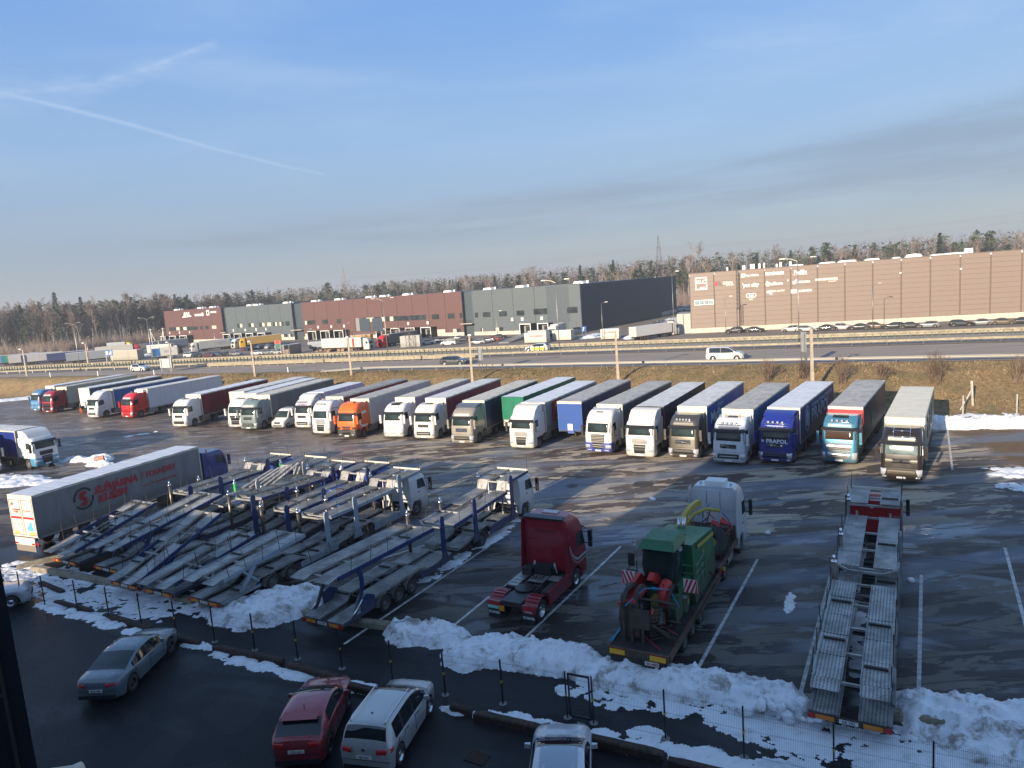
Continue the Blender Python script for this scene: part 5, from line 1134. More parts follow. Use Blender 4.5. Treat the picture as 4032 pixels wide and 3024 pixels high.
def trailer(t, side, roof, front=None, L=13.6, o=None, z0=1.16, H=4.0, reefer=False, standalone=False, rail=None):
    """trailer box from y=0 back to y=-L; side/roof/front are materials"""
    o = o or {}; front = front or MCRM; rail = rail or MCRM; X = 1.25
    b = MB()
    for sx in (-1, 1):                                # curtain or panel sides with slight waviness
        rows = []; n = 40
        for j, z in enumerate((z0, z0+.02, 2.0, 2.9, H-.16)):
            rows.append([(sx*(X-.015-(0 if reefer else .012*sin(i*1.9+sx)*(j in (2, 3))*(1+.6*sin(i*.37)))), -.06-(L-.14)*i/n, z) for i in range(n+1)])
        b.grid(rows)
    b.obj('side_curtain' if not reefer else 'side_panel', side, t)
    b = MB(); b.grid([[(x, -.02-(L-.04)*i/24, H-.02+.03*cos(x/X*1.5)+(.012*sin(i*2.3) if not reefer else 0)) for x in (-X+.02, -.6, 0, .6, X-.02)] for i in range(25)]); b.obj('roof', roof, t)
    b = MB(); b.box(-X, X, -.10, .0, z0, H-.24); b.obj('front_wall', front, t)
    b = MB(); b.box(-X, X, -.10, .012, H-.24, H-.02)
    for sx in (-1, 1): b.box(min(sx*X, sx*(X-.03)), max(sx*X, sx*(X-.03)), -L, -.10, H-.16, H-.03)
    b.box(-X, X, -L-.01, -L+.05, H-.2, H-.02); b.obj('top_rail', rail, t)
    if not reefer:
        b = MB()
        for i in range(13): b.cyl((-1.14+i*.19, .018, H-.13), .022, .012, 'y', 6)
        b.obj('rivet_row', MPLA, t)
    b = MB()
    for sx in (-1, 1): b.box(min(sx*X, sx*(X-.06)), max(sx*X, sx*(X-.06)), -L+.02, -.10, z0-.12, z0)
    b.obj('side_rave', M('rave_alu', (.36, .36, .35), .5, .5, dirt=.6), t)
    b = MB(); b.box(-X+.06, X-.06, -L+.02, -.1, z0-.1, z0-.01); b.obj('floor', MCH, t)
    rd = o.get('rear', MCRM); b = MB(); b.box(-X+.02, -.01, -L-.03, -L+.04, z0, H-.21); b.obj('rear_door', rd, t); b = MB(); b.box(.01, X-.02, -L-.03, -L+.04, z0, H-.21); b.obj('rear_door', rd, t)
    b = MB()
    for sx in (-.45, .45): b.box(sx-.06, sx+.06, -L+.1, -1.4, .78, z0-.11)
    b.box(-1.15, 1.15, -L+.0, -L+.12, .48, .62); b.obj('trailer_frame', MCH, t)
    for y in (-9.0, -10.32, -11.64):
        for sx in (-1, 1): wheel(t, 'truck', sx*1.05, y, .5, sx)
    b = MB()
    for sx in (-1, 1):
        b.box(sx*.75-.06, sx*.75+.06, -2.8, -2.66, .25 if not standalone else .02, z0-.1)
        for z in (.52, .78): b.box(min(sx*1.17, sx*1.20), max(sx*1.17, sx*1.20), -8.2, -4.2, z, z+.12)
        b.box(min(sx*.7, sx*1.15), max(sx*.7, sx*1.15), -4.1, -3.2, .5, 1.0)
    b.obj('landing_leg', MCH, t)
    for sx in (-1, 1): MB().box(min(sx*.7, sx*1.2), max(sx*.7, sx*1.2), -L-.02, -L+.0, .62, .78).obj('tail_light', MREDL, t)
    if reefer:
        b = MB(); b.box(-.95, .95, .01, .5, 2.35, 3.92); b.obj('cooling_unit', MWH, t)

def rz_of(a): return pi-R(a)                          # row lorries: nose towards the viewer
def rig(x, y, a, kind, col, o, side, roof, front=None, label='', ttl=None, wk=('truck', 'dual'), gap=0.0, reefer=False, tro=None, rail=None, group='articulated lorries parked in the long row'):
    t = thing('articulated_lorry', label, 'lorry', (x, y, 0), rz_of(a), group)
    cab(t, kind, col, o); chassis(t, wk=wk[0], dk=wk[1], skirt=o.get('skirt'))
    if side: trailer(t, side, roof, front, reefer=reefer, o=tro, rail=rail)
    return t
def side_text(t, s, size, y, z, mat, **k): return text(t, s, size, (-1.275, y, z), (0, -1, 0), (0, 0, 1), mat, **k)
# ------------------------------------------------------------------ the long row of lorries
CM = curtain_mat; RM = roof_mat
R_GREY = RM('roof_grey', (.60, .56, .49)); R_PALE = RM('roof_pale', (.82, .80, .75), .25); R_CREAM = RM('roof_cream', (.74, .68, .55), .25); R_WHITE = RM('roof_white', (.82, .84, .86), .15); R_DIRT = RM('roof_dirty', (.44, .41, .36), .45)
MLT = M('lettering_white', (.72, .73, .74), .5); MLRED = M('lettering_red', (.55, .02, .03), .5); MLGY = M('lettering_grey', (.25, .27, .30), .5); MLBL = M('lettering_pale_blue', (.48, .58, .72), .5)
WHITE, IVORY = ('white', (.66, .66, .65)), ('ivory', (.64, .63, .58))
T = {}
T[1] = rig(-78.3, 119.9, 26, 'V', ('sky_blue', (.05, .17, .36)), dict(face='W', plate=M('plate_blue', (.12, .30, .48), .3), hatch=False), CM('curtain_darkblue', (.03, .05, .11)), R_WHITE, label='lorry with a light blue cab at the far left end of the row')
T[2] = rig(-74.3, 116.6, 22, 'V', ('deep_red', (.30, .012, .02)), dict(face='W'), M('reefer_beige', (.44, .40, .30), .5, dirt=.5), R_GREY, front=M('reefer_soiled', (.52, .47, .38), .6, dirt=.9, dcol=(.22, .18, .12)), reefer=False, label='lorry with a dark red cab and soiled cream box trailer, second from the left')
t = thing('semi_trailer', 'parked trailer with white front wall and thin red stripe, without a cab', 'trailer', (-67.7, 111.7, 0), rz_of(24)); T[3] = t
trailer(t, CM('curtain_slate', (.07, .09, .15)), R_WHITE, M('front_white', (.66, .64, .58), .5, dirt=.3), standalone=True); MB().box(-1.05, .9, .003, .012, 3.2, 3.26).obj('stripe', MLRED, t)
T[4] = rig(-61.3, 107.0, 26, 'V', WHITE, dict(spoiler=True, top=3.95), CM('curtain_blue', (.02, .10, .30)), R_PALE, label='white cab lorry with a deep blue curtain trailer left of the bright red cab')
T[5] = rig(-54.7, 104.3, 27, 'V', ('bright_red', (.58, .012, .018)), dict(face='W', plate=M('plate_red', (.50, .014, .018), .3), beacons=True, signtext=None), M('reefer_white', (.58, .59, .62), .45, dirt=.35), R_PALE, reefer=True, label='bright red cab lorry with a long white refrigerated trailer')
T[6] = rig(-42.1, 92.85, 20, 'V', ('white_b', (.68, .67, .64)), dict(bar=MPLA, hatch=True), CM('curtain_darkred', (.19, .014, .024)), R_WHITE, label='white cab lorry with a dark red curtain trailer standing apart by the wet ground')
t = thing('semi_trailer', 'parked trailer with crumpled pale front tarpaulin behind the white cab with a star', 'trailer', (-36.1, 92.2, 0), rz_of(21)); T[7] = t
trailer(t, CM('curtain_slate', (.07, .09, .15)), R_PALE, CM('front_tarp', (.62, .60, .53), .9), standalone=True)
T[8] = rig(-33.5, 89.3, 19.5, 'V', ('white_c', (.62, .62, .60)), dict(face='M', sign=False, visor=False), CM('curtain_navygrey', (.05, .06, .09)), R_WHITE, label='white cab lorry with a star badge grille left of the grey green cab')
T[9] = rig(-31.1, 87.15, 21, 'V', ('grey_green', (.155, .205, .205)), dict(slat=MPLA, bar=M('bar_grey', (.25, .28, .28), .4), signtext=('Holanz', .24, MLT)), CM('curtain_grey', (.135, .145, .15)), R_CREAM, label='grey green cab lorry with a grey curtain trailer beside the small white pickup')
# small pickup van
def pickup(x, y, a):
    t = thing('pickup_van', 'small white flatbed van parked between two lorries', 'van', (x, y, 0), rz_of(a)); w_ = paint(*WHITE)
    rows = [(.35,.05),(.55,.0)]
    sh = Shell([(.32,2.72,-.3,.92,.25),(.55,2.80,-.3,.97,.28),(.95,2.70,-.3,.98,.30),(1.12,2.35,-.3,.97,.32),(1.30,1.95,-.3,.95,.25),(1.75,1.62,-.3,.90,.22),(2.15,1.30,-.3,.84,.25),(2.28,.95,-.25,.74,.3)]); sh.loft(MB()).obj('cab_body', w_, t)
    b = MB(); sh.front(b, 1.34, 2.06, -.82, .82, .015, 8, 3, -.72, .72); b.obj('windscreen', MGLS, t)
    for sx in (-1, 1):
        b = MB(); sh.side(b, sx, [(.45, 1.25), (1.75, 1.22), (1.35, 1.95), (.5, 2.0)]); b.obj('side_window', MGLS, t); b = MB(); sh.front(b, .78, 1.0, sx*.55, sx*.92, .02, 4, 1); b.obj('headlight', MHL, t)
        m = MB(); m.box(sx*1.12-.08, sx*1.12+.08, 1.55, 1.68, 1.25, 1.6); m.obj('mirror', MPLA, t)
        wheel(t, 'small', sx*.84, 1.95, .38, sx); wheel(t, 'small', sx*.84, -1.75, .38, sx)
    b = MB(); sh.front(b, .40, .60, -.85, .85, .02, 8, 1); b.obj('bumper', MPLA, t); b = MB(); sh.front(b, .72, .92, -.42, .42, .02, 6, 1); b.obj('grille', MGRILLE, t)
    MB().box(-.95, .95, -3.1, -.35, .75, .95).obj('flatbed', MCH, t); b = MB()
    for sx in (-.98, .95): b.box(sx, sx+.03, -3.1, -.35, .95, 1.3)
    b.box(-.95, .95, -3.13, -3.1, .95, 1.3); b.obj('side_board', MALU, t); MB().box(-.9, .9, 2.76, 2.79, .35, .42).obj('number_plate', MPLT, t) if False else None
pickup(-27.5, 86.6, 22)
T[10] = thing('box_lorry', 'white box lorry with light bar and pink and lilac flower print above the windscreen', 'lorry', (-23.9, 85.4, 0), rz_of(25), 'articulated lorries parked in the long row')
cab(T[10], 'V', ('white_d', (.66, .65, .62)), dict(lights=6, lz=3.30, spoiler=True, top=4.05, bar=None or paint(*WHITE), sign_mat=M('flower_sign', (.30, .28, .42), .4, var=.5, vscale=6))); chassis(T[10], drive_y=-4.6, rear=-8)
b = MB(); b.box(-1.25, 1.25, -8.0, .02, 1.1, 3.98); b.obj('box_body', M('box_lilac', (.60, .55, .66), .45, dirt=.3), T[10]); MB().box(-1.27, 1.27, -8.02, .04, 3.98, 4.04).obj('roof', R_WHITE, T[10])
b = MB()
for i in range(1, 8): b.box(-1.262, -1.251, -i-.012, -i+.012, 1.12, 3.96)
b.obj('panel_seam', MLGY, T[10])
T[11] = rig(-20.5, 80.75, 25, 'S', ('white_e', (.68, .68, .66)), dict(face='D', slat=paint(*WHITE), lights=6, lz=3.55, beacons=True, visor=False, sign=False), CM('curtain_crimson', (.20, .012, .03)), R_DIRT, label='white cab lorry with thin blue stripes and roof lamps left of the orange cab')
for z in (1.92, 1.84):
    b = MB(); SS = Shell(CAB['S']['up']); SS.front(b, z-.02, z+.02, -1.24, 1.24, .018, 10, 1); b.obj('stripe', M('stripe_blue', (.02, .04, .35), .4), T[11])
for sx in (-1, 1): b = MB(); b.tube([(sx*1.255, 2.6, 1.9), (sx*1.26, 1.5, 1.9), (sx*1.26, .9, 2.05), (sx*1.25, .85, 2.7), (sx*1.23, 1.2, 2.98), (sx*1.23, 2.2, 3.0)], .03, 4); b.obj('stripe', M('stripe_blue', (.02, .04, .35), .4), T[11])
T[12] = rig(-16.94, 77.54, 23.8, 'S', ('orange', (.80, .13, .012)), dict(face='I', low=('black_lower', (.02, .02, .022)), visor=True, visor_mat=MPLA, sign=False, beacons=False, skirt=None), M('reefer_greyish', (.42, .42, .41), .5, dirt=.55), R_GREY, front=MCRM, label='orange cab lorry with a worn light grey trailer')
MB().box(-.35, .35, 1.2, 1.7, 3.78, 3.92).obj('roof_hump', paint('orange', (.80, .13, .012)), T[12])
for sx in (-1, 1): b = MB(); Shell(CAB['S']['up']).side(b, sx, [(.72, 1.15), (1.75, 1.15), (2.3, 1.8), (1.55, 2.85), (.72, 2.85)], .008); b.obj('side_panel', paint(*WHITE), T[12])
T[13] = rig(-11.71, 76.01, 23.5, 'V', ('white_f', (.70, .70, .70)), dict(face='W', plate=M('plate_white_face', (.82, .80, .75), .255), sign=False, spoiler=False), CM('curtain_lilac', (.42, .36, .44)), R_CREAM, label='white cab lorry with white grille and black roof window right of the orange cab')
MB().hexa([(-.55,2.02,3.40),(.55,2.02,3.40),(.55,1.72,3.62),(-.55,1.72,3.62),(-.55,2.06,3.44),(.55,2.06,3.44),(.55,1.76,3.66),(-.55,1.76,3.66)]).obj('roof_window', MGLS, T[13]); MB().box(-1.275, -1.268, -6, -.6, 2.1, 2.35).obj('stripe', M('stripe_green', (.02, .10, .07), .5), T[13])
T[14] = rig(-8.19, 73.94, 24.8, 'V', ('white_g', (.68, .66, .61)), dict(bar=paint(*IVORY)), CM('curtain_wine', (.21, .03, .06)), R_PALE, label='white cab lorry with a wine red curtain trailer')
T[15] = rig(-4.01, 70.32, 25.6, 'V', ('champagne', (.27, .245, .21)), dict(metal=.5, frame=MCHR, slat=MCHR, bar=paint('champagne', (.27, .245, .21)), spoiler=('spoiler_grey', (.10, .105, .11)), top=3.85), CM('curtain_navy', (.012, .022, .055)), R_CREAM, label='silver beige cab lorry with a grey deflector and navy curtain trailer')
t = thing('semi_trailer', 'green tarpaulin trailer without a cab behind the white cab with a striped grille', 'trailer', (-.1, 70.8, 0), rz_of(28.5)); T[16] = t
MGT = CM('tarp_green', (.012, .16, .095), .9); trailer(t, MGT, R_WHITE, MGT, standalone=True, rail=MGT); MB().box(-1.2, 1.2, -.02, .03, .95, 1.6).obj('front_board', MCRM, t)
T[17] = rig(1.82, 66.36, 28.2, 'D', ('white_h', (.68, .66, .60)), dict(spoiler=True, mirror='b', sign=False), CM('curtain_silver', (.26, .27, .275)), R_WHITE, label='white cab lorry with a silver curtain trailer carrying an orange arrow panel')
b = MB(); b.prism([(-1.6, 1.9), (-3.7, 1.6), (-4.3, 2.2), (-4.3, 3.5), (-3.7, 3.82), (-1.6, 3.82)], -1.272, -1.266, 'x'); b.obj('logo_panel', M('orange_panel', (.42, .075, .03), .5), T[17])
b = MB(); b.prism([(-2.7, 2.7), (-3.1, 2.7), (-3.1, 3.2), (-3.5, 3.2), (-2.9, 3.65), (-2.3, 3.2), (-2.7, 3.2)], -1.279, -1.273, 'x'); b.prism([(-2.8, 2.6), (-3.2, 2.6), (-3.2, 2.1), (-3.6, 2.1), (-3.0, 1.75), (-2.4, 2.1), (-2.8, 2.1)], -1.279, -1.273, 'x'); b.obj('logo', MLT, T[17])
t = thing('semi_trailer', 'parked trailer with a bright blue corrugated front wall, without a cab', 'trailer', (5.2, 65.5, 0), rz_of(29.5)); T[18] = t
MBC = M('corrugated_blue', (.035, .10, .34), .5, dirt=.35); b = MB()
trailer(t, CM('curtain_bluegrey', (.025, .045, .11)), R_GREY, MBC, standalone=True); n = 22
for i in range(n): x0 = -1.2+2.4*i/n; b.prism([(x0, .002), (x0+.03, .035), (x0+.06, .035), (x0+.09, .002)], 1.2, 3.74, 'z')
b.obj('corrugation', MBC, t); MB().box(-.25, .25, .04, .09, 1.25, 1.85).obj('socket_plate', MPLT, t); MB().box(-.4, .25, .04, .12, .95, 1.2).obj('coupling_plate', MBC, t)
T[19] = rig(8.55, 62.52, 31.4, 'S', ('white_i', (.68, .66, .62)), dict(low=('blue_low', (.02, .05, .34)), slat=M('slat_beige', (.42, .38, .32), .35), visor=False, sign=False, mirror='b'), CM('curtain_midgrey', (.10, .105, .115)), R_GREY, label='white cab lorry with a blue bumper and beige slatted grille', tro=None)
b = MB(); Shell(CAB['S']['up']).front(b, 2.86, 2.89, -1.15, 1.15, .02, 8, 1); b.obj('stripe', MLRED, T[19]); MB().box(-.3, .3, 1.75, 2.15, 3.62, 3.72).obj('roof_hatch', MGLS, T[19])
text(T[19], 'SCANIA', .13, tuple(Vector(Shell(CAB['S']['up']).fpt(0, 1.90, .025))), (-1, 0, 0), (0, 0, 1), MLGY, bold=.02)
T[20] = rig(11.63, 59.97, 30.3, 'D', ('white_j', (.68, .66, .61)), dict(spoiler=True, mirror='b', sign=False), CM('curtain_charcoal', (.025, .022, .024)), R_PALE, front=M('front_dark', (.03, .03, .03), .6), rail=M('rail_dark', (.05, .05, .05), .6), label='white cab lorry with a black topped red trimmed trailer left of the bronze cab')
MB().box(-1.262, -1.252, -.12, -.02, 1.2, 3.7).obj('stripe', MLRED, T[20])
T[21] = rig(14.94, 58.61, 31.0, 'V', ('bronze', (.13, .115, .095)), dict(metal=.6, lights=5, lz=3.34, frame=MCHR, slat=MPLA, bar=M('bar_dark', (.09, .085, .075), .4), hatch=False, sign_mat=M('sign_bronze', (.27, .24, .20), .35), signtext=('POLSCH EDITION', .17, MLGY, 1.0)), CM('curtain_cobalt', (.02, .10, .36)), R_PALE, label='dark bronze cab lorry with roof lamps and a cobalt blue trailer with white name')
side_text(T[21], 'Mußmann', 1.25, -4.3, 2.75, MLT, bold=.04, shear=.12, fitw=6.6); side_text(T[21], '• Christian •', .45, -4.3, 3.5, MLT); MB().box(-1.28, -1.274, -6.9, -2.0, 2.05, 2.12).obj('stripe', MLT, T[21])
T[22] = rig(17.92, 55.99, 33.2, 'V', ('ice_white', (.62, .67, .70)), dict(lights=4, lz=3.32, bar=M('bar_white', (.6, .62, .62), .4), beacons=True, sign_mat=M('sign_ice', (.22, .27, .33), .3), signtext=('Kühn Transporte', .23, MLGY, .95)), CM('curtain_azure', (.02, .15, .36)), R_GREY, front=M('front_pale', (.45, .50, .52), .5), label='ice white cab lorry with old style lettering on its sign and azure curtains')
b = MB(); Shell(CAB['V']['up']).front(b, 1.50, 1.66, .40, .56, .03, 3, 1); b.obj('badge', M('badge_green', (.02, .22, .10), .4), T[22])
T[23] = rig(21.33, 55.19, 34.9, 'V', ('royal_blue', (.012, .025, .24)), dict(lights=4, lz=3.30, bar=paint('royal_blue', (.012, .025, .24)), spoiler=True, top=3.9, hatch=False, sign_mat=paint('royal_blue', (.012, .025, .24)), signtext=('www.prapol.sk', .2, MLBL)), CM('curtain_royal', (.018, .06, .20)), R_WHITE, label='royal blue cab lorry with white lettering on the nose and a navy lettered trailer')
S23 = Shell(CAB['V']['up']); text(T[23], 'PRAPOL', .42, tuple(Vector(S23.fpt(-.16, 1.88, .03))), (-1, 0, 0), (0, 0, 1), MLT, bold=.04, sx=1.05); b = MB(); S23.front(b, 1.79, 1.97, .82, .98, .02, 3, 1); b.obj('logo', MLT, T[23])
for x, m in ((.5, M('badge_green', (.02, .22, .10), .4)), (.24, MLT), (-.5, MLT)): b = MB(); S23.front(b, 1.50, 1.64, x-.08, x+.08, .03, 3, 1); b.obj('badge', m, T[23])
side_text(T[23], 'PRAPOL', 1.55, -7.6, 2.55, MLBL, bold=.03, fitw=7.3); side_text(T[23], 'INTERNATIONALE SPEDITION', .46, -8.4, 3.42, MLBL, bold=.02, fitw=8.6)
b = MB()
for k in range(20): a, c_ = 2*pi*k/20, 2*pi*(k+1)/20; b.beam((-1.275, -2.4+.75*cos(a), 2.7+1.0*sin(a)), (-1.275, -2.4+.75*cos(c_), 2.7+1.0*sin(c_)), .12, .01, (1, 0, 0))
b.prism([(-2.0, 2.2), (-2.8, 2.0), (-2.9, 3.0), (-2.4, 3.5), (-1.9, 3.0)], -1.28, -1.272, 'x'); b.obj('logo', MLBL, T[23])
T[24] = rig(25.58, 53.8, 34.5, 'V', ('teal_blue', (.09, .29, .42)), dict(face='W', metal=.45, plate=M('plate_silver', (.50, .50, .48), .25, .6), lights=4, lz=3.36, hatch=False, sign=True, curtain=True, glass=M('brown_glass', (.05, .028, .018), .06), sign_mat=M('sign_teal', (.35, .50, .55), .25)), CM('curtain_ink', (.025, .032, .055)), R_GREY, front=MLRED, label='pearly teal blue cab lorry with a silver grille and red edged dark trailer')
MB().box(-1.275, -1.255, -.2, .01, 1.2, 3.75).obj('stripe', MLRED, T[24]); MB().hexa([(-.55,2.02,3.40),(.55,2.02,3.40),(.55,1.72,3.62),(-.55,1.72,3.62),(-.55,2.06,3.44),(.55,2.06,3.44),(.55,1.76,3.66),(-.55,1.76,3.66)]).obj('roof_window', MGLS, T[24])
side_text(T[24], 'Vaduatis', .55, -7.4, 3.35, MLGY)
b = MB()
for y0, r_ in ((-4.6, .55),):
    for k in range(18): a, c_ = 2*pi*k/18, 2*pi*(k+1)/18; b.beam((-1.275, y0+r_*cos(a), 3.0+.75*sin(a)), (-1.275, y0+r_*cos(c_), 3.0+.75*sin(c_)), .09, .01, (1, 0, 0))
b.prism([(-4.2, 1.5), (-4.35, 1.5), (-4.55, 2.4), (-4.75, 1.5), (-4.9, 1.5), (-4.65, 2.7), (-4.45, 2.7)], -1.28, -1.272, 'x'); b.obj('logo', MLGY, T[24])
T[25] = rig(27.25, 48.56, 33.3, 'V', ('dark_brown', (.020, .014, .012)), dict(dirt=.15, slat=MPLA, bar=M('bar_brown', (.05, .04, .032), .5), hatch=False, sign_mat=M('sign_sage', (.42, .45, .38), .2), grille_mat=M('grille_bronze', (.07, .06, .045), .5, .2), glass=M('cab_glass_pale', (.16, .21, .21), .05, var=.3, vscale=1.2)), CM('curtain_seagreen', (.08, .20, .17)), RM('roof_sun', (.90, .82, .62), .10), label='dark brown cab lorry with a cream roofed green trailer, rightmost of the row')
b = MB(); b.tube([(-.5, 2.25, 3.35), (-.5, 2.50, 3.22), (-.42, 2.62, 3.16), (.42, 2.62, 3.16), (.5, 2.50, 3.22), (.5, 2.25, 3.35)], .028, 6); b.tube([(-.5, 2.28, 3.42), (-.5, 1.9, 3.66)], .028, 6); b.tube([(.5, 2.28, 3.42), (.5, 1.9, 3.66)], .028, 6); b.tube([(-.5, 2.2, 3.5), (.5, 2.2, 3.5)], .028, 6); b.obj('light_bar', MCHR, T[25])
b = MB(); S25 = Shell(CAB['V']['up']); S25.front(b, 1.46, 1.70, -.95, -.5, .018, 4, 1); S25.front(b, 1.46, 1.70, .5, .95, .018, 4, 1); b.obj('grille_side', M('silver_trim', (.22, .205, .175), .45, .2), T[25])
for i in range(3): b = MB(); b.tube([(-1.272, -3.2-2.6*i+.35*sin(k*1.2)*(k/7), 1.9+k*.24) for k in range(8)], .04, 4); b.obj('logo', MLGY, T[25])
# two lorries at the left edge, standing across
t = rig(-51.3, 73.8, 0, 'D', ('white_k', (.66, .67, .66)), dict(spoiler=True, mirror='b', sign=False, low=('azure_low', (.05, .30, .55)), slat=MGRILLE), CM('curtain_ultra', (.012, .03, .20)), R_PALE, front=MCRM, label='white cab lorry with a blue bumper edge and ultramarine trailer at the left edge', group=None); t.rotation_euler[2] = -R(118)
t = rig(-55.6, 71.3, 0, 'V', ('pearl_grey', (.42, .42, .40)), dict(face='W', hatch=False, visor=True), CM('curtain_slate', (.07, .09, .15)), R_GREY, label='grey cab lorry with a large black grille, cut off by the left edge', group=None); t.rotation_euler[2] = -R(118)

# ------------------------------------------------------------------ grey trailer with red lettering, seen from behind
SL = thing('articulated_lorry', 'long grey curtain trailer with red lettering behind a blue cab, beside the transporters', 'lorry', (-32.72+13.6*sin(R(24)), 45.26+13.6*cos(R(24)), 0), -R(24))
cab(SL, 'D', ('lorry_blue', (.012, .038, .20)), dict(face='S', visor=False, sign=False, beacons=True, dirt=.25)); chassis(SL)
trailer(SL, CM('curtain_lettered', (.215, .22, .225), .35), RM('roof_frost', (.70, .74, .80), .12), MCRM, o=dict(rear=M('door_white', (.66, .62, .52), .5)))
def st(s, size, y, z, mat=None, **k): return text(SL, s, size, (1.272, y, z), (0, 1, 0), (0, 0, 1), mat or M('lettering_crimson', (.42, .02, .035), .55), **k)
st('SLÉVÁRNA', .72, -7.65, 3.02, bold=.05, shear=.2, fitw=3.5); st('KUŘIM', .72, -8.05, 2.35, bold=.05, shear=.2, fitw=2.4); st('/', .85, -5.5, 3.0); st('FOUNDRY', .62, -3.8, 3.0, bold=.035, fitw=2.7); MB().box(1.268, 1.274, -5.5, -2.5, 2.24, 2.31).obj('lettering_line', M('lettering_crimson', (.42, .02, .035), .55), SL)
b = MB(); rr = .68
for a0, a1 in ((35, 185), (215, 365)):
    for k in range(14):
        a, c_ = R(a0+(a1-a0)*k/14), R(a0+(a1-a0)*(k+1.05)/14); b.beam((1.274, -10.2+rr*cos(a), 2.75+rr*sin(a)*1.05), (1.274, -10.2+rr*cos(c_), 2.75+rr*sin(c_)*1.05), .13, .012, (1, 0, 0))
b.obj('logo', M('logo_navy', (.012, .020, .035), .5), SL)
b = MB()
for cy_, cz_, a0, a1 in ((-10.2, 2.96, 20, 280), (-10.2, 2.55, -160, 100)):
    for k in range(10):
        a, c_ = R(a0+(a1-a0)*k/10), R(a0+(a1-a0)*(k+1.15)/10); b.beam((1.276, cy_+.19*cos(a), cz_+.21*sin(a)), (1.276, cy_+.19*cos(c_), cz_+.21*sin(c_)), .28, .012, (1, 0, 0))
b.obj('logo', M('lettering_crimson', (.42, .02, .035), .55), SL)
yb = -13.635
b = MB()
for sx in (-1, 1):
    x0, x1 = sorted((sx*.08, sx*1.16)); b.box(x0, x1, yb-.004, yb, 3.62, 3.66); b.box(x0, x1, yb-.004, yb, 1.26, 1.30); b.box(x0, x0+.04, yb-.004, yb, 1.30, 3.62); b.box(x1-.04, x1, yb-.004, yb, 1.30, 3.62); b.box(x0+.041, x1-.041, yb-.004, yb, 2.36, 2.52)
b.obj('stripe', M('lettering_crimson', (.42, .02, .035), .55), SL)
def rtx(s, size, x, z, mat=None, **k): return text(SL, s, size, (x, yb-.006, z), (1, 0, 0), (0, 0, 1), mat or MLRED, **k)
rtx('JSV', .24, -.85, 3.35, M('logo_navy', (.012, .020, .035), .5), bold=.03, shear=.3); rtx('SLÉVÁRNA', .16, -.50, 2.98, bold=.03); rtx('KUŘIM', .16, -.55, 2.82, bold=.03); rtx('FOUNDRY', .19, .6, 2.92)
b = MB()
for z in (2.15, 1.95, 1.75): b.box(-1.0, -.35, yb-.004, yb, z, z+.04)
b.obj('lettering_line', MLGY, SL); MB().prism([(.35, 1.6), (.75, 1.55), (1.0, 1.65), (.85, 1.95), (.9, 2.15), (.7, 2.2), (.55, 1.95), (.4, 1.85), (.3, 1.75)], yb-.004, yb, 'y').obj('map_print', M('map_blue', (.10, .38, .55), .5), SL)
for x in (-.75, .8): MB().box(x-.25, x+.25, yb-.005, yb, 1.32, 1.48).obj('marker_plate', M('marker_amber', (.80, .42, .05), .5), SL)
MB().box(-1.0, 1.0, -13.72, -13.62, .62, 1.1).obj('rear_bumper', M('door_white', (.66, .62, .52), .5), SL); MB().box(-.98, .98, -13.7, -13.66, .18, .60).obj('mud_flap', M('flap_grey', (.20, .17, .14), .8), SL)
for sx in (-1, 1): MB().box(min(sx*.7, sx*.98), max(sx*.7, sx*.98), -13.74, -13.72, .66, .78).obj('tail_light', MREDL, SL)
# ------------------------------------------------------------------ car transporters
def deck_material(name, col, holes=True):
    if name in MC: return MC[name]
    m = bpy.data.materials.new(name); m.use_nodes = True; n = NT(m.node_tree); b = n.n['Principled BSDF']; MC[name] = m
    g = n.n.new('ShaderNodeNewGeometry').outputs['Position']; tc_ = n.n.new('ShaderNodeTexCoord').outputs['Object']
    px, py, pz = n.sep(tc_)
    f = n.noise(g, 1.1, 5, .65); c = n.mix(n.step(f, .3, .7), tuple(q*.55 for q in col), tuple(min(1, q*1.2) for q in col)); c = n.mix(n.step(n.noise(g, 3.5, 4, .7), .55, .75, 0, .55), c, (.13, .085, .055))
    if holes:
        hx = n.math('ABSOLUTE', n.math('SUBTRACT', n.math('FRACT', n.math('MULTIPLY', px, 9.0)), .5)); hy = n.math('ABSOLUTE', n.math('SUBTRACT', n.math('FRACT', n.math('MULTIPLY', py, 14.0)), .5)); c = n.mix(n.math('MULTIPLY', n.math('MULTIPLY', n.step(hx, .20, .26, 1, 0), n.step(hy, .22, .30, 1, 0)), .9), c, (.015, .015, .015))
    n.put(b.inputs['Base Color'], c); b.inputs['Metallic'].default_value = .35; b.inputs['Roughness'].default_value = .5
    n.put(b.inputs['Normal'], n.bump(n.noise(g, 12, 3), .3, .01)); return m
MDK1 = deck_material('deck_galvanised', (.46, .455, .43)); MDK2 = deck_material('deck_ribbed', (.42, .41, .385), False); MFR = M('frame_galvanised', (.40, .39, .36), .5, .5, var=.3, dirt=.35)
MPB = M('transporter_blue', (.010, .030, .125), .4, coat=.3, dirt=.45); MPG = M('transporter_pale', (.30, .36, .42), .45, dirt=.4); MPS = M('transporter_silver', (.33, .36, .38), .45, .5, dirt=.35); MGRE = M('sleeve_green', (.03, .45, .06), .5, dirt=.3); MROD = M('rod_dark', (.06, .055, .05), .6, .5); MSLV = M('cylinder_sleeve', (.16, .14, .12), .35, .8, dirt=.5)
PAN = {}; wheel_meshes('mid', .47, .28, MRIM)
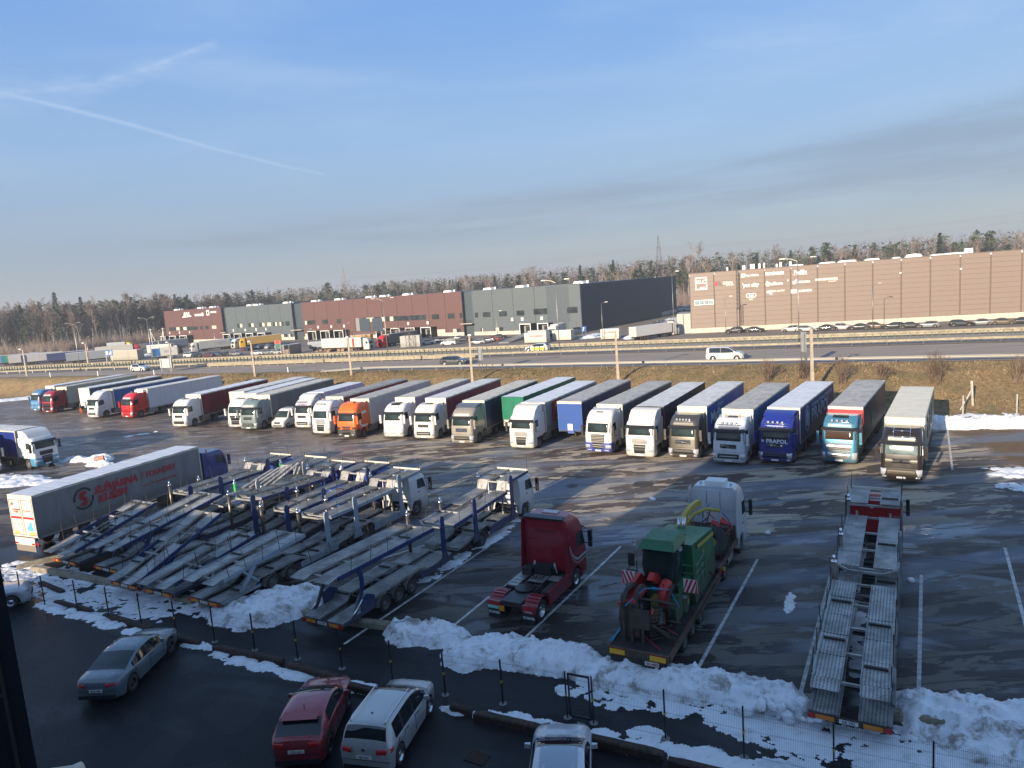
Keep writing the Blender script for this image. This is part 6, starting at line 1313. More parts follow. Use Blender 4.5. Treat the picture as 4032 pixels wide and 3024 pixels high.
def panel_mesh(L_, ribbed):
    k = (round(L_, 2), ribbed)
    if k not in PAN:
        b = MB(); b.box(-.43, .43, -L_/2+.015, L_/2-.015, -.02, .0)
        for x in ((-.41, -.25, -.08, .08, .25, .41) if ribbed else (-.41, .41)): b.box(x-.022, x+.022, -L_/2+.015, L_/2-.015, .001, .028)
        PAN[k] = b.mesh('track_panel', MDK2 if ribbed else MDK1)
    return PAN[k]
def deck(t, pts, ribbed=False, side=None, sideh=.16, wd=1.2, cross=1.9, tip=False, skip=0):
    """two wheel tracks on cross members following (y, z) points, with side beams"""
    side = side or MFR; sb = MB(); cm = MB()
    for (a, c_) in zip(pts, pts[1:]):
        L_ = hypot(c_[0]-a[0], c_[1]-a[1]); n = max(1, round(L_/1.45)); ang = atan2(c_[1]-a[1], c_[0]-a[0])
        me = panel_mesh(L_/n, ribbed)
        for sx in (-1, 1):
            sb.beam((sx*(wd-.03), a[0], a[1]-sideh/2+.03), (sx*(wd-.03), c_[0], c_[1]-sideh/2+.03), .06, sideh)
            for i in range(n):
                if n > 2 and 0 < i < n-1 and rnd.random() < .10: continue
                f = (i+.5)/n
                if rnd.random() < .3: yy_ = a[0]+(c_[0]-a[0])*(f+.2/n); b_ = MB(); b_.box(sx*(wd-.50)-.36, sx*(wd-.50)+.36, yy_-.05, yy_+.05, 0, .07); b_.obj('wheel_chock', MROD, t, (0, 0, interp(pts, yy_)+.03))
                link('track_panel', me, t, (sx*(wd-.50), a[0]+(c_[0]-a[0])*f, a[1]+(c_[1]-a[1])*f+.012+rnd.uniform(-.008, .008)), (ang+rnd.uniform(-.006, .006), 0, 0))
        m = max(1, round(L_/cross))
        for i in range(m+1):
            f = i/m; yy, zz_ = a[0]+(c_[0]-a[0])*f, a[1]+(c_[1]-a[1])*f
            cm.beam((-wd+.07, yy, zz_-.085), (wd-.07, yy, zz_-.085), .09, .09)
        cm.beam((-.30, a[0], a[1]-.05), (-.30, c_[0], c_[1]-.05), .05, .08); cm.beam((.30, a[0], a[1]-.05), (.30, c_[0], c_[1]-.05), .05, .08)
    if tip:
        a = pts[0]; cm.beam((-wd+.03, a[0], a[1]), (-wd*.55, a[0]-.45, a[1]-.05), .07, .1); cm.beam((wd-.03, a[0], a[1]), (wd*.55, a[0]-.45, a[1]-.05), .07, .1); cm.beam((-wd*.55, a[0]-.45, a[1]-.05), (wd*.55, a[0]-.45, a[1]-.05), .08, .1)
    sb.obj('side_beam', side, t); cm.obj('cross_members', MFR, t)
def interp(pts, y):
    for a, c_ in zip(pts, pts[1:]):
        if a[0] <= y <= c_[0]: return a[1]+(c_[1]-a[1])*(y-a[0])/(c_[0]-a[0])
    return pts[-1][1]
def rods(t, pts, ys, h=1.1, sides=(-1, 1), wire=True):
    for sx in sides:
        tops = []
        for y in ys:
            z = interp(pts, y); l = rnd.uniform(-.16, .16); hh = h*rnd.uniform(.75, 1.1)
            b = MB(); b.tube([(sx*1.2, y, z-.1), (sx*1.2+l*.3, y+l, z+hh)], .018, 4); b.obj('rod', MROD, t); tops.append((sx*1.2+l*.25, y+l*.8, z+hh*.8))
        if wire and len(tops) > 2:
            b = MB()
            for a, c_ in zip(tops, tops[1:]):
                for dz in (0, -.35): m = [(a[i]+c_[i])/2 for i in range(3)]; b.tube([(a[0], a[1], a[2]+dz), (m[0], m[1], m[2]+dz-.08), (c_[0], c_[1], c_[2]+dz)], .006, 3)
            b.obj('guard_wire', MROD, t)
def post(t, y, z0, z1, mat, sides=(1,), w0=.42, w1=.36):
    for sx in sides:
        x0, x1 = sorted((sx*1.225, sx*1.29))
        b = MB(); b.prism([(y-w0*.9, z0), (y+w0, z0), (y+w0*.6, z0+.45), (y+w1/2, z0+.9), (y+w1/2, z1-.15), (y+w1*.1, z1), (y-w1*.3, z1), (y-w1/2, z1-.15), (y-w1/2, z0+.5)], x0, x1, 'x'); b.obj('post', mat, t)
def ram(t, x, y, z0, z1, sleeve=None):
    b = MB(); b.tube([(x, y, z0), (x, y, z1)], .10, 8); o = b.obj('cylinder_sleeve', sleeve or MSLV, t); b = MB(); b.tube([(x, y-.0, z1), (x, y, z1+.28)], .055, 8); b.lathe([(-.02, .13), (.03, .13), (.09, .07), (.1, 0)], 10, 'z', (x, y, z1)); b.obj('cap', MCHR, o)
def tail(t, plate='', y=0.0, z=.62):
    MB().box(-1.2, 1.2, y-.06, y+.02, z-.09, z+.09).obj('tail_bar', MCH, t)
    for sx in (-1, 1):
        MB().box(*sorted((sx*.42, sx*.98)), y-.075, y-.062, z-.075, z+.075).obj('amber_plate', M('marker_amber3', (.72, .24, .02), .5), t)
        MB().box(*sorted((sx*1.0, sx*1.22)), y-.085, y-.062, z-.085, z+.085).obj('tail_light', MREDL, t)
    MB().box(-.28, .28, y-.078, y-.062, z-.07, z+.06).obj('number_plate', MPLT, t)
    if plate: text(t, plate, .13, (0, y-.082, z-.005), (1, 0, 0), (0, 0, 1), MGRYL, bold=.02)
def tr_trailer(x, y, label, rear=(.8, 1.5), front=(7.8, 1.95), mid=None, col=None, axles=(3.3, 4.6), L_=8.8, ribbed=False, plate='', arms=True, posts=True, green=False, rodh=1.0, a=30):
    t = thing('car_transporter_trailer', label, 'car transporter', (x, y, 0), -R(a), 'car transporters and their trailers'); col = col or MPB
    low = [(.02, .72), (1.9, .74), (axles[0]-.75, 1.06), (axles[-1]+.75, 1.06), (axles[-1]+1.5, .78), (L_-.1, .80)]
    deck(t, low, ribbed, MFR, .12); b = MB()
    for sx in (-1, 1):
        b.beam((sx*.5, .2, .55), (sx*.5, L_, .62), .1, .18)
    b.beam((-.45, L_-.2, .62), (0, L_+.9, .6), .1, .12); b.beam((.45, L_-.2, .62), (0, L_+.9, .6), .1, .12); b.obj('trailer_frame', MCH, t)
    for yy in axles:
        for sx in (-1, 1):
            wheel(t, 'small' if len(axles) > 2 else 'mid', sx*1.08, yy, .40 if len(axles) > 2 else .47, sx)
            bb = MB(); bb.grid([[(sx*.90, yy+.52*cos(pi*i/6), .42+.52*sin(pi*i/6)), (sx*1.25, yy+.52*cos(pi*i/6), .42+.52*sin(pi*i/6))] for i in range(7)]); bb.obj('mudguard', MFR, t)
    for sx in (-1, 1): MB().box(*sorted((sx*1.17, sx*1.235)), axles[-1]+.75, L_-.1, .48, .78).obj('side_skirt', col, t); MB().box(*sorted((sx*1.17, sx*1.235)), .1, axles[0]-.8, .58, .74).obj('side_skirt', col, t)
    up_ = [rear]+(mid or [])+[front]; deck(t, up_, ribbed, col if col is not MPS else MFR, .20, tip=False)
    fl = (up_[0][0]-.45, up_[0][1]-.14)
    for sx in (-1, 1): link('loading_flap', panel_mesh(.62, ribbed), t, (sx*.73, fl[0]+.15, up_[0][1]-.03), (.16, 0, 0))
    if posts:
        post(t, L_-.85, .55, max(3.0, front[1]+.45), col, (1,)); ram(t, -1.15, L_-.75, .6, max(2.7, front[1]+.25), MGRE if green else None)
    if arms:
        z_ = interp(up_, 2.0)
        for sx in (-1, 1): b = MB(); b.beam((sx*1.24, 1.2, .75), (sx*1.24, 2.2, z_-.1), .10, .22); b.beam((sx*1.24, 2.4, .9), (sx*1.24, 1.5, z_-.15), .08, .12); b.obj('support_arm', col, t)
    rods(t, up_, [front[0]*f for f in (.12, .3, .48, .68, .88)], rodh); tail(t, plate); return t
def tr_truck(T_, s_tip, label, cabcol, col=None, tipz=2.15, dip=None, ribbed=True, green=False, box=None, a=30, face='R', deckz=2.95, stripe=None, ramp=True):
    u = Vector((sin(R(a)), cos(R(a)))); p = Vector(T_)+u*(s_tip+6.6)
    t = thing('car_transporter', label, 'car transporter', (p.x, p.y, 0), -R(a), 'car transporters and their trailers'); col = col or MPB; o = 6.6
    cab(t, 'L', cabcol, dict(face=face, visor=False, sign=False, mirror='b', hatch=False, side_fairing=False, dirt=.3))
    b = MB()
    for sx in (-.4, .4): b.box(sx-.05, sx+.05, .3-o, 2.2, .6, .82)
    b.box(-.6, .6, .9, 2.1, .45, .72); b.cyl((0, 2.72-o, .5), .12, 1.7, 'x', 8); b.box(-.9, -.5, 4.2-o, 5.6-o, .35, .62); b.box(.5, .9, 4.2-o, 5.6-o, .35, .62); b.obj('chassis', MCH, t)
    for sx in (-1, 1):
        wheel(t, 'truck', sx*1.04, 1.47, .5, sx); wheel(t, 'dual', sx*1.04, 2.72-o, .5, sx)
        bb = MB(); bb.grid([[(sx*.75, 2.72-o+.62*cos(pi*i/7), .5+.62*sin(pi*i/7)), (sx*1.25, 2.72-o+.62*cos(pi*i/7), .5+.62*sin(pi*i/7))] for i in range(8)]); bb.obj('mudguard', MFR, t)
    deck(t, [(.2-o, .78), (1.9-o, .95), (2.1-o, 1.18), (3.4-o, 1.18), (3.7-o, .85), (6.2-o, .85)], ribbed, MFR, .12)
    for sx in (-1, 1): MB().box(*sorted((sx*1.18, sx*1.24)), 3.6-o, 6.6-o, .45, .92).obj('side_skirt', col, t)
    up_ = [(0-o, tipz)]+([(d[0]-o, d[1]) for d in dip] if dip else [])+[(5.95-o, 2.40+max(0, tipz-2.3)*.4)]; deck(t, up_, ribbed, col, .20, tip=True)
    cd = [(6.25-o, deckz), (8.8-o, deckz+.02)]; deck(t, cd, ribbed, col, .14, cross=1.3)
    b = MB()
    if ramp:
        for sx in (-1, 1): link('ramp', MB().beam((0, 5.95-o, up_[-1][1]), (0, 6.25-o, deckz), .7, .03).mesh('ramp', MDK2), t, (sx*.73, 0, 0))
    b = MB(); b.beam((-1.17, 8.8-o, deckz+.08), (1.17, 8.8-o, deckz+.08), .07, .12); b.obj('front_bar', M('cream_bar', (.6, .57, .48), .5), t)
    post(t, 2.0-o, .6, 3.15, col, (1,)); post(t, 6.35-o, .6, 3.35, col, (1,)); ram(t, -1.16, 2.0-o, .7, 2.75, MGRE if green else None); ram(t, -1.16, 6.3-o, .7, 3.1, MGRE if green else None)
    b = MB()
    for sx in (-.75, .75): b.beam((sx, 6.0-o, .9), (sx, 6.0-o, 2.6), .1, .1)
    for k in range(6): b.beam((1.0, 6.2-o, 1.0+k*.28), (1.0, 6.2-o, 1.0+k*.28+.02), .05, .02); b.beam((.85, 6.22-o, 1.0+k*.28), (1.18, 6.22-o, 1.0+k*.28), .03, .03)
    b.obj('ladder', MFR, t)
    rods(t, up_, [y-o for y in (.5, 1.9, 3.2, 4.6, 5.7)], 1.0); rods(t, cd, [6.5-o, 8.6-o], 1.1, wire=False)
    if box: MB().hexa([(-1.1,3.9-o,1.25),(1.1,3.9-o,1.25),(1.1,5.2-o,1.25),(-1.1,5.2-o,1.25),(-1.15,3.7-o,2.3),(1.15,3.7-o,2.3),(1.15,5.3-o,2.3),(-1.15,5.3-o,2.3)]).obj('tool_box', box, t)
    return t, up_
Wc = ('cab_white', (.62, .63, .64)); Bc = ('cab_blue', (.02, .05, .30))
TR6, TR5, TR4, TR3, TR2, TR1 = (-9.4, 30.6), (-16.2, 33.9), (-19.3, 35.5), (-21.8, 36.9), (-24.25, 39.5), (-27.7, 41.3)
tr_trailer(*TR6, 'low empty three axle car trailer with curved blue rear posts, nearest the dark red tractor', (.05, 2.92), (7.3, 2.72), axles=(2.95, 4.0, 5.05), ribbed=True, plate='OD 842', arms=False, rodh=.9)
t6 = [o for o in bpy.data.objects if o.name.startswith('car_transporter_trailer')][-1]
for sx in (-1, 1):
    rows = []
    for i in range(8):
        f = i/7; y_, z_ = .75+.75*sin(f*2.2), .75+2.0*f; rows.append([(sx*1.16, y_-.11, z_), (sx*1.24, y_-.11, z_), (sx*1.24, y_+.11, z_), (sx*1.16, y_+.11, z_)])
    b = MB(); b.grid(rows, closed=True, smooth=False); b.obj('curved_post', MPB if sx > 0 else M('post_dull', (.05, .065, .06), .6), t6)
    b = MB(); b.prism([(1.3, .62), (2.2, .62), (2.25, 1.2), (1.75, 1.45), (1.25, 1.3)], *sorted((sx*1.15, sx*1.22)), 'x'); b.obj('pivot_plate', MPB, t6); b = MB(); b.tube([(sx*1.24, .55, .72), (sx*1.24, 1.35, 1.35)], .045, 6); b.obj('piston', MCHR, t6)
tr_trailer(*TR5, 'car transporter trailer with pale blue grey sides and chequered decks, beside the round snow heap', (.35, 1.8), (5.9, 2.2), mid=None, col=MPG, plate='AR 117', L_=8.4)
tr_trailer(*TR4, 'blue and silver car trailer, second from the right of the packed group', (.2, 1.2), (5.6, 1.95), plate='M 2930')
tr_trailer(*TR3, 'car trailer with a steep blue edged upper deck in the middle of the packed group', (.25, 1.02), (5.6, 2.95), plate='L 1242')
tr_trailer(*TR2, 'car trailer with a high flat upper deck, second from the left of the group', (.4, 2.0), (7.4, 3.0), plate='EH 402', posts=False)
tr_trailer(*TR1, 'leftmost car trailer, its tail in sunlight beside the lettered grey trailer', (0.0, 1.45), (5.4, 2.75), plate='JK 618', rodh=1.2)
tr_truck(TR6, 9.2, 'car transporter with a white cab and tall blue posts behind the dark red tractor', Wc, MPB, 2.22)
tr_truck(TR5, 8.0, 'car transporter with a white cab and broad pale grey sides', Wc, MPG, 2.55, dip=[(3, 2.5)], face='M')
tr_truck(TR4, 9.1, 'car transporter with a bright blue tool box behind the pale sided one', Bc, MPB, 2.3, box=M('box_blue', (.02, .09, .50), .45))
tr_truck(TR3, 8.7, 'car transporter with blue posts and a raised rear deck tip in the packed group', Bc, MPB, 2.95, dip=[(3, 2.8)])
t_, up__ = tr_truck((-24.6, 39.0), 8.9, 'pale car transporter with bright green sleeves and loose ramps stacked on its deck', ('cab_cream', (.60, .59, .50)), M('sleeve_white', (.5, .5, .48), .5, dirt=.4), 2.0, green=True)
b = MB()
for k in range(5): b.beam((-.9+.4*k, -4.2+.3*k, 2.3), (-.6+.42*k, -1.6+.25*k, 3.0+.08*k), .26, .05)
b.obj('loose_ramp', MDK2, t_)
tr_truck(TR1, 8.4, 'leftmost car transporter with blue posts, close to the blue cab of the lettered lorry', Bc, MPB, 2.55)
# the silver transporter on the right with the red cab
tr_trailer(9.93, 20.83, 'silver car trailer with slotted decks at the lower right', (.85, 1.5), (7.9, 1.95), col=MPS, plate='BB 782', L_=8.8)
tS, _ = tr_truck((9.93, 20.83), 9.3, 'silver car transporter with a red cab at the lower right', ('cab_red', (.45, .012, .02)), MPS, 2.1, deckz=2.95, ramp=False)
MB().box(-1.18, 1.18, .80, .845, 1.6, 2.74).obj('cab_back', paint('cab_red', (.45, .012, .02)), tS); MB().cyl((-.15, .79, 2.45), .1, .02, 'y', 12).obj('badge', MPLT, tS)

# ------------------------------------------------------------------ dark red tractor unit seen from behind
def back_wall(t, mat, z0, z1, hw=1.2, y=.69, panels=True):
    MB().box(-hw+.08, hw-.08, y-.03, y+.02, z0, z1).obj('cab_back', mat, t)
    if panels:
        b = MB(); b.box(-.42, .42, y-.07, y-.032, z0+.75, z0+1.25); b.box(-.40, .40, y-.06, y-.032, z0+.35, z0+.55); b.box(-hw+.1, hw-.1, y-.06, y-.032, z0+1.50, z0+1.55); b.box(-.60, .60, y-.055, y-.032, z0+1.80, z0+2.1); b.box(-hw+.1, hw-.1, y-.055, y-.032, z0+.18, z0+.22); b.obj('pressed_panel', mat, t)
RS = thing('tractor_unit', 'dark red tractor unit without a trailer, seen from behind on the empty bays', 'lorry', (.72, 33.0, 0), -R(30))
dred = ('wine_red', (.30, .008, .018))
bd, _, _ = cab(RS, 'S', dred, dict(face='S', dirt=.12, mirror='b', side_fairing=False, sign=False, visor=True)); mr = paint(*dred, .12)
back_wall(RS, mr, 1.15, 3.65); text(RS, 'SCANIA', .3, (0, .63, 3.1), (1, 0, 0), (0, 0, 1), M('wine_dark', (.12, .004, .008), .4), bold=.02)
for sx in (-1, 1): b = MB(); b.hexa([(sx*1.21,.28,1.2),(sx*1.25,.28,1.2),(sx*1.25,.72,1.2),(sx*1.21,.72,1.2),(sx*1.12,.45,3.72),(sx*1.16,.45,3.72),(sx*1.18,.72,3.72),(sx*1.14,.72,3.72)]); b.obj('side_deflector', mr, RS)
MB().hexa([(-1.1,.5,3.74),(1.1,.5,3.74),(1.1,.75,3.78),(-1.1,.75,3.78),(-1.08,.48,3.82),(1.08,.48,3.82),(1.05,.9,3.86),(-1.05,.9,3.86)]).obj('roof_edge', M('edge_black', (.02, .02, .022), .3), RS); MB().box(-.42, .42, 1.3, 1.7, 3.79, 3.85).obj('roof_hatch', M('hatch_pale', (.5, .45, .46), .3), RS)
for sx, w_ in ((1, .0),): 
    b = MB(); b.grid([[(1.262, .75+.3*i, 2.35-.95*min(1, i/2.6)**.6+dz) for i in range(8)] for dz in (0, .12)]); b.grid([[(1.262, .75+.3*i, 2.18-.95*min(1, i/2.6)**.6+dz) for i in range(8)] for dz in (0, .05)]); b.obj('stripe', M('stripe_silver', (.50, .52, .52), .35), RS)
b = MB()
for sx in (-.42, .42): b.box(sx-.05, sx+.05, -3.0, 2.4, .78, 1.0)
for yy in (.3, -.9, -2.0, -2.95): b.box(-.37, .37, yy-.06, yy+.06, .8, .97)
b.cyl((0, -2.3, .5), .12, 1.7, 'x', 8); b.box(-.6, .6, -.2, 2.0, .5, .95); b.box(-1.0, -.5, -.1, .55, .9, 1.35); b.box(-.4, .5, .1, .6, 1.0, 1.5); b.obj('chassis', MCH, RS)
b = MB(); b.prism([(-.5, -3.05), (.5, -3.05), (.55, -2.2), (.38, -1.75), (-.38, -1.75), (-.55, -2.2)], 1.01, 1.06, 'z'); b.obj('rear_cover', M('cover_grey', (.05, .055, .065), .5), RS); b = MB(); b.cyl((0, -1.65, 1.12), .46, .10, n=20); b.obj('fifth_wheel', M('fifth_wheel_black', (.03, .03, .033), .35, .5), RS)
b = MB()
for k in range(6): b.box(-.35, .45, -.75+k*.14, -.66+k*.14, 1.04, 1.07)
b.obj('walkway', MFR, RS); MB().box(.55, 1.1, -.4, .15, 1.06, 1.09).obj('tread_plate', MFR, RS); b = MB()
for k in range(5): b.box(-1.1, -.6, -1.4+k*.33, -1.12+k*.33, .95, 1.04)
b.obj('step_plate', MTANK, RS)
MB().box(1.14, 1.22, -1.6, .85, .42, 1.06).obj('side_skirt', mr, RS); MB().box(-1.22, -1.14, -1.6, .85, .42, 1.0).obj('side_skirt', MTANK, RS); MB().box(.75, 1.13, -1.55, .8, .5, 1.0).obj('battery_box', MCH, RS)
for sx in (-1, 1):
    wheel(RS, 'truckA', sx*1.06, 1.47, .5, sx); wheel(RS, 'dualA', sx*1.05, -2.3, .5, sx)
    rows = []
    for i in range(11):
        a = pi*(-.02+1.0*i/10); rows.append([(sx*q, -2.3-.66*cos(a)*-1, .5+.66*sin(a)) for q in (.56, .60, .90, 1.20, 1.24)])
    b = MB(); b.grid(rows)
    for i in range(3, 8): a = pi*i/10; b.box(*sorted((sx*.62, sx*1.18)), -2.3+.67*cos(a)-.03, -2.3+.67*cos(a)+.03, .5+.67*sin(a), .5+.67*sin(a)+.02)
    b.obj('mudguard', mr, RS)
    MB().box(*sorted((sx*.56, sx*1.24)), -3.05, -2.95, .62, .98).obj('light_panel', mr, RS); MB().box(*sorted((sx*.62, sx*1.16)), -3.07, -3.052, .80, .92).obj('tail_light', MREDL, RS); MB().box(*sorted((sx*.58, sx*1.22)), -3.04, -3.0, .15, .60).obj('mud_flap', MPLA, RS)
    text(RS, 'SCANIA', .17, (sx*.9, -3.05, .42), (1, 0, 0), (0, 0, 1), MPLT, bold=.03); 
MB().box(-1.2, -.65, -3.08, -3.06, .62, .76).obj('number_plate', MGREEN_P, RS); MB().box(-.62, -.35, -3.08, -3.04, .55, .80).obj('yellow_tag', M('marker_amber3', (.72, .24, .02), .5), RS); text(RS, 'SCANIA', .11, (.9, -3.06, .70), (1, 0, 0), (0, 0, 1), MPLT, bold=.02)
b = MB()
for x0 in (-.55, .55): b.beam((x0-.1, .45, 1.1), (x0, .45, 1.6), .04, .04); b.beam((x0+.1, .45, 1.1), (x0, .45, 1.6), .04, .04)
b.obj('bracket', MPLT, RS); b = MB()
for k in range(4): b.tube([(-.6+.25*k, .55, 1.5), (-.5+.25*k, .2, 1.15+.1*(k % 2)), (-.3+.2*k, -.1, 1.2), (-.2+.15*k, -.5, 1.08)], .025, 5)
b.obj('air_hose', MPLA, RS)

# ------------------------------------------------------------------ silver tractor with low loader
LLT = Vector((3.98, 25.55)); MRUST = M('loader_frame', (.10, .055, .035), .8, var=.4, dirt=.4); MWOOD = M('loader_deck', (.032, .026, .024), .85, var=.4, bump=.4, bscale=6)
p = LLT+U30*11.9; LL = thing('low_loader_lorry', 'silver tractor with a rusty brown low loader carrying farm machinery', 'lorry', (p.x, p.y, 0), -R(29.5))
silver = ('silver', (.42, .45, .48)); ms = M('paint_silver_cab', (.62, .65, .68), .35, .15, coat=.5, dirt=.15)
cab(LL, 'S', silver, dict(mat=ms, face='S', mirror='b', sign=False, visor=False)); back_wall(LL, ms, 1.15, 3.62, panels=False)
b = MB(); b.grid([[(x*1.12, .62-.08*(j == 1), z) for x in (-1, -.95, -.33)] for j, z in enumerate((2.55, 3.1, 3.6))]); b.grid([[(x*1.12, .62-.08*(j == 1), z) for x in (-.3, .3)] for j, z in enumerate((2.55, 3.1, 3.6))]); b.grid([[(x*1.12, .62-.08*(j == 1), z) for x in (.33, .95, 1)] for j, z in enumerate((2.55, 3.1, 3.6))]); b.obj('cab_back', ms, LL)
b = MB(); b.box(-.52, .52, .95, 1.75, 3.80, 4.02); b.obj('air_unit', MWH, LL); MB().box(-.4, .4, .92, .945, 3.84, 3.97).obj('air_grille', MPLT, LL)
for x in (-.8, .8): MB().cyl((x, 1.2, 3.88), .06, .12, n=8).obj('roof_lamp', MHL, LL)
chassis(LL, drive_y=-2.3, skirt=ms)
# low loader: gooseneck over the drive axle then a lower bed with four axles
b = MB()
for (y0, y1, z) in ((-3.75, .30, 1.16), (-11.9, -3.75, .92)):
    n = int((y1-y0)/.9)
    for i in range(n):
        a, c_ = y0+(y1-y0)*i/n, y0+(y1-y0)*(i+1)/n
        pb = MB(); pb.box(-1.16, 1.16, a+.01, c_-.01, z-.05, z+rnd.uniform(0, .012)); pb.obj('deck_board', MWOOD, LL)
b = MB()
for sx in (-1, 1):
    b.box(*sorted((sx*1.17, sx*1.27)), -3.75, .32, 1.02, 1.22); b.box(*sorted((sx*1.17, sx*1.27)), -11.9, -3.75, .74, .97); b.box(*sorted((sx*.4, sx*.55)), -11.7, -3.5, .55, .86)
    b.beam((sx*1.22, -3.75, .86), (sx*1.22, -3.6, 1.1), .1, .2); b.beam((sx*1.36, -8.4, .86), (sx*1.36, -4.0, .86), .04, .09)
b.box(-1.16, 1.16, .2, .32, 1.02, 1.9); b.obj('loader_frame', MRUST, LL)
MB().box(-1.2, 1.2, -12.02, -11.9, .70, .99).obj('tail_board', MRUST, LL); MB().box(-1.1, 1.1, -12.0, -11.9, .40, .68).obj('underrun', MCH, LL)
for sx in (-1, 1): MB().box(*sorted((sx*.5, sx*1.12)), -12.05, -12.025, .74, .94).obj('amber_plate', M('marker_amber2', (.85, .50, .03), .45), LL)
for sx in (-1, 1): b = MB(); b.box(*sorted((sx*.47, sx*1.15)), -12.04, -12.022, .71, .735); b.box(*sorted((sx*.47, sx*1.15)), -12.04, -12.022, .945, .97); b.obj('red_border', MREDL, LL)
MB().box(.30, .85, -12.06, -12.04, .52, .68).obj('number_plate', MPLT, LL); text(LL, '0614BZ', .15, (.6, -12.07, .60), (1, 0, 0), (0, 0, 1), MLRED, bold=.02)
for yy in (-9.6, -8.35, -7.1):
    for sx in (-1, 1): wheel(LL, 'small', sx*1.04, yy, .40, sx)
MB().box(.95, 1.3, -3.0, -2.85, .78, .92).obj('marker_plate', M('marker_yellow', (.8, .55, .03), .4), LL); MB().box(1.0, 1.25, -3.0, -2.9, .62, .76).obj('tail_light', MREDL, LL)

# forage harvester riding on the low loader, cab facing back towards the viewer; local axes: front of harvester = -y of loader
def onll(y): q = LLT+U30*(11.9+y); return (q.x, q.y, 0)
MJG = M('harvester_green', (.022, .15, .06), .5, coat=.1, dirt=.75, dcol=(.06, .06, .045)); MJY = M('harvester_yellow', (.46, .37, .05), .45, dirt=.4); MHR = M('machine_red', (.52, .025, .02), .5, dirt=.5); MHB = M('machine_brown', (.075, .05, .038), .8, var=.4, dirt=.3); MGT_ = M('harvester_glass', (.02, .032, .03), .05)
q = onll(-6.3); HV = thing('forage_harvester', 'green and yellow forage harvester tied down on the low loader', 'harvester', (q[0], q[1], .93), pi-R(29.5)); HV.scale = (1, 1, 1.14)
# local +y now points towards the viewer
b = MB(); b.hexa([(-.85,1.0,.15),(.85,1.0,.15),(.85,3.0,.15),(-.85,3.0,.15),(-.8,1.0,.9),(.8,1.0,.9),(.8,2.6,.9),(-.8,2.6,.9)]); b.obj('underbody', M('harvester_dark', (.02, .03, .025), .6), HV)
b = MB(); b.hexa([(-1.1,-2.7,.1),(1.15,-2.7,.1),(1.15,1.0,.05),(-1.1,1.0,.05),(-1.0,-2.6,1.95),(1.05,-2.6,1.95),(1.05,1.0,2.35),(-1.0,1.0,2.35)]); b.obj('body', MJG, HV)
b = MB()
for k in range(8): b.box(-.3, .25, -.2-k*.08, -.16-k*.08, 2.18-k*.008, 2.22-k*.008)
b.obj('vent_slat', M('harvester_dark', (.02, .03, .025), .6), HV)
b = MB(); b.box(-.9, .9, 1.05, 2.75, 1.0, 1.18); b.obj('platform', MJG, HV)
# cab
b = MB(); rows = []
for z, yf, hw in ((1.18, 2.55, .74), (1.9, 2.68, .84), (2.62, 2.45, .84)): rows.append(ringpts(z, yf, 1.2, hw-.10, .25))
b.grid(rows, closed=True); b.obj('cab_glass', MGT_, HV)
b = MB()
for sx in (-1, 1): b.beam((sx*.62, 2.42, 1.15), (sx*.71, 2.30, 2.65), .07, .07); b.beam((sx*.64, 1.22, 1.15), (sx*.72, 1.22, 2.65), .07, .07)
b.box(-.8, .8, 2.35, 2.62, 1.02, 1.2); b.obj('cab_frame', MPLA, HV)
b = MB(); b.hexa([(-.80,1.05,2.64),(.80,1.05,2.64),(.80,2.80,2.64),(-.80,2.80,2.64),(-.62,1.15,2.92),(.62,1.15,2.92),(.62,2.45,2.92),(-.62,2.45,2.92)]); b.obj('cab_roof', MJG, HV)
b = MB(); b.box(-.09, .09, 2.63, 2.65, 1.04, 1.16); b.obj('badge', MPLT, HV)
for sx in (-1, 1):
    b = MB(); b.box(*sorted((sx*.80, sx*1.5)), 1.75, 2.55, 1.02, 1.10); o = b.obj('side_platform', MJG, HV)
    b = MB(); b.box(*sorted((sx*1.05, sx*1.62)), 2.58, 2.60, 1.12, 1.62); w_ = b.obj('warning_board', MPLT, HV); b = MB()
    for k in range(4):
        x0 = 1.05+.19*k-.12; b.prism([(max(1.05, x0)*sx, 1.12), (min(1.62, x0+.10)*sx, 1.12), (min(1.62, x0+.34)*sx, 1.62), (min(1.62, x0+.24)*sx, 1.62)], 2.602, 2.606, 'y')
    b.obj('stripe', MLRED, w_)
    b = MB(); b.box(*sorted((sx*.95, sx*1.15)), 2.5, 2.62, .86, .98); b.obj('work_lamp', MHL, HV)
    b = MB(); b.lathe([(-.06, .02), (-.03, .08), (.04, .09)], 10, 'y', (sx*.98, 2.6, 2.74)); b.obj('roof_lamp', MHL, HV)
b = MB(); b.beam((1.1, 2.3, 2.2), (1.25, 2.35, 2.2), .03, .03); b.box(1.12, 1.40, 2.3, 2.36, 1.75, 2.25); b.obj('mirror', MPLA, HV)
b = MB()
for z in (1.45, 1.75, 2.05): b.tube([(-.95, 2.35, z), (-1.5, 2.35, z), (-1.5, .9, z), (-1.2, .7, z)], .022, 5)
for yy in (2.35, 1.6, .9): b.tube([(-1.5, yy, 1.1), (-1.5, yy, 2.05)], .022, 5)
b.obj('hand_rail', MJG, HV); b = MB()
for z in (1.35, 1.6): b.tube([(.95, 2.4, z), (1.45, 2.4, z), (1.45, 1.7, z)], .022, 5)
b.tube([(1.45, 2.4, 1.1), (1.45, 2.4, 1.6)], .022, 5); b.tube([(1.0, 2.4, 1.1), (1.0, 2.4, 2.0)], .022, 5); b.obj('hand_rail', MPLA, HV)
b = MB(); b.prism([(-2.3, 1.75), (.4, 2.05), (.5, 2.2), (-2.3, 1.88)], -1.115, -1.10, 'x'); b.obj('yellow_band', MJY, HV)
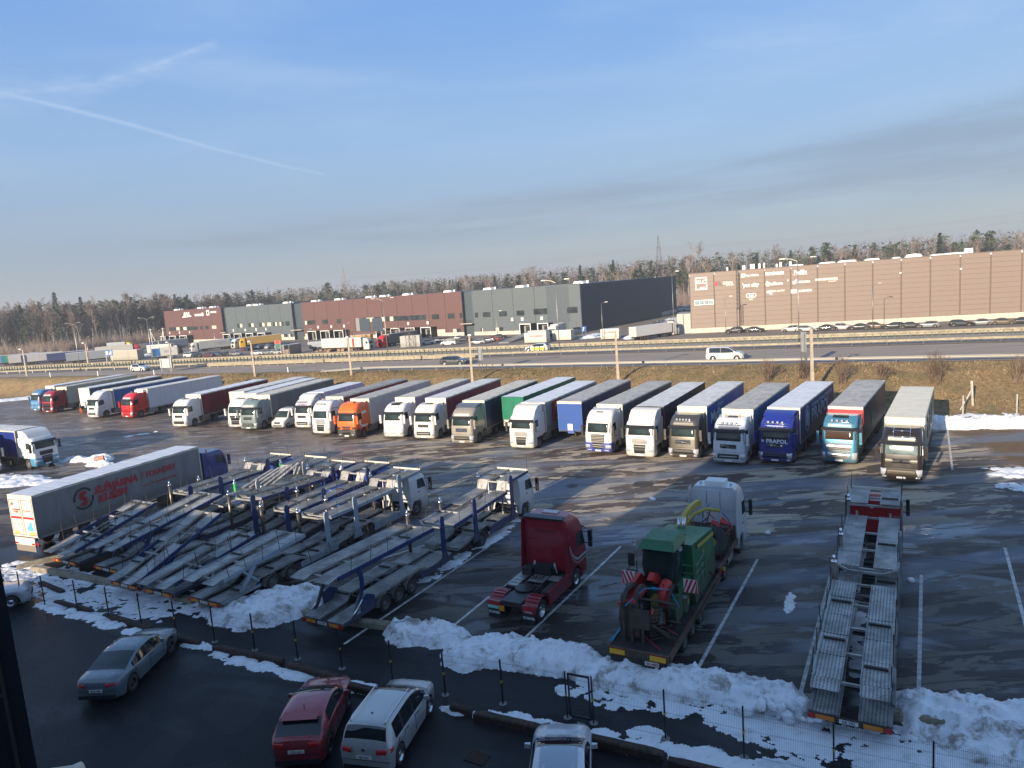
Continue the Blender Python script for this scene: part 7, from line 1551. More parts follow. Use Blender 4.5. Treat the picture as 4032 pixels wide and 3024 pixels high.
text(HV, '6910', .2, (-1.15, -.3, 1.72), (0, -1, 0), (0, 0, 1), MJY, bold=.02)
b = MB(); b.tube([(.15, -1.8, 1.9), (.15, -2.0, 2.5)], .10, 8); b.tube([(.38, -1.8, 1.9), (.38, -2.0, 2.45)], .08, 8); b.obj('exhaust', MALU, HV)
# discharge spout (yellow arch lying forwards)
b = MB(); rows = []
for i in range(13):
    f = i/12; yy, zz_, w2 = -1.5-3.4*f, 1.55+.85*sin(pi*min(1, f*.62+.02)),   .12-.03*f; xx = .60-.45*f; rows.append([(xx-w2, yy, zz_-.12), (xx+w2, yy, zz_-.12), (xx+w2, yy, zz_+.12), (xx-w2, yy, zz_+.12)])
b.grid(rows, closed=True, smooth=False); b.add(rows[-1], [(0, 1, 2, 3)], False); b.obj('discharge_spout', MJY, HV)
b = MB(); b.hexa([(-.5,2.9,.2),(.1,2.9,.2),(.1,3.6,.2),(-.5,3.6,.2),(-.5,2.7,1.0),(.1,2.7,1.0),(.1,3.4,1.05),(-.5,3.4,1.05)]); b.obj('feed_housing', MJY, HV)
b = MB(); b.prism([(2.6, .3), (3.5, .25), (3.7, .9), (3.1, 1.15), (2.5, 1.1)], -1.0, -.72, 'x'); b.box(-.7, .7, 2.5, 2.9, .8, 1.1); b.obj('feed_cover', MJG, HV)
b = MB(); b.cyl((-.8, 2.2, .55), .38, .5, 'x', 16); b.obj('wheel_hub', MJG, HV); MB().cyl((-1.08, 2.2, .6), .1, .06, 'x', 10).obj('hub_cap', MJY, HV)
# maize header standing folded behind it
q = onll(-10.2); HD = thing('maize_header', 'folded red and rusty maize header with spikes on the tail of the low loader', 'farm machine', (q[0], q[1], .93), pi-R(29.5))
b = MB()
for r_, x0, x1 in ((.85, .15, .28), (.88, .55, .68)):
    b.lathe([(x0, r_-.2), (x0, r_), (x1, r_), (x1, r_-.2)], 22, 'x', (0, .2, .92))
b.obj('drum', MHB, HD)
b = MB(); b.prism([(-.85, .2), (.95, .2), (1.05, .9), (.75, 1.55), (-.1, 1.65), (-.85, 1.2)], .70, .76, 'x'); b.box(.05, .65, .88, .96, .15, 1.4); b.obj('housing', MHB, HD)
b = MB()
for x0 in (-.1, .3, .6): b.beam((x0, 1.05, .02), (x0+.02, 1.0, 1.45), .09, .05)
for k in range(9): b.beam((-.35, 1.0, .2+k*.13), (-.75, .7, .22+k*.13), .03, .03)
b.box(-.35, .3, .98, 1.04, .55, 1.25); b.obj('grille_plate', MHB, HD)
for k in range(14): b = MB(); a_ = rnd.uniform(-.3, .5); z_ = .08+.05*k; b.tube([(-.35-.1*rnd.random(), .3+.05*k, z_), (-1.1-.25*rnd.random(), .55+.08*k+a_*.3, z_+rnd.uniform(-.05, .2))], .045, 4, .006); b.obj('spike', MHB, HD)
HD.scale = (1.12, 1.08, 1.12); b = MB(); b.hexa([(.1,-.2,1.45),(.85,-.3,1.3),(.85,.9,1.25),(.2,.9,1.4),(.15,-.2,1.55),(.85,-.3,1.42),(.8,.9,1.35),(.2,.85,1.52)]); b.prism([(-1.7, 1.1), (-1.0, 1.75), (-.2, 1.7), (-.5, 1.35), (-1.2, 1.0), (-1.6, .7)], .55, .72, 'x'); b.prism([(-1.6, 1.5), (-.6, 2.0), (-.2, 1.85), (-.9, 1.4)], -.1, .1, 'x'); b.lathe([(-.3, .12), (-.28, .5), (-.1, .55), (0, .5), (.02, .12)], 18, 'x', (-.35, -.55, 1.25)); b.obj('red_cover', MHR, HD)
for k in range(16):
    a0 = Vector((rnd.uniform(-.9, .8), rnd.uniform(-.5, 1.0), rnd.uniform(.1, 1.6))); e = a0+Vector((rnd.uniform(-.5, .5), rnd.uniform(-.3, .3), rnd.uniform(-.3, .35))); b = MB(); b.beam(a0, e, rnd.uniform(.03, .09), rnd.uniform(.03, .07)); b.obj('broken_bar', (MHR, MHB, MHB)[k % 3], HD)
for k in range(6): x0, y0 = rnd.uniform(-.7, .8), rnd.uniform(.2, .9); b = MB(); b.tube([(x0, y0, .2), (x0+rnd.uniform(-.3, .3), y0+.2, .7), (x0+rnd.uniform(-.4, .4), y0-.1, 1.2), (x0, y0-.5, 1.0)], .022, 5); b.obj('hose', MPLA, HD)
for k in range(9): b = MB(); x0 = rnd.uniform(-.9, .9); b.tube([(x0, 2.7, rnd.uniform(.2, .5)), (x0+rnd.uniform(-.2, .2), 2.9, .8), (x0+rnd.uniform(-.2, .2), 2.6, 1.05)], .025, 5); b.obj('hose', MPLA, HV)
b = MB(); b.lathe([(-.06, .62), (.02, .64), (.02, .52), (-.06, .52)], 18, 'x', (-.75, -.5, 1.0)); b.tube([(.6, .6, 1.45), (-.5, .4, 1.4), (-1.0, -.1, 1.1)], .05, 5); b.obj('reel_ring', MHB, HD)
for k in range(7): b = MB(); b.prism([(-.9+.02*k, .25+.17*k), (-.9, .34+.17*k), (-1.3, .28+.17*k)], -.55-.02*k, -.50, 'x') ; b.obj('blade', MHB, HD)
b = MB(); b.tube([(.5, 1.1, 1.35), (.0, .3, 1.75), (-.7, -.3, 1.55), (-1.0, -.4, .9)], .03, 4); b.tube([(-.2, .1, 1.72), (-.45, -.6, 1.4), (-.4, -.2, .9), (-.6, .5, .6)], .03, 4); b.obj('blue_strap', M('strap_blue', (.03, .20, .34), .6), HD)
# tyre and scrap reel in front
q = onll(-1.9); WT = thing('loose_tyre', 'huge worn tractor tyre lying in front of the green harvester', 'tyre', (q[0], q[1], 1.18), -R(29.5)); b = MB()
b.lathe([(0, .45), (0, .86), (.08, .98), (.45, .98), (.53, .86), (.53, .45), (.4, .42), (.1, .42), (0, .45)], 26, 'z')
WT_ = b.obj('tyre_body', MTY, WT); b = MB()
for k in range(20): a = 2*pi*k/20; b.beam((.95*cos(a), .95*sin(a), .05), (.99*cos(a+.18), .99*sin(a+.18), .50), .06, .06)
b.obj('tread', MTY, WT); MB().lathe([(.2, .42), (.25, .2), (.2, .0)], 16, 'z').obj('rim', MJY, WT)
WT.rotation_euler = (R(35), 0, -R(29.5)); WT.location.z = 1.45; WT.location.x += .35; WT.location.y -= .1
q = onll(-.45); RH = thing('reel_header', 'tangle of red toothed reel parts and yellow pipe strapped behind the silver cab', 'farm machine', (q[0], q[1], 1.19), -R(29.5))
for k in range(26):
    a0 = Vector((rnd.uniform(-.6, 1.0), rnd.uniform(-.9, .5), rnd.uniform(.1, 1.3))); e = a0+Vector((rnd.uniform(-.5, .6), rnd.uniform(-.4, .3), rnd.uniform(-.3, .5))); b = MB(); b.beam(a0, e, .06, .05); b.obj('tooth_bar', MHR if k % 3 == 0 else MHB, RH)
for k in range(5): x0, z0 = rnd.uniform(-.1, .9), rnd.uniform(.8, 1.55); b = MB(); b.add([(x0, -.6, z0), (x0+.65, -.7, z0-.05), (x0+.1, -.3, z0+.22), (x0+.05, -.5, z0-.12)], [(0, 1, 2), (0, 3, 1), (0, 2, 3), (1, 3, 2)], False); b.obj('divider_point', MHR, RH)
b = MB(); b.lathe([(-.05, .5), (.05, .52), (.05, .40), (-.05, .40)], 16, 'y', (.2, -.5, .7)); b.box(.3, .95, -.3, .3, .05, .9); b.obj('frame_box', MHB, RH)
b = MB(); b.tube([(-.9, -1.2, 1.15), (-.55, -.8, 1.7), (-.05, -.3, 1.85), (.55, .0, 1.7)], .09, 7); b.obj('yellow_pipe', MJY, RH)
b = MB(); b.tube([(.1, .1, 2.05), (-.2, -.3, 1.7), (-.3, -.5, .9)], .035, 4); b.tube([(.7, .0, 1.6), (.9, .3, 1.2), (1.1, .5, .6)], .035, 4); b.obj('blue_strap', M('strap_blue', (.03, .20, .34), .6), RH)
# red lashing straps over the load
b = MB()
for a, c_ in (((3.0, 1.0), (1.2, .2)),): pass
def strap(y0, x0, z0, y1, x1, z1, nm='red'):
    pa = LLT+U30*(11.9+y0)+N30*x0; pc = LLT+U30*(11.9+y1)+N30*x1; b = MB(); b.beam((pa.x, pa.y, z0), (pc.x, pc.y, z1), .07, .012)
    return b
b = MB()
for a in ((-10.6, -.6, 1.25, -11.6, .9, .98), (-10.3, -.2, 1.6, -10.2, 1.15, .98), (-7.0, .9, 1.6, -6.3, 1.2, .98), (-3.3, .3, 2.2, -2.6, 1.15, 1.22), (-4.9, 1.1, 1.5, -4.3, 1.2, .95)):
    s_ = strap(*a); b.add(s_.v, s_.f)
tag(b.obj('lashing_straps', M('strap_red', (.30, .02, .04), .6)), 'red lashing straps holding the farm machines on the low loader', 'straps')
b = MB(); s_ = strap(-10.9, -.9, 1.2, -11.6, -1.2, .98); b.add(s_.v, s_.f); s_ = strap(-10.6, -.8, 1.6, -11.8, -1.15, .85); b.add(s_.v, s_.f); tag(b.obj('lashing_straps', M('strap_blue', (.03, .20, .34), .6)), 'blue lashing strap at the left rear corner of the low loader', 'straps')
# ------------------------------------------------------------------ passenger cars
def cr(ps, x):                                        # smooth interpolation through (x, value) points
    n = len(ps)
    if x <= ps[0][0]: return ps[0][1]
    if x >= ps[-1][0]: return ps[-1][1]
    for i in range(n-1):
        if ps[i][0] <= x <= ps[i+1][0]:
            x0, y0 = ps[max(0, i-1)]; x1, y1 = ps[i]; x2, y2 = ps[i+1]; x3, y3 = ps[min(n-1, i+2)]; h = x2-x1; t = (x-x1)/h
            m1 = (y2-y0)/max(1e-6, x2-x0)*h; m2 = (y3-y1)/max(1e-6, x3-x1)*h
            return (2*t**3-3*t*t+1)*y1+(t**3-2*t*t+t)*m1+(-2*t**3+3*t*t)*y2+(t**3-t*t)*m2
class Car:                                            # y: rear 0 .. front L
    def __init__(s, L, W, H, top, belt, plan, wheels, wr, glass, side, hood=None):
        s.L, s.W, s.H, s.top, s.belt, s.plan, s.wh, s.wr, s.glass, s.sideg = L, W, H, top, belt, plan, wheels, wr, glass, side
SED = Car(4.95, 1.88, 1.44, [(0,.78),(.06,.98),(.35,1.06),(.75,1.09),(1.25,1.25),(1.9,1.42),(2.5,1.44),(3.0,1.38),(3.5,1.12),(3.75,1.02),(4.3,.94),(4.75,.82),(4.92,.62),(4.95,.5)], [(0,.80),(.3,.95),(1.0,.96),(2.5,.93),(3.7,.90),(4.6,.78),(4.95,.6)], [(0,.72),(.15,.86),(.6,.93),(2.5,.94),(4.2,.92),(4.7,.82),(4.95,.62)], (.98, 3.95), .34, [(.78, 1.75, 'rear'), (2.72, 3.60, 'front')], (1.12, 3.35, [2.25]))
HAT = Car(4.39, 1.80, 1.56, [(0,.72),(.05,1.0),(.22,1.12),(.55,1.36),(.85,1.50),(1.5,1.56),(2.1,1.53),(2.6,1.40),(3.1,1.14),(3.35,1.05),(3.9,.96),(4.2,.86),(4.36,.66),(4.39,.5)], [(0,.85),(.3,1.08),(.8,1.10),(2.5,1.00),(3.3,.97),(4.1,.84),(4.39,.62)], [(0,.70),(.12,.82),(.5,.90),(2.2,.88),(3.5,.90),(4.1,.82),(4.39,.58)], (.82, 3.46), .35, [(.20, .78, 'rear'), (2.12, 3.15, 'front')], (.95, 3.0, [1.95]))
MPV = Car(4.40, 1.83, 1.66, [(0,.75),(.04,1.0),(.12,1.18),(.32,1.52),(.5,1.62),(1.2,1.66),(2.2,1.64),(2.7,1.52),(3.25,1.20),(3.5,1.08),(4.0,.98),(4.25,.85),(4.38,.66),(4.40,.5)], [(0,.85),(.2,1.02),(.8,1.03),(2.5,.98),(3.4,.95),(4.1,.84),(4.40,.62)], [(0,.80),(.10,.87),(.4,.91),(2.2,.915),(3.6,.90),(4.15,.80),(4.40,.58)], (.80, 3.48), .34, [(.13, .40, 'rear'), (2.30, 3.35, 'front')], (.62, 3.15, [1.22, 2.1]))
EST = Car(4.75, 1.84, 1.48, [(0,.75),(.05,1.0),(.2,1.15),(.5,1.38),(.9,1.46),(2.0,1.48),(2.6,1.42),(3.15,1.16),(3.4,1.05),(4.1,.95),(4.55,.82),(4.72,.62),(4.75,.5)], [(0,.85),(.3,.98),(2.0,.96),(3.5,.92),(4.5,.78),(4.75,.6)], [(0,.76),(.12,.86),(.5,.92),(2.4,.92),(4.0,.90),(4.5,.80),(4.75,.6)], (.92, 3.78), .34, [(.18, .55, 'rear'), (2.40, 3.25, 'front')], (.75, 3.0, [1.95]))
VAN = Car(4.92, 1.86, 1.84, [(0,.75),(.04,1.2),(.10,1.60),(.25,1.78),(.6,1.84),(2.2,1.84),(3.0,1.74),(3.5,1.45),(3.95,1.18),(4.4,1.06),(4.75,.90),(4.90,.66),(4.92,.5)], [(0,.95),(.2,1.08),(2.4,1.06),(3.9,1.05),(4.6,.90),(4.92,.62)], [(0,.84),(.08,.90),(.4,.93),(2.4,.93),(4.0,.91),(4.6,.80),(4.92,.58)], (.95, 4.05), .33, [(.10, .20, 'rear'), (3.02, 3.92, 'front')], (.45, 3.65, [2.0]))
SUV = Car(4.35, 1.82, 1.64, [(0,.8),(.05,1.05),(.2,1.22),(.5,1.52),(.9,1.62),(1.9,1.64),(2.4,1.55),(2.85,1.28),(3.1,1.14),(3.8,1.05),(4.15,.92),(4.32,.7),(4.35,.55)], [(0,.9),(.3,1.08),(2.0,1.05),(3.2,1.02),(4.1,.88),(4.35,.65)], [(0,.76),(.12,.86),(.5,.90),(2.2,.91),(3.6,.90),(4.1,.80),(4.35,.6)], (.82, 3.46), .36, [(.2, .5, 'rear'), (2.05, 2.95, 'front')], (.7, 2.75, [1.75]))
MCG = M('car_glass', (.012, .016, .018), .03, spec=.9); MCG2 = M('car_glass_far', (.03, .036, .04), .1)
wheel_meshes('car', .34, .22, MALU, n=18); wheel_meshes('carS', .34, .22, M('dark_rim', (.05, .05, .05), .35, .7), n=18)
def car_sections(C, step, zl0=.22):
    n = int(C.L/step); ys = [C.L*i/n for i in range(n+1)]; rows = []
    for y in ys:
        zt, zb, w_ = cr(C.top, y), cr(C.belt, y), cr(C.plan, y); zt = min(zt, C.H); zb = min(zb, zt-.02)
        zl = zl0+.10*max(0, 1-y/.3)+.06*max(0, 1-(C.L-y)/.3)
        for wy in C.wh:
            d = abs(y-wy)
            if d < C.wr+.06: zl = max(zl, C.wr+sqrt(max(0, (C.wr+.06)**2-d*d)))
        zl = min(zl, zb-.06); g = max(0, (zt-zb))/max(.1, C.H-min(q[1] for q in C.belt if .5 < q[0] < C.L-.5)); wr_ = w_*(.955-.20*min(1, g))
        cr_ = .05+.03*min(1, g*2); zm = zl+(zb-zl)*.55
        half = [(w_*.95, zl), (w_*1.0, min(zm, zb)), (w_*.985, zb-.03), (w_*.955, zb), (wr_+.03*g, zt-cr_-.015), (wr_-.05, zt-cr_*.45), (wr_*.55, zt-cr_*.08), (0, zt)]
        rows.append([(x, y, z) for x, z in half]+[(-x, y, z) for x, z in half[-2::-1]])
    return ys, rows
def make_car(C, name, label, cat, loc, az, col, step=.075, glass=None, detail=True, rim='car', group=None, plate='', extra=None, mat=None, roofm=None):
    """az: heading of the car's nose, clockwise from +y; loc is the middle of the car"""
    t = thing(name, label, cat, (loc[0], loc[1], loc[2] if len(loc) > 2 else 0), -R(az), group); glass = glass or MCG
    pm = mat or M('carpaint_'+name+str(len(MC)), col, .22, .15, coat=1.0, dirt=.25 if detail else .1, dcol=(.10, .09, .08))
    ys, rows = car_sections(C, step); off = C.L/2; rows = [[(p[0], p[1]-off, p[2]) for p in r_] for r_ in rows]
    body, wsr, wsf = MB(), MB(), MB(); SG, TRM = (MB(), MB()), [{}, {}]; nc = len(rows[0])
    for i in range(len(rows)-1):
        ym = (ys[i]+ys[i+1])/2; zt, zb = cr(C.top, ym), cr(C.belt, ym)
        for j in range(nc-1):
            jj = j if j < nc//2 else nc-2-j; tgt = body
            if jj == 3 and C.sideg[0] < ym < C.sideg[1] and zt-zb > .16:
                sd_ = j >= nc//2; pq_ = [q for q in C.sideg[2] if abs(ym-q) < .055]; tgt = TRM[sd_].setdefault(pq_[0], MB()) if pq_ else SG[sd_]
            elif jj in (5, 6) or jj == 4:
                for (a, c_, nm) in C.glass:
                    if a < ym < c_ and jj >= 5: tgt = wsr if nm == 'rear' else wsf
            f = [rows[i][j], rows[i+1][j], rows[i+1][j+1], rows[i][j+1]]
            tgt.add(f, [(0, 1, 2, 3)], True)
    for r_ in (rows[0], rows[-1]): body.add(r_, [list(range(nc))], True)
    def weld(mb, nm, mat_):
        if not mb.f: return None
        me = mb.mesh(nm, mat_, False); bm = bmesh.new(); bm.from_mesh(me); bmesh.ops.remove_doubles(bm, verts=bm.verts, dist=.0005); bmesh.ops.recalc_face_normals(bm, faces=bm.faces); bm.to_mesh(me); bm.free(); return link(nm, me, t)
    weld(body, 'body', [pm]); [weld(q, 'side_window', [glass]) for q in SG]; weld(wsr, 'rear_window', [glass]); weld(wsf, 'windscreen', [glass]); [weld(q, 'pillar', [MPLA]) for d_ in TRM for q in d_.values()]
    MB().box(-.70*C.W/2*1.1, .70*C.W/2*1.1, -off+.15, off-.15, .2, .55).obj('underbody', MPLA, t)
    for wy in C.wh:
        for sx in (-1, 1):
            if detail: o = wheel(t, rim, sx*(C.W/2-.13), wy-off, C.wr, sx); o.scale = (1, C.wr/.34, C.wr/.34)
            else: b = MB(); b.lathe([(-.1, .1), (-.1, C.wr), (.1, C.wr), (.1, .1)], 10, 'x'); b.obj('wheel', MTY, t, (sx*(C.W/2-.12), wy-off, C.wr)); b = MB(); b.cyl((0, 0, 0), C.wr*.55, .02, 'x', 8); b.obj('rim', MRIM, t, (sx*(C.W/2-.0), wy-off, C.wr))
    def yat(x, z, rear):                              # outer skin position on nose or tail for lamps and plates
        rr = rows if rear else rows[::-1]; best = None
        for r_ in rr:
            zs = [p for p in r_ if p[0]*x >= 0 or x == 0]
            zmax = max(p[2] for p in r_); xm = max(abs(p[0]) for p in r_)
            if zmax >= z and xm >= abs(x): return r_[0][1]
        return rr[0][0][1]
    if detail:
        zl = cr(C.belt, .2)-.06
        for sx in (-1, 1):
            b = MB(); w0 = cr(C.plan, .12)
            pts = [(sx*w0*.50, -off-.015), (sx*w0*.86, -off+.03), (sx*w0*1.015, -off+.16), (sx*w0*1.03, -off+.34)]
            b.grid([[(p[0], p[1], zl-.12) for p in pts], [(p[0], p[1]+.0, zl+.02) for p in pts], [(p[0]*.96, p[1]+.05, zl+.03) for p in pts]]); b.obj('tail_light', MREDL, t)
            b = MB(); w1 = cr(C.plan, C.L-.25); zf = cr(C.belt, C.L-.3)-.06
            pts = [(sx*w1*.55, off-.01), (sx*w1*.85, off-.10), (sx*w1*1.01, off-.28)]
            b.grid([[(p[0], p[1], zf-.10) for p in pts], [(p[0]*.99, p[1]-.02, zf+.03) for p in pts]]); b.obj('headlight', MHL, t)
            ym = C.sideg[1]-.25-off; b = MB(); b.hexa([(sx*(C.W/2+.02),ym-.05,.98),(sx*(C.W/2+.20),ym-.03,.98),(sx*(C.W/2+.20),ym+.07,1.0),(sx*(C.W/2+.02),ym+.09,.98),(sx*(C.W/2+.02),ym-.05,1.12),(sx*(C.W/2+.19),ym-.03,1.13),(sx*(C.W/2+.19),ym+.05,1.12),(sx*(C.W/2+.02),ym+.07,1.12)]); b.obj('mirror', pm, t)
            b = MB()
            for yy in C.sideg[2]: b.box(*sorted((sx*(C.W/2+.0), sx*(C.W/2+.018))), yy-off+.10, yy-off+.26, cr(C.belt, yy)-.12, cr(C.belt, yy)-.09)
            b.obj('door_handle', MPLA, t)
            for yy in list(C.sideg[2])+[C.sideg[0]+.12, C.sideg[1]-.05]: w_ = cr(C.plan, yy); MB().box(*sorted((sx*(w_*.99), sx*(w_+.004))), yy-off-.006, yy-off+.006, .36 if abs(yy-C.wh[0]) > .5 else .75, cr(C.belt, yy)-.02).obj('door_seam', MPLA, t)
        MB().box(-.27, .27, -off-.035, -off-.02, zl-.30, zl-.18).obj('number_plate', MPLT, t)
        if plate: text(t, plate, .115, (0, -off-.04, zl-.24), (1, 0, 0), (0, 0, 1), MGRYL, bold=.02)
        sh_ = MB(); w0 = cr(C.plan, .05); sh_.box(-w0, w0, -off-.006, -off+.01, .600, .612); sh_.obj('bumper_seam', MPLA, t)
        for yb_ in (C.glass[1][1]+.06, ): zt_ = cr(C.top, yb_); b = MB(); b.tube([(x*cr(C.plan, yb_)*.85, yb_-off-abs(x)*.06, zt_+.004-.05*abs(x)**2) for x in (-1, -.6, 0, .6, 1)], .008, 4); b.obj('bonnet_seam', MPLA, t)
        b = MB(); yw = C.glass[1][1]-.10; b.tube([(-.5, yw-off, cr(C.top, yw)+.02), (.1, yw-off-.25, cr(C.top, yw-.25)+.02)], .009, 4); b.tube([(.05, yw-off, cr(C.top, yw)+.02), (.6, yw-off-.22, cr(C.top, yw-.22)+.0)], .009, 4); b.obj('wiper', MPLA, t)
        MB().box(-.75, .75, -off-.012, -off+.1, .26, .42).obj('lower_bumper', MPLA, t); MB().box(-.5, .5, off-.1, off+.012, .34, .55).obj('grille', MGRILLE, t)
    return t
c1 = make_car(SED, 'parked_car', 'blue grey four door saloon parked alone on the dark forecourt', 'car', (-17.1, 28.6), 3, (.13, .175, .20), rim='carS', plate='MRF 890')
c2 = make_car(HAT, 'parked_car', 'red coupe like crossover with a black rear spoiler, beside the silver minivan', 'car', (-7.85, 23.45), 1, (.30, .012, .025), plate='LZE 657', rim='carS')
MB().hexa([(-.62,-2.19+.60,1.45),(.62,-2.19+.60,1.45),(.60,-2.19+.92,1.53),(-.60,-2.19+.92,1.53),(-.60,-2.19+.50,1.50),(.60,-2.19+.50,1.50),(.58,-2.19+.92,1.56),(-.58,-2.19+.92,1.56)]).obj('roof_spoiler', [o for o in bpy.data.objects if o.parent is c2 and o.name.startswith('body')][0].data.materials[0], c2)
b = MB(); b.tube([(0, -1.0, 1.57), (0, -1.05, 1.64)], .02, 5); b.tube([(-.32, -2.03, 1.06), (.2, -1.95, 1.13)], .012, 4); b.obj('antenna', MPLA, c2)
c3 = make_car(MPV, 'parked_car', 'silver white minivan with roof rails and tinted windows', 'car', (-5.0, 22.85), 15, (.50, .50, .48), plate='FJE 702')
b = MB()
for sx in (-.62, .62): b.tube([(sx*.97, -1.75, 1.60), (sx*1.0, -1.6, 1.70), (sx*1.0, .15, 1.69), (sx*.97, .35, 1.60)], .02, 6)
b.obj('roof_rail', MCHR, c3); MB().cyl((-.05, -1.3, 1.66), .035, .03, n=8).obj('antenna', MPLA, c3); b = MB(); b.cyl((0, -2.215, .97), .06, .01, 'y', 14); b.obj('badge', MCHR, c3)
COU = Car(4.5, 1.86, 1.42, [(0,.8),(.1,1.0),(.4,1.12),(1.0,1.34),(1.7,1.42),(2.3,1.41),(2.8,1.28),(3.3,1.06),(3.9,.95),(4.3,.82),(4.5,.55)], [(0,.85),(.5,1.0),(2.3,.96),(3.3,.93),(4.2,.8),(4.5,.6)], [(0,.72),(.2,.86),(.8,.93),(2.4,.93),(3.8,.92),(4.3,.8),(4.5,.6)], (.9, 3.7), .34, [(.55, 1.35, 'rear'), (2.32, 3.25, 'front')], (.95, 3.1, [1.9]))
c4 = make_car(COU, 'parked_car', 'white car with a glass roof coloured pale like reflected sky, cut off by the bottom edge', 'car', (.6, 19.5), 7, (.62, .64, .66))
rows = []
for i in range(8):
    y = 1.05+1.3*i/7; zt = cr(COU.top, y); rows.append([(x*.56, y-2.25, zt+.012-.035*abs(x)**2*.9) for x in (-1, -.5, 0, .5, 1)])
b = MB(); b.grid(rows); b.obj('glass_roof', M('sky_tinted_roof_glass', (.35, .40, .46), .06, coat=.5), c4)  # reflected sky put into the pale blue glass colour
c5 = make_car(HAT, 'parked_car', 'white car half hidden behind the dark wall corner at the left edge', 'car', (-29.2, 36.4), 60, (.60, .61, .62))
# traffic on the highway
def rdz(x): return -atan2(-.45, 1)
def traffic(C, x, f, lab, col, cat='car', az=115, glass=None, mat=None): return make_car(C, 'driving_car' if cat == 'car' else 'driving_van', lab, cat, (x, f(x), HZ+.01), az, col, .12, glass or MCG, True, 'car', None, '', None, mat)
near1 = lambda x: y_near(x)+5.6
traffic(VAN, 29.0, lambda x: y_near(x)+6.2, 'white van driving right on the near carriageway', (.70, .70, .68), 'van')
traffic(EST, -9.0, lambda x: y_near(x)+6.6, 'dark grey estate car driving right on the highway beside a lamp post', (.035, .045, .05))
traffic(SUV, -77.0, lambda x: y_near(x)+7.0, 'white crossover driving on the highway at the left', (.66, .66, .64))
tx = traffic(EST, 5.0, lambda x: y_mid(x)+7.5, 'white and yellow taxi on the far carriageway behind the glare posts', (.68, .68, .64), az=-64)
b = MB()
for sx in (-1, 1): b.box(*sorted((sx*.925, sx*.935)), -1.7, .6, .35, .8)
b.obj('yellow_band', M('taxi_yellow', (.75, .55, .02), .4), tx)
traffic(SUV, 78.5, lambda x: y_near(x)+6.0, 'grey car entering at the right edge of the highway', (.30, .28, .26))

# far parked cars: one low detail pattern of each body, copied with its parts
protos = {}
for nm, C in (('s', SED), ('h', HAT), ('e', EST), ('u', SUV), ('v', VAN)):
    protos[nm] = make_car(C, 'parked_car', 'pattern', 'car', (0, 0, 0), 0, (.1, .1, .1), .30, MCG2, False, mat=M('far_paint_base', (.1, .1, .1), .35, .2))
PC = {'k': (.018, .020, .024), 'g': (.20, .21, .22), 'w': (.62, .62, .60), 'b': (.05, .08, .14), 'r': (.42, .02, .02), 's': (.36, .36, .35), 'n': (.12, .09, .06), 'm': (.11, .025, .04)}
CN = {'k': 'black', 'g': 'grey', 'w': 'white', 'b': 'dark blue', 'r': 'red', 's': 'silver', 'n': 'brown', 'm': 'dark maroon'}; BN = {'s': 'saloon', 'h': 'hatchback', 'e': 'estate', 'u': 'crossover', 'v': 'van'}
KM = kidmap(); used = set()
def far_car(nm, col, x, y, az, where, group, z=FZ):
    src = protos[nm]
    if nm in used: c = copy_tree(src, KM)
    else: c = src; used.add(nm)
    c.location = (x, y, z); c.rotation_euler = (0, 0, -R(az)); c['label'] = CN[col]+' '+BN[nm]+' '+where; c['group'] = group; c['category'] = 'van' if nm == 'v' else 'car'
    for k in (KM.get(src.name, []) if c is src else [o for o in bpy.data.objects if o.parent is c]):
        if k.name.split('.')[0] == 'body':
            k.material_slots[0].link = 'OBJECT'; k.material_slots[0].material = M('far_paint_'+col, PC[col], .35, .2, coat=.4)
ORD = ['first', 'second', 'third', 'fourth', 'fifth', 'sixth', 'seventh', 'eighth', 'ninth', 'tenth', 'eleventh', 'twelfth', 'thirteenth', 'fourteenth', 'fifteenth', 'sixteenth', 'seventeenth']
for i, (nm, c, x, y) in enumerate([('u','k',56.6,177.8),('s','k',61.2,176.4),('u','s',67.9,170.4),('e','s',70.8,168.2),('s','k',74.9,167.3),('u','s',78.2,165.6),('s','k',81.0,163.6),('u','n',84.0,162.0),('e','k',86.8,159.8),('s','k',89.7,158.1),('e','g',92.6,156.5),('e','k',98.6,154.2),('s','g',102.4,153.3),('s','n',105.7,151.4),('s','k',108.8,150.0)]):
    far_car(nm, c, x, y-.4, 118 if i % 2 else 300, ORD[i]+' from the left in the row along the brown wall', 'cars parked along the brown wall')
k = 0
for i, (nm, c, x, y, az) in enumerate([('h','w',-24.4,216.5,100),('v','w',-17.6,207.5,285),('s','k',-13.6,217.5,100),('e','s',-8.9,203.0,285),('s','g',-6.2,208.5,290),('e','r',-4.6,209.0,110),('s','k',-2.8,218.0,100),('s','g',-20.6,221,100),('h','s',-15,223,100)]):
    far_car(nm, c, x, y, az, 'in the yard before the balconied walls, '+ORD[i]+' from the left', 'cars in the warehouse yard')
for i, (nm, c, x, y) in enumerate([('s','k',-90.5,249),('e','b',-88.4,254),('s','m',-92.5,251),('h','g',-86.0,256),('s','s',-84.5,252),('e','g',-82.6,257),('h','w',-80.4,250),('e','k',-79.0,255),('s','w',-78.2,247),('h','b',-76.3,252)]):
    far_car(nm, c, x, y, 20 if i % 2 else 25, 'near the yellow lorry, '+ORD[i]+' from the left', 'cars near the yellow lorry')
for i, (nm, c, x, y) in enumerate([('h','w',-118.0,267),('v','w',-107.4,239),('s','g',-114.5,239),('s','k',-104.0,237),('s','m',-99.0,234),('e','b',-96,234),('s','k',-92.5,232),('e','g',-88.5,230),('s','w',-80,226),('e','g',-76.5,225),('s','s',-72.8,223)]):
    far_car(nm, c, x, y, 115, 'on the yard edge by the far rail, '+ORD[i]+' from the left', 'cars along the yard edge')
n_ = 0
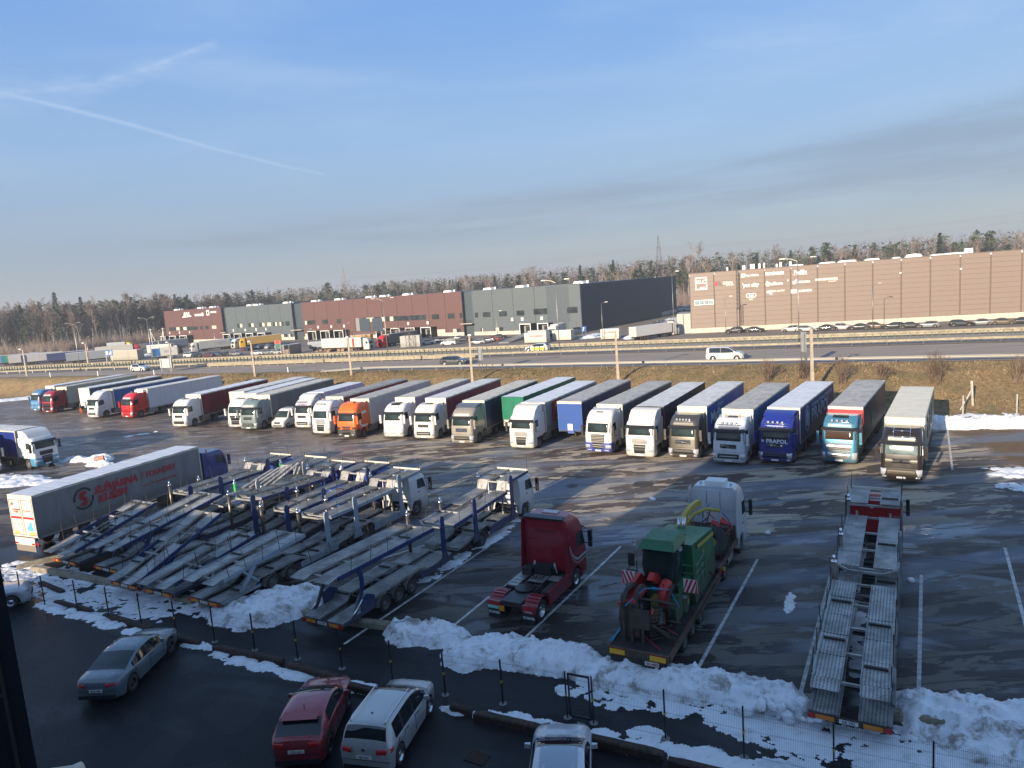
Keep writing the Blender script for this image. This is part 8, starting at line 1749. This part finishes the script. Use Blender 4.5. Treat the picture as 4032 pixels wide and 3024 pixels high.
for r_ in range(3):
    for i in range(6):
        nm, c = rnd.choice('sehu'), rnd.choice('kgwsbkg'); x, y = 42.0+i*1.55+r_*1.6, 204.0+i*4.6-r_*6.5
        far_car(nm, c, x, y, 110, 'left of the brown wall, '+['front', 'middle', 'back'][r_]+' row, '+ORD[i]+' nearest', 'cars between the two warehouses')
for i in range(9):
    far_car(rnd.choice('seh'), rnd.choice('wgsw'), 73+(i % 3)*3.4, 299+(i//3)*5.5, 100, 'under snow at the far end of the passage, '+ORD[i]+' nearest', 'cars at the far end of the passage')

# ------------------------------------------------------------------ far lorries, trailers and boxes
def far_trailer(x, y, az, side, end, label, L_=13.0, cabc=None, roof=None, z=FZ, H_=3.9, group='trailers and boxes on the far yard', name='semi_trailer', cat='trailer', base=1.1, mark=None, txt=None):
    t = thing(name, label, cat, (x, y, z), -R(az), group)     # nose along az
    b = MB(); b.box(-1.25, 1.25, -L_, 0, base, H_-.05); b.obj('box_body', M('far_'+side[0], side[1], .6, dirt=.3), t)
    MB().box(-1.26, 1.26, -L_-.01, .01, H_-.05, H_).obj('roof', roof or R_PALE, t); MB().box(-1.2, 1.2, -L_-.03, -L_-.001, base+.02, H_-.1).obj('rear_door', M('far_'+end[0], end[1], .6, dirt=.3), t)
    if base > .5:
        MB().box(-.6, .6, -L_+.1, -1, .7, base-.01).obj('trailer_frame', MCH, t); b = MB()
        for yy in (-L_+2, -L_+3.2, -L_+4.4):
            for sx in (-1, 1): b = MB(); b.cyl((0, 0, 0), .5, .3, 'x', 10); b.obj('wheel', MTY, t, (sx*1.05, yy, .5))
    if cabc:
        sh = Shell([(.35,2.85,.7,1.2,.25),(1.1,2.95,.7,1.24,.27),(2.0,2.86,.7,1.24,.3),(2.9,2.65,.7,1.2,.36),(3.5,2.1,.7,1.1,.45),(3.7,1.5,.7,1.0,.5)]); sh.loft(MB()).obj('cab_body', M('far_'+cabc[0], cabc[1], .35, coat=.4), t)
        b = MB(); sh.front(b, 1.95, 2.8, -1.1, 1.1, .02, 6, 2); b.obj('windscreen', MGLS, t); b = MB(); sh.front(b, .6, 1.6, -.6, .6, .02, 4, 2); b.obj('grille', MGRILLE, t)
        for sx in (-1, 1):
            b = MB(); sh.side(b, sx, [(1.6, 2.0), (2.5, 2.0), (2.4, 2.7), (1.7, 2.7)], .015); b.obj('side_window', MGLS, t)
            for yy in (1.5, -2.3): b = MB(); b.cyl((0, 0, 0), .5, .35, 'x', 10); b.obj('wheel', MTY, t, (sx*1.02, yy, .5))
    if mark:
        for y0, y1, c in mark:
            for sx in (-1, 1): MB().box(*sorted((sx*1.252, sx*1.262)), y0, y1, base+.1, H_-.15).obj('panel', M('far_mark_'+c[0], c[1], .5), t)
    if txt:
        for sx in (-1, 1): text(t, txt[0], txt[1], (sx*1.27, txt[2], 2.5), (0, sx, 0), (0, 0, 1), txt[3], bold=.02)
    return t
GYB, WHT, NVY, GRT = ('slate', (.09, .11, .16)), ('white', (.55, .54, .50)), ('navy', (.03, .05, .14)), ('greyt', (.24, .27, .30))
TEALM = [(-12.0, -10.4, ('teal', (.02, .22, .30))), (-10.4, -8.8, ('lime', (.08, .30, .10)))]
far_trailer(-181.0, 274, 60, GRT, ('beige', (.50, .46, .38)), 'leftmost far trailer with a teal and green emblem near its tail', mark=TEALM)
far_trailer(-172.8, 268, 62, ('greyw', (.40, .40, .40)), WHT, 'far trailer with a white door and red mark, second from the left')
far_trailer(-167.8, 267.5, 62, ('greyw', (.40, .40, .40)), GRT, 'far trailer with a navy front half, third from the left', mark=[(-13, -11.2, NVY)])
far_trailer(-155.5, 263, 62, NVY, ('beige', (.50, .46, .38)), 'navy far trailer with a beige tail, fourth from the left')
far_trailer(-143.0, 254, 64, GRT, GRT, 'light grey far trailer left of the grey container')
far_trailer(-150.0, 284, 62, ('cream', (.55, .53, .45)), WHT, 'red cabbed lorry with a cream body behind the left far trailers', cabc=('red', (.45, .02, .03)))
far_trailer(-126.5, 244, 118, ('concretey', (.36, .34, .28)), GRT, 'worn grey container behind the blue direction sign', L_=15, base=.2, H_=3.6)
far_trailer(-123.5, 262, 100, ('cream', (.55, .53, .45)), WHT, 'cream trailer with a dark cab behind the worn grey container', cabc=('black', (.03, .03, .03)), L_=10)
far_trailer(-166, 310, 100, GRT, GRT, 'pale lorry with a yellow cab far back at the edge of the wood', cabc=('yellow', (.75, .42, .02)), L_=9)
far_trailer(-146.5, 294, 236, GYB, GYB, 'blue cabbed lorry with a slate trailer at the leftmost docks', cabc=('blue', (.02, .04, .28)))
far_trailer(-114.5, 262.5, 232, ('greyw', (.40, .40, .40)), WHT, 'white cabbed lorry with a light grey trailer marked NTG and teal tail', cabc=('white', (.55, .54, .50)), txt=('NTG', 1.5, -8.3, MLGY), mark=[(-13, -11, ('teal', (.02, .22, .30)))])
far_trailer(-112.2, 240.5, 66, WHT, ('beige', (.50, .46, .38)), 'white trailer with green and blue cube emblem and the letters NTG', L_=8, mark=[(-7.6, -5.2, ('blue', (.02, .14, .42))), (-7.6, -6.6, ('lime', (.08, .30, .10)))], txt=('NTG', 1.1, -2.8, MLGY))
far_trailer(-101.3, 267.5, 215, GRT, GRT, 'white cabbed lorry beside the yellow lorry', cabc=('white', (.55, .54, .50)), L_=8)
far_trailer(-98.9, 268.5, 235, ('ochre', (.42, .28, .08)), GYB, 'yellow lorry with an ochre trailer at the grey docks', cabc=('yellow', (.75, .42, .02)))
far_trailer(-43.4, 212.6, 118, ('cream', (.55, .53, .45)), WHT, 'long cream refrigerated lorry with a red mark standing sideways before the docks', cabc=('white', (.55, .54, .50)), L_=15.5, mark=[(-3.4, -2.6, ('red', (.45, .02, .03)))])
far_trailer(-37.6, 218.4, 215, ('olive', (.13, .135, .12)), GYB, 'bright red cabbed lorry with a dark grey trailer at the dock doors', cabc=('brightred', (.60, .02, .02)))
far_trailer(-45.5, 237, 100, ('orange_box', (.50, .24, .05)), ('orange_box', (.50, .24, .05)), 'orange wooden clad box beside the dock doors', L_=6, base=.1, H_=3.3, name='container', cat='container')
far_trailer(-26.0, 210.5, 100, ('graffiti', (.36, .36, .33)), WHT, 'pale shed like box covered in scribbles at the gantry foot', L_=6, base=.1, H_=3.4, name='container', cat='container')
far_trailer(-66.0, 222, 20, ('brownbox', (.22, .18, .15)), ('brownbox', (.22, .18, .15)), 'brown grey box beside the red and green sign on the far yard', L_=6, base=.1, H_=3.0, name='container', cat='container')
far_trailer(-55.5, 224.5, 100, GRT, WHT, 'small white nosed trailer left of the long cream lorry', L_=8, H_=2.8, cabc=None)
far_trailer(13.4, 204, 200, WHT, GRT, 'white lorry reversed against the grey dock doors', cabc=('white', (.55, .54, .50)), L_=8)
for i, (x, y, az, l, lb, tx_) in enumerate([(11.0, 198.0, 118, 5.5, 'swap box left rear with an orange patch before the grey building', None), (10.6, 190.0, 118, 6.5, 'swap box with red letters DB at its left, nearest the rail', 'DB SCHENKER'), (17.4, 192.0, 118, 5.5, 'cream swap box right of the lettered one', None), (29.0, 184.5, 112, 4.8, 'low cream swap box with orange and red letters beside the curved street lamp', 'SCHENKER')]):
    t = far_trailer(x, y, az, ('cream', (.55, .53, .45)), WHT, lb, L_=l, base=.3, H_=2.9, name='container', cat='container')
    if tx_: text(t, tx_, .6, (1.27, -l*.45, 2.0), (0, 1, 0), (0, 0, 1), MLRED, bold=.03)
far_trailer(41.5, 183.5, 55, ('nun_white', (.58, .58, .58)), ('cream', (.55, .53, .45)), 'white lorry with a lettered rear door leaving past the navy wall', cabc=('white', (.55, .54, .50)), L_=13, H_=3.5)
b = MB()
for i in range(34): x0, y0, s_ = rnd.uniform(-60, -44), rnd.uniform(214, 221), rnd.uniform(.5, 1.3); b.box(x0, x0+s_, y0, y0+s_, FZ, FZ+s_*.8)
tag(b.obj('pallet_pile', M('pallets', (.28, .19, .11), .9, var=.5, vscale=.5)), 'jumble of pallets and goods before the long cream lorry', 'pallets', kind='stuff')
t = thing('loading_ramp', 'sloping steel loading ramp in front of the grey building', 'ramp', (-3.0, 200.5, FZ)); MB().hexa([(0,0,0),(3,-1.5,0),(11.5,11,0),(9,12.5,0),(0,0,.15),(3,-1.5,.15),(11.5,11,1.9),(9,12.5,1.9)]).obj('ramp_deck', MFR, t)
for (x, y, rx, ry, lb) in ((24, 199, 6, 3, 'snow heap beside the blue road sign before the navy wall'), (33, 187, 4.5, 2, 'snow heap right of the low cream swap box'), (55, 240, 14, 2.5, 'snow strip along the foot of the navy wall'), (-134, 262, 4, 2, 'snow patch behind the worn grey container')):
    o = snow([(x, y, rx, ry, 30, 1)], .9, .5, MRSN, lb, seed=x, name='snow_heap', zf=lambda a, c_: FZ); seen_faces(o)
s = back_sign(-69.5, 214, FZ, 2.0, 2.4, 2.4, 'small red and green sign on a post left of the brown grey box', 0, col=M('sign_green', (.03, .14, .09), .5)); MB().box(-.95, .95, -.04, -.021, 3.8, 4.7).obj('panel', MRED, s)
# ------------------------------------------------------------------ person by the parked trailer
def person(x, y, rz, label, jacket, trousers):
    sk = [((0,0,.96),.15),((0,0,1.20),.145),((0,.01,1.42),.15),((0,.0,1.52),.06),((0,.02,1.66),.095),((.10,0,.90),.085),((.13,.03,.50),.065),((.14,-.02,.09),.045),((.14,.14,.05),.04),((-.10,0,.90),.085),((-.16,-.04,.50),.065),((-.17,-.14,.09),.045),((-.17,.02,.05),.04),((.20,0,1.42),.06),((.27,.02,1.15),.045),((.25,.20,.98),.035),((.24,.28,.96),.035),((-.20,0,1.42),.06),((-.28,.0,1.15),.045),((-.26,.16,.97),.035),((-.25,.24,.95),.035)]
    ed = [(0,1),(1,2),(2,3),(3,4),(0,5),(5,6),(6,7),(7,8),(0,9),(9,10),(10,11),(11,12),(2,13),(13,14),(14,15),(15,16),(2,17),(17,18),(18,19),(19,20)]
    me = bpy.data.meshes.new('person'); me.from_pydata([p for p, r in sk], ed, []); o = bpy.data.objects.new('person', me); COL.objects.link(o)
    md = o.modifiers.new('skin', 'SKIN'); ss = o.modifiers.new('sub', 'SUBSURF'); ss.levels = 1; ss.render_levels = 1
    for i, (p, r) in enumerate(sk): me.skin_vertices[0].data[i].radius = (r, r*.85 if i < 3 else r)
    me.skin_vertices[0].data[0].use_root = True
    bpy.context.view_layer.update(); m2 = bpy.data.meshes.new_from_object(o.evaluated_get(bpy.context.evaluated_depsgraph_get())); o.modifiers.clear(); o.data = m2
    for m in (jacket, trousers, M('skin_tone', (.45, .27, .20), .6), MPLA): m2.materials.append(m)
    for p in m2.polygons:
        c = p.center; p.use_smooth = True; p.material_index = 0 if c.z > .92 else 1
        if c.z > 1.52 or (abs(c.x) > .2 and c.z < 1.01 and c.y > .2 and c.z > .8): p.material_index = 2
        if c.z < .09: p.material_index = 3
    h = MB(); h.lathe([(-.02, .105), (.05, .10), (.09, .06), (.10, 0)], 12, 'z', (0, .01, 1.70)); h.obj('hair', MPLA, o)
    o.location = (x, y, 0); o.rotation_euler = (0, 0, rz); return tag(o, label, 'person')
person(-68.1, 110.8, R(150), 'person in a dark jacket and orange trousers standing at the white trailer front', M('cloth_dark', (.03, .035, .05), .8), M('cloth_orange', (.70, .14, .03), .7))
# ------------------------------------------------------------------ thin winter haze over the land
hm = bpy.data.materials.new('haze'); hm.use_nodes = True; hm.node_tree.nodes.clear(); hv = hm.node_tree.nodes.new('ShaderNodeVolumePrincipled'); ho = hm.node_tree.nodes.new('ShaderNodeOutputMaterial')
hv.inputs['Color'].default_value = (.88, .92, .98, 1); hv.inputs['Density'].default_value = .00036; hv.inputs['Anisotropy'].default_value = 0.2; hm.node_tree.links.new(hv.outputs[0], ho.inputs['Volume'])
o = MB().box(-1700, 1300, -200, 3300, -2.2, 54).obj('haze', hm); o['kind'] = 'stuff'
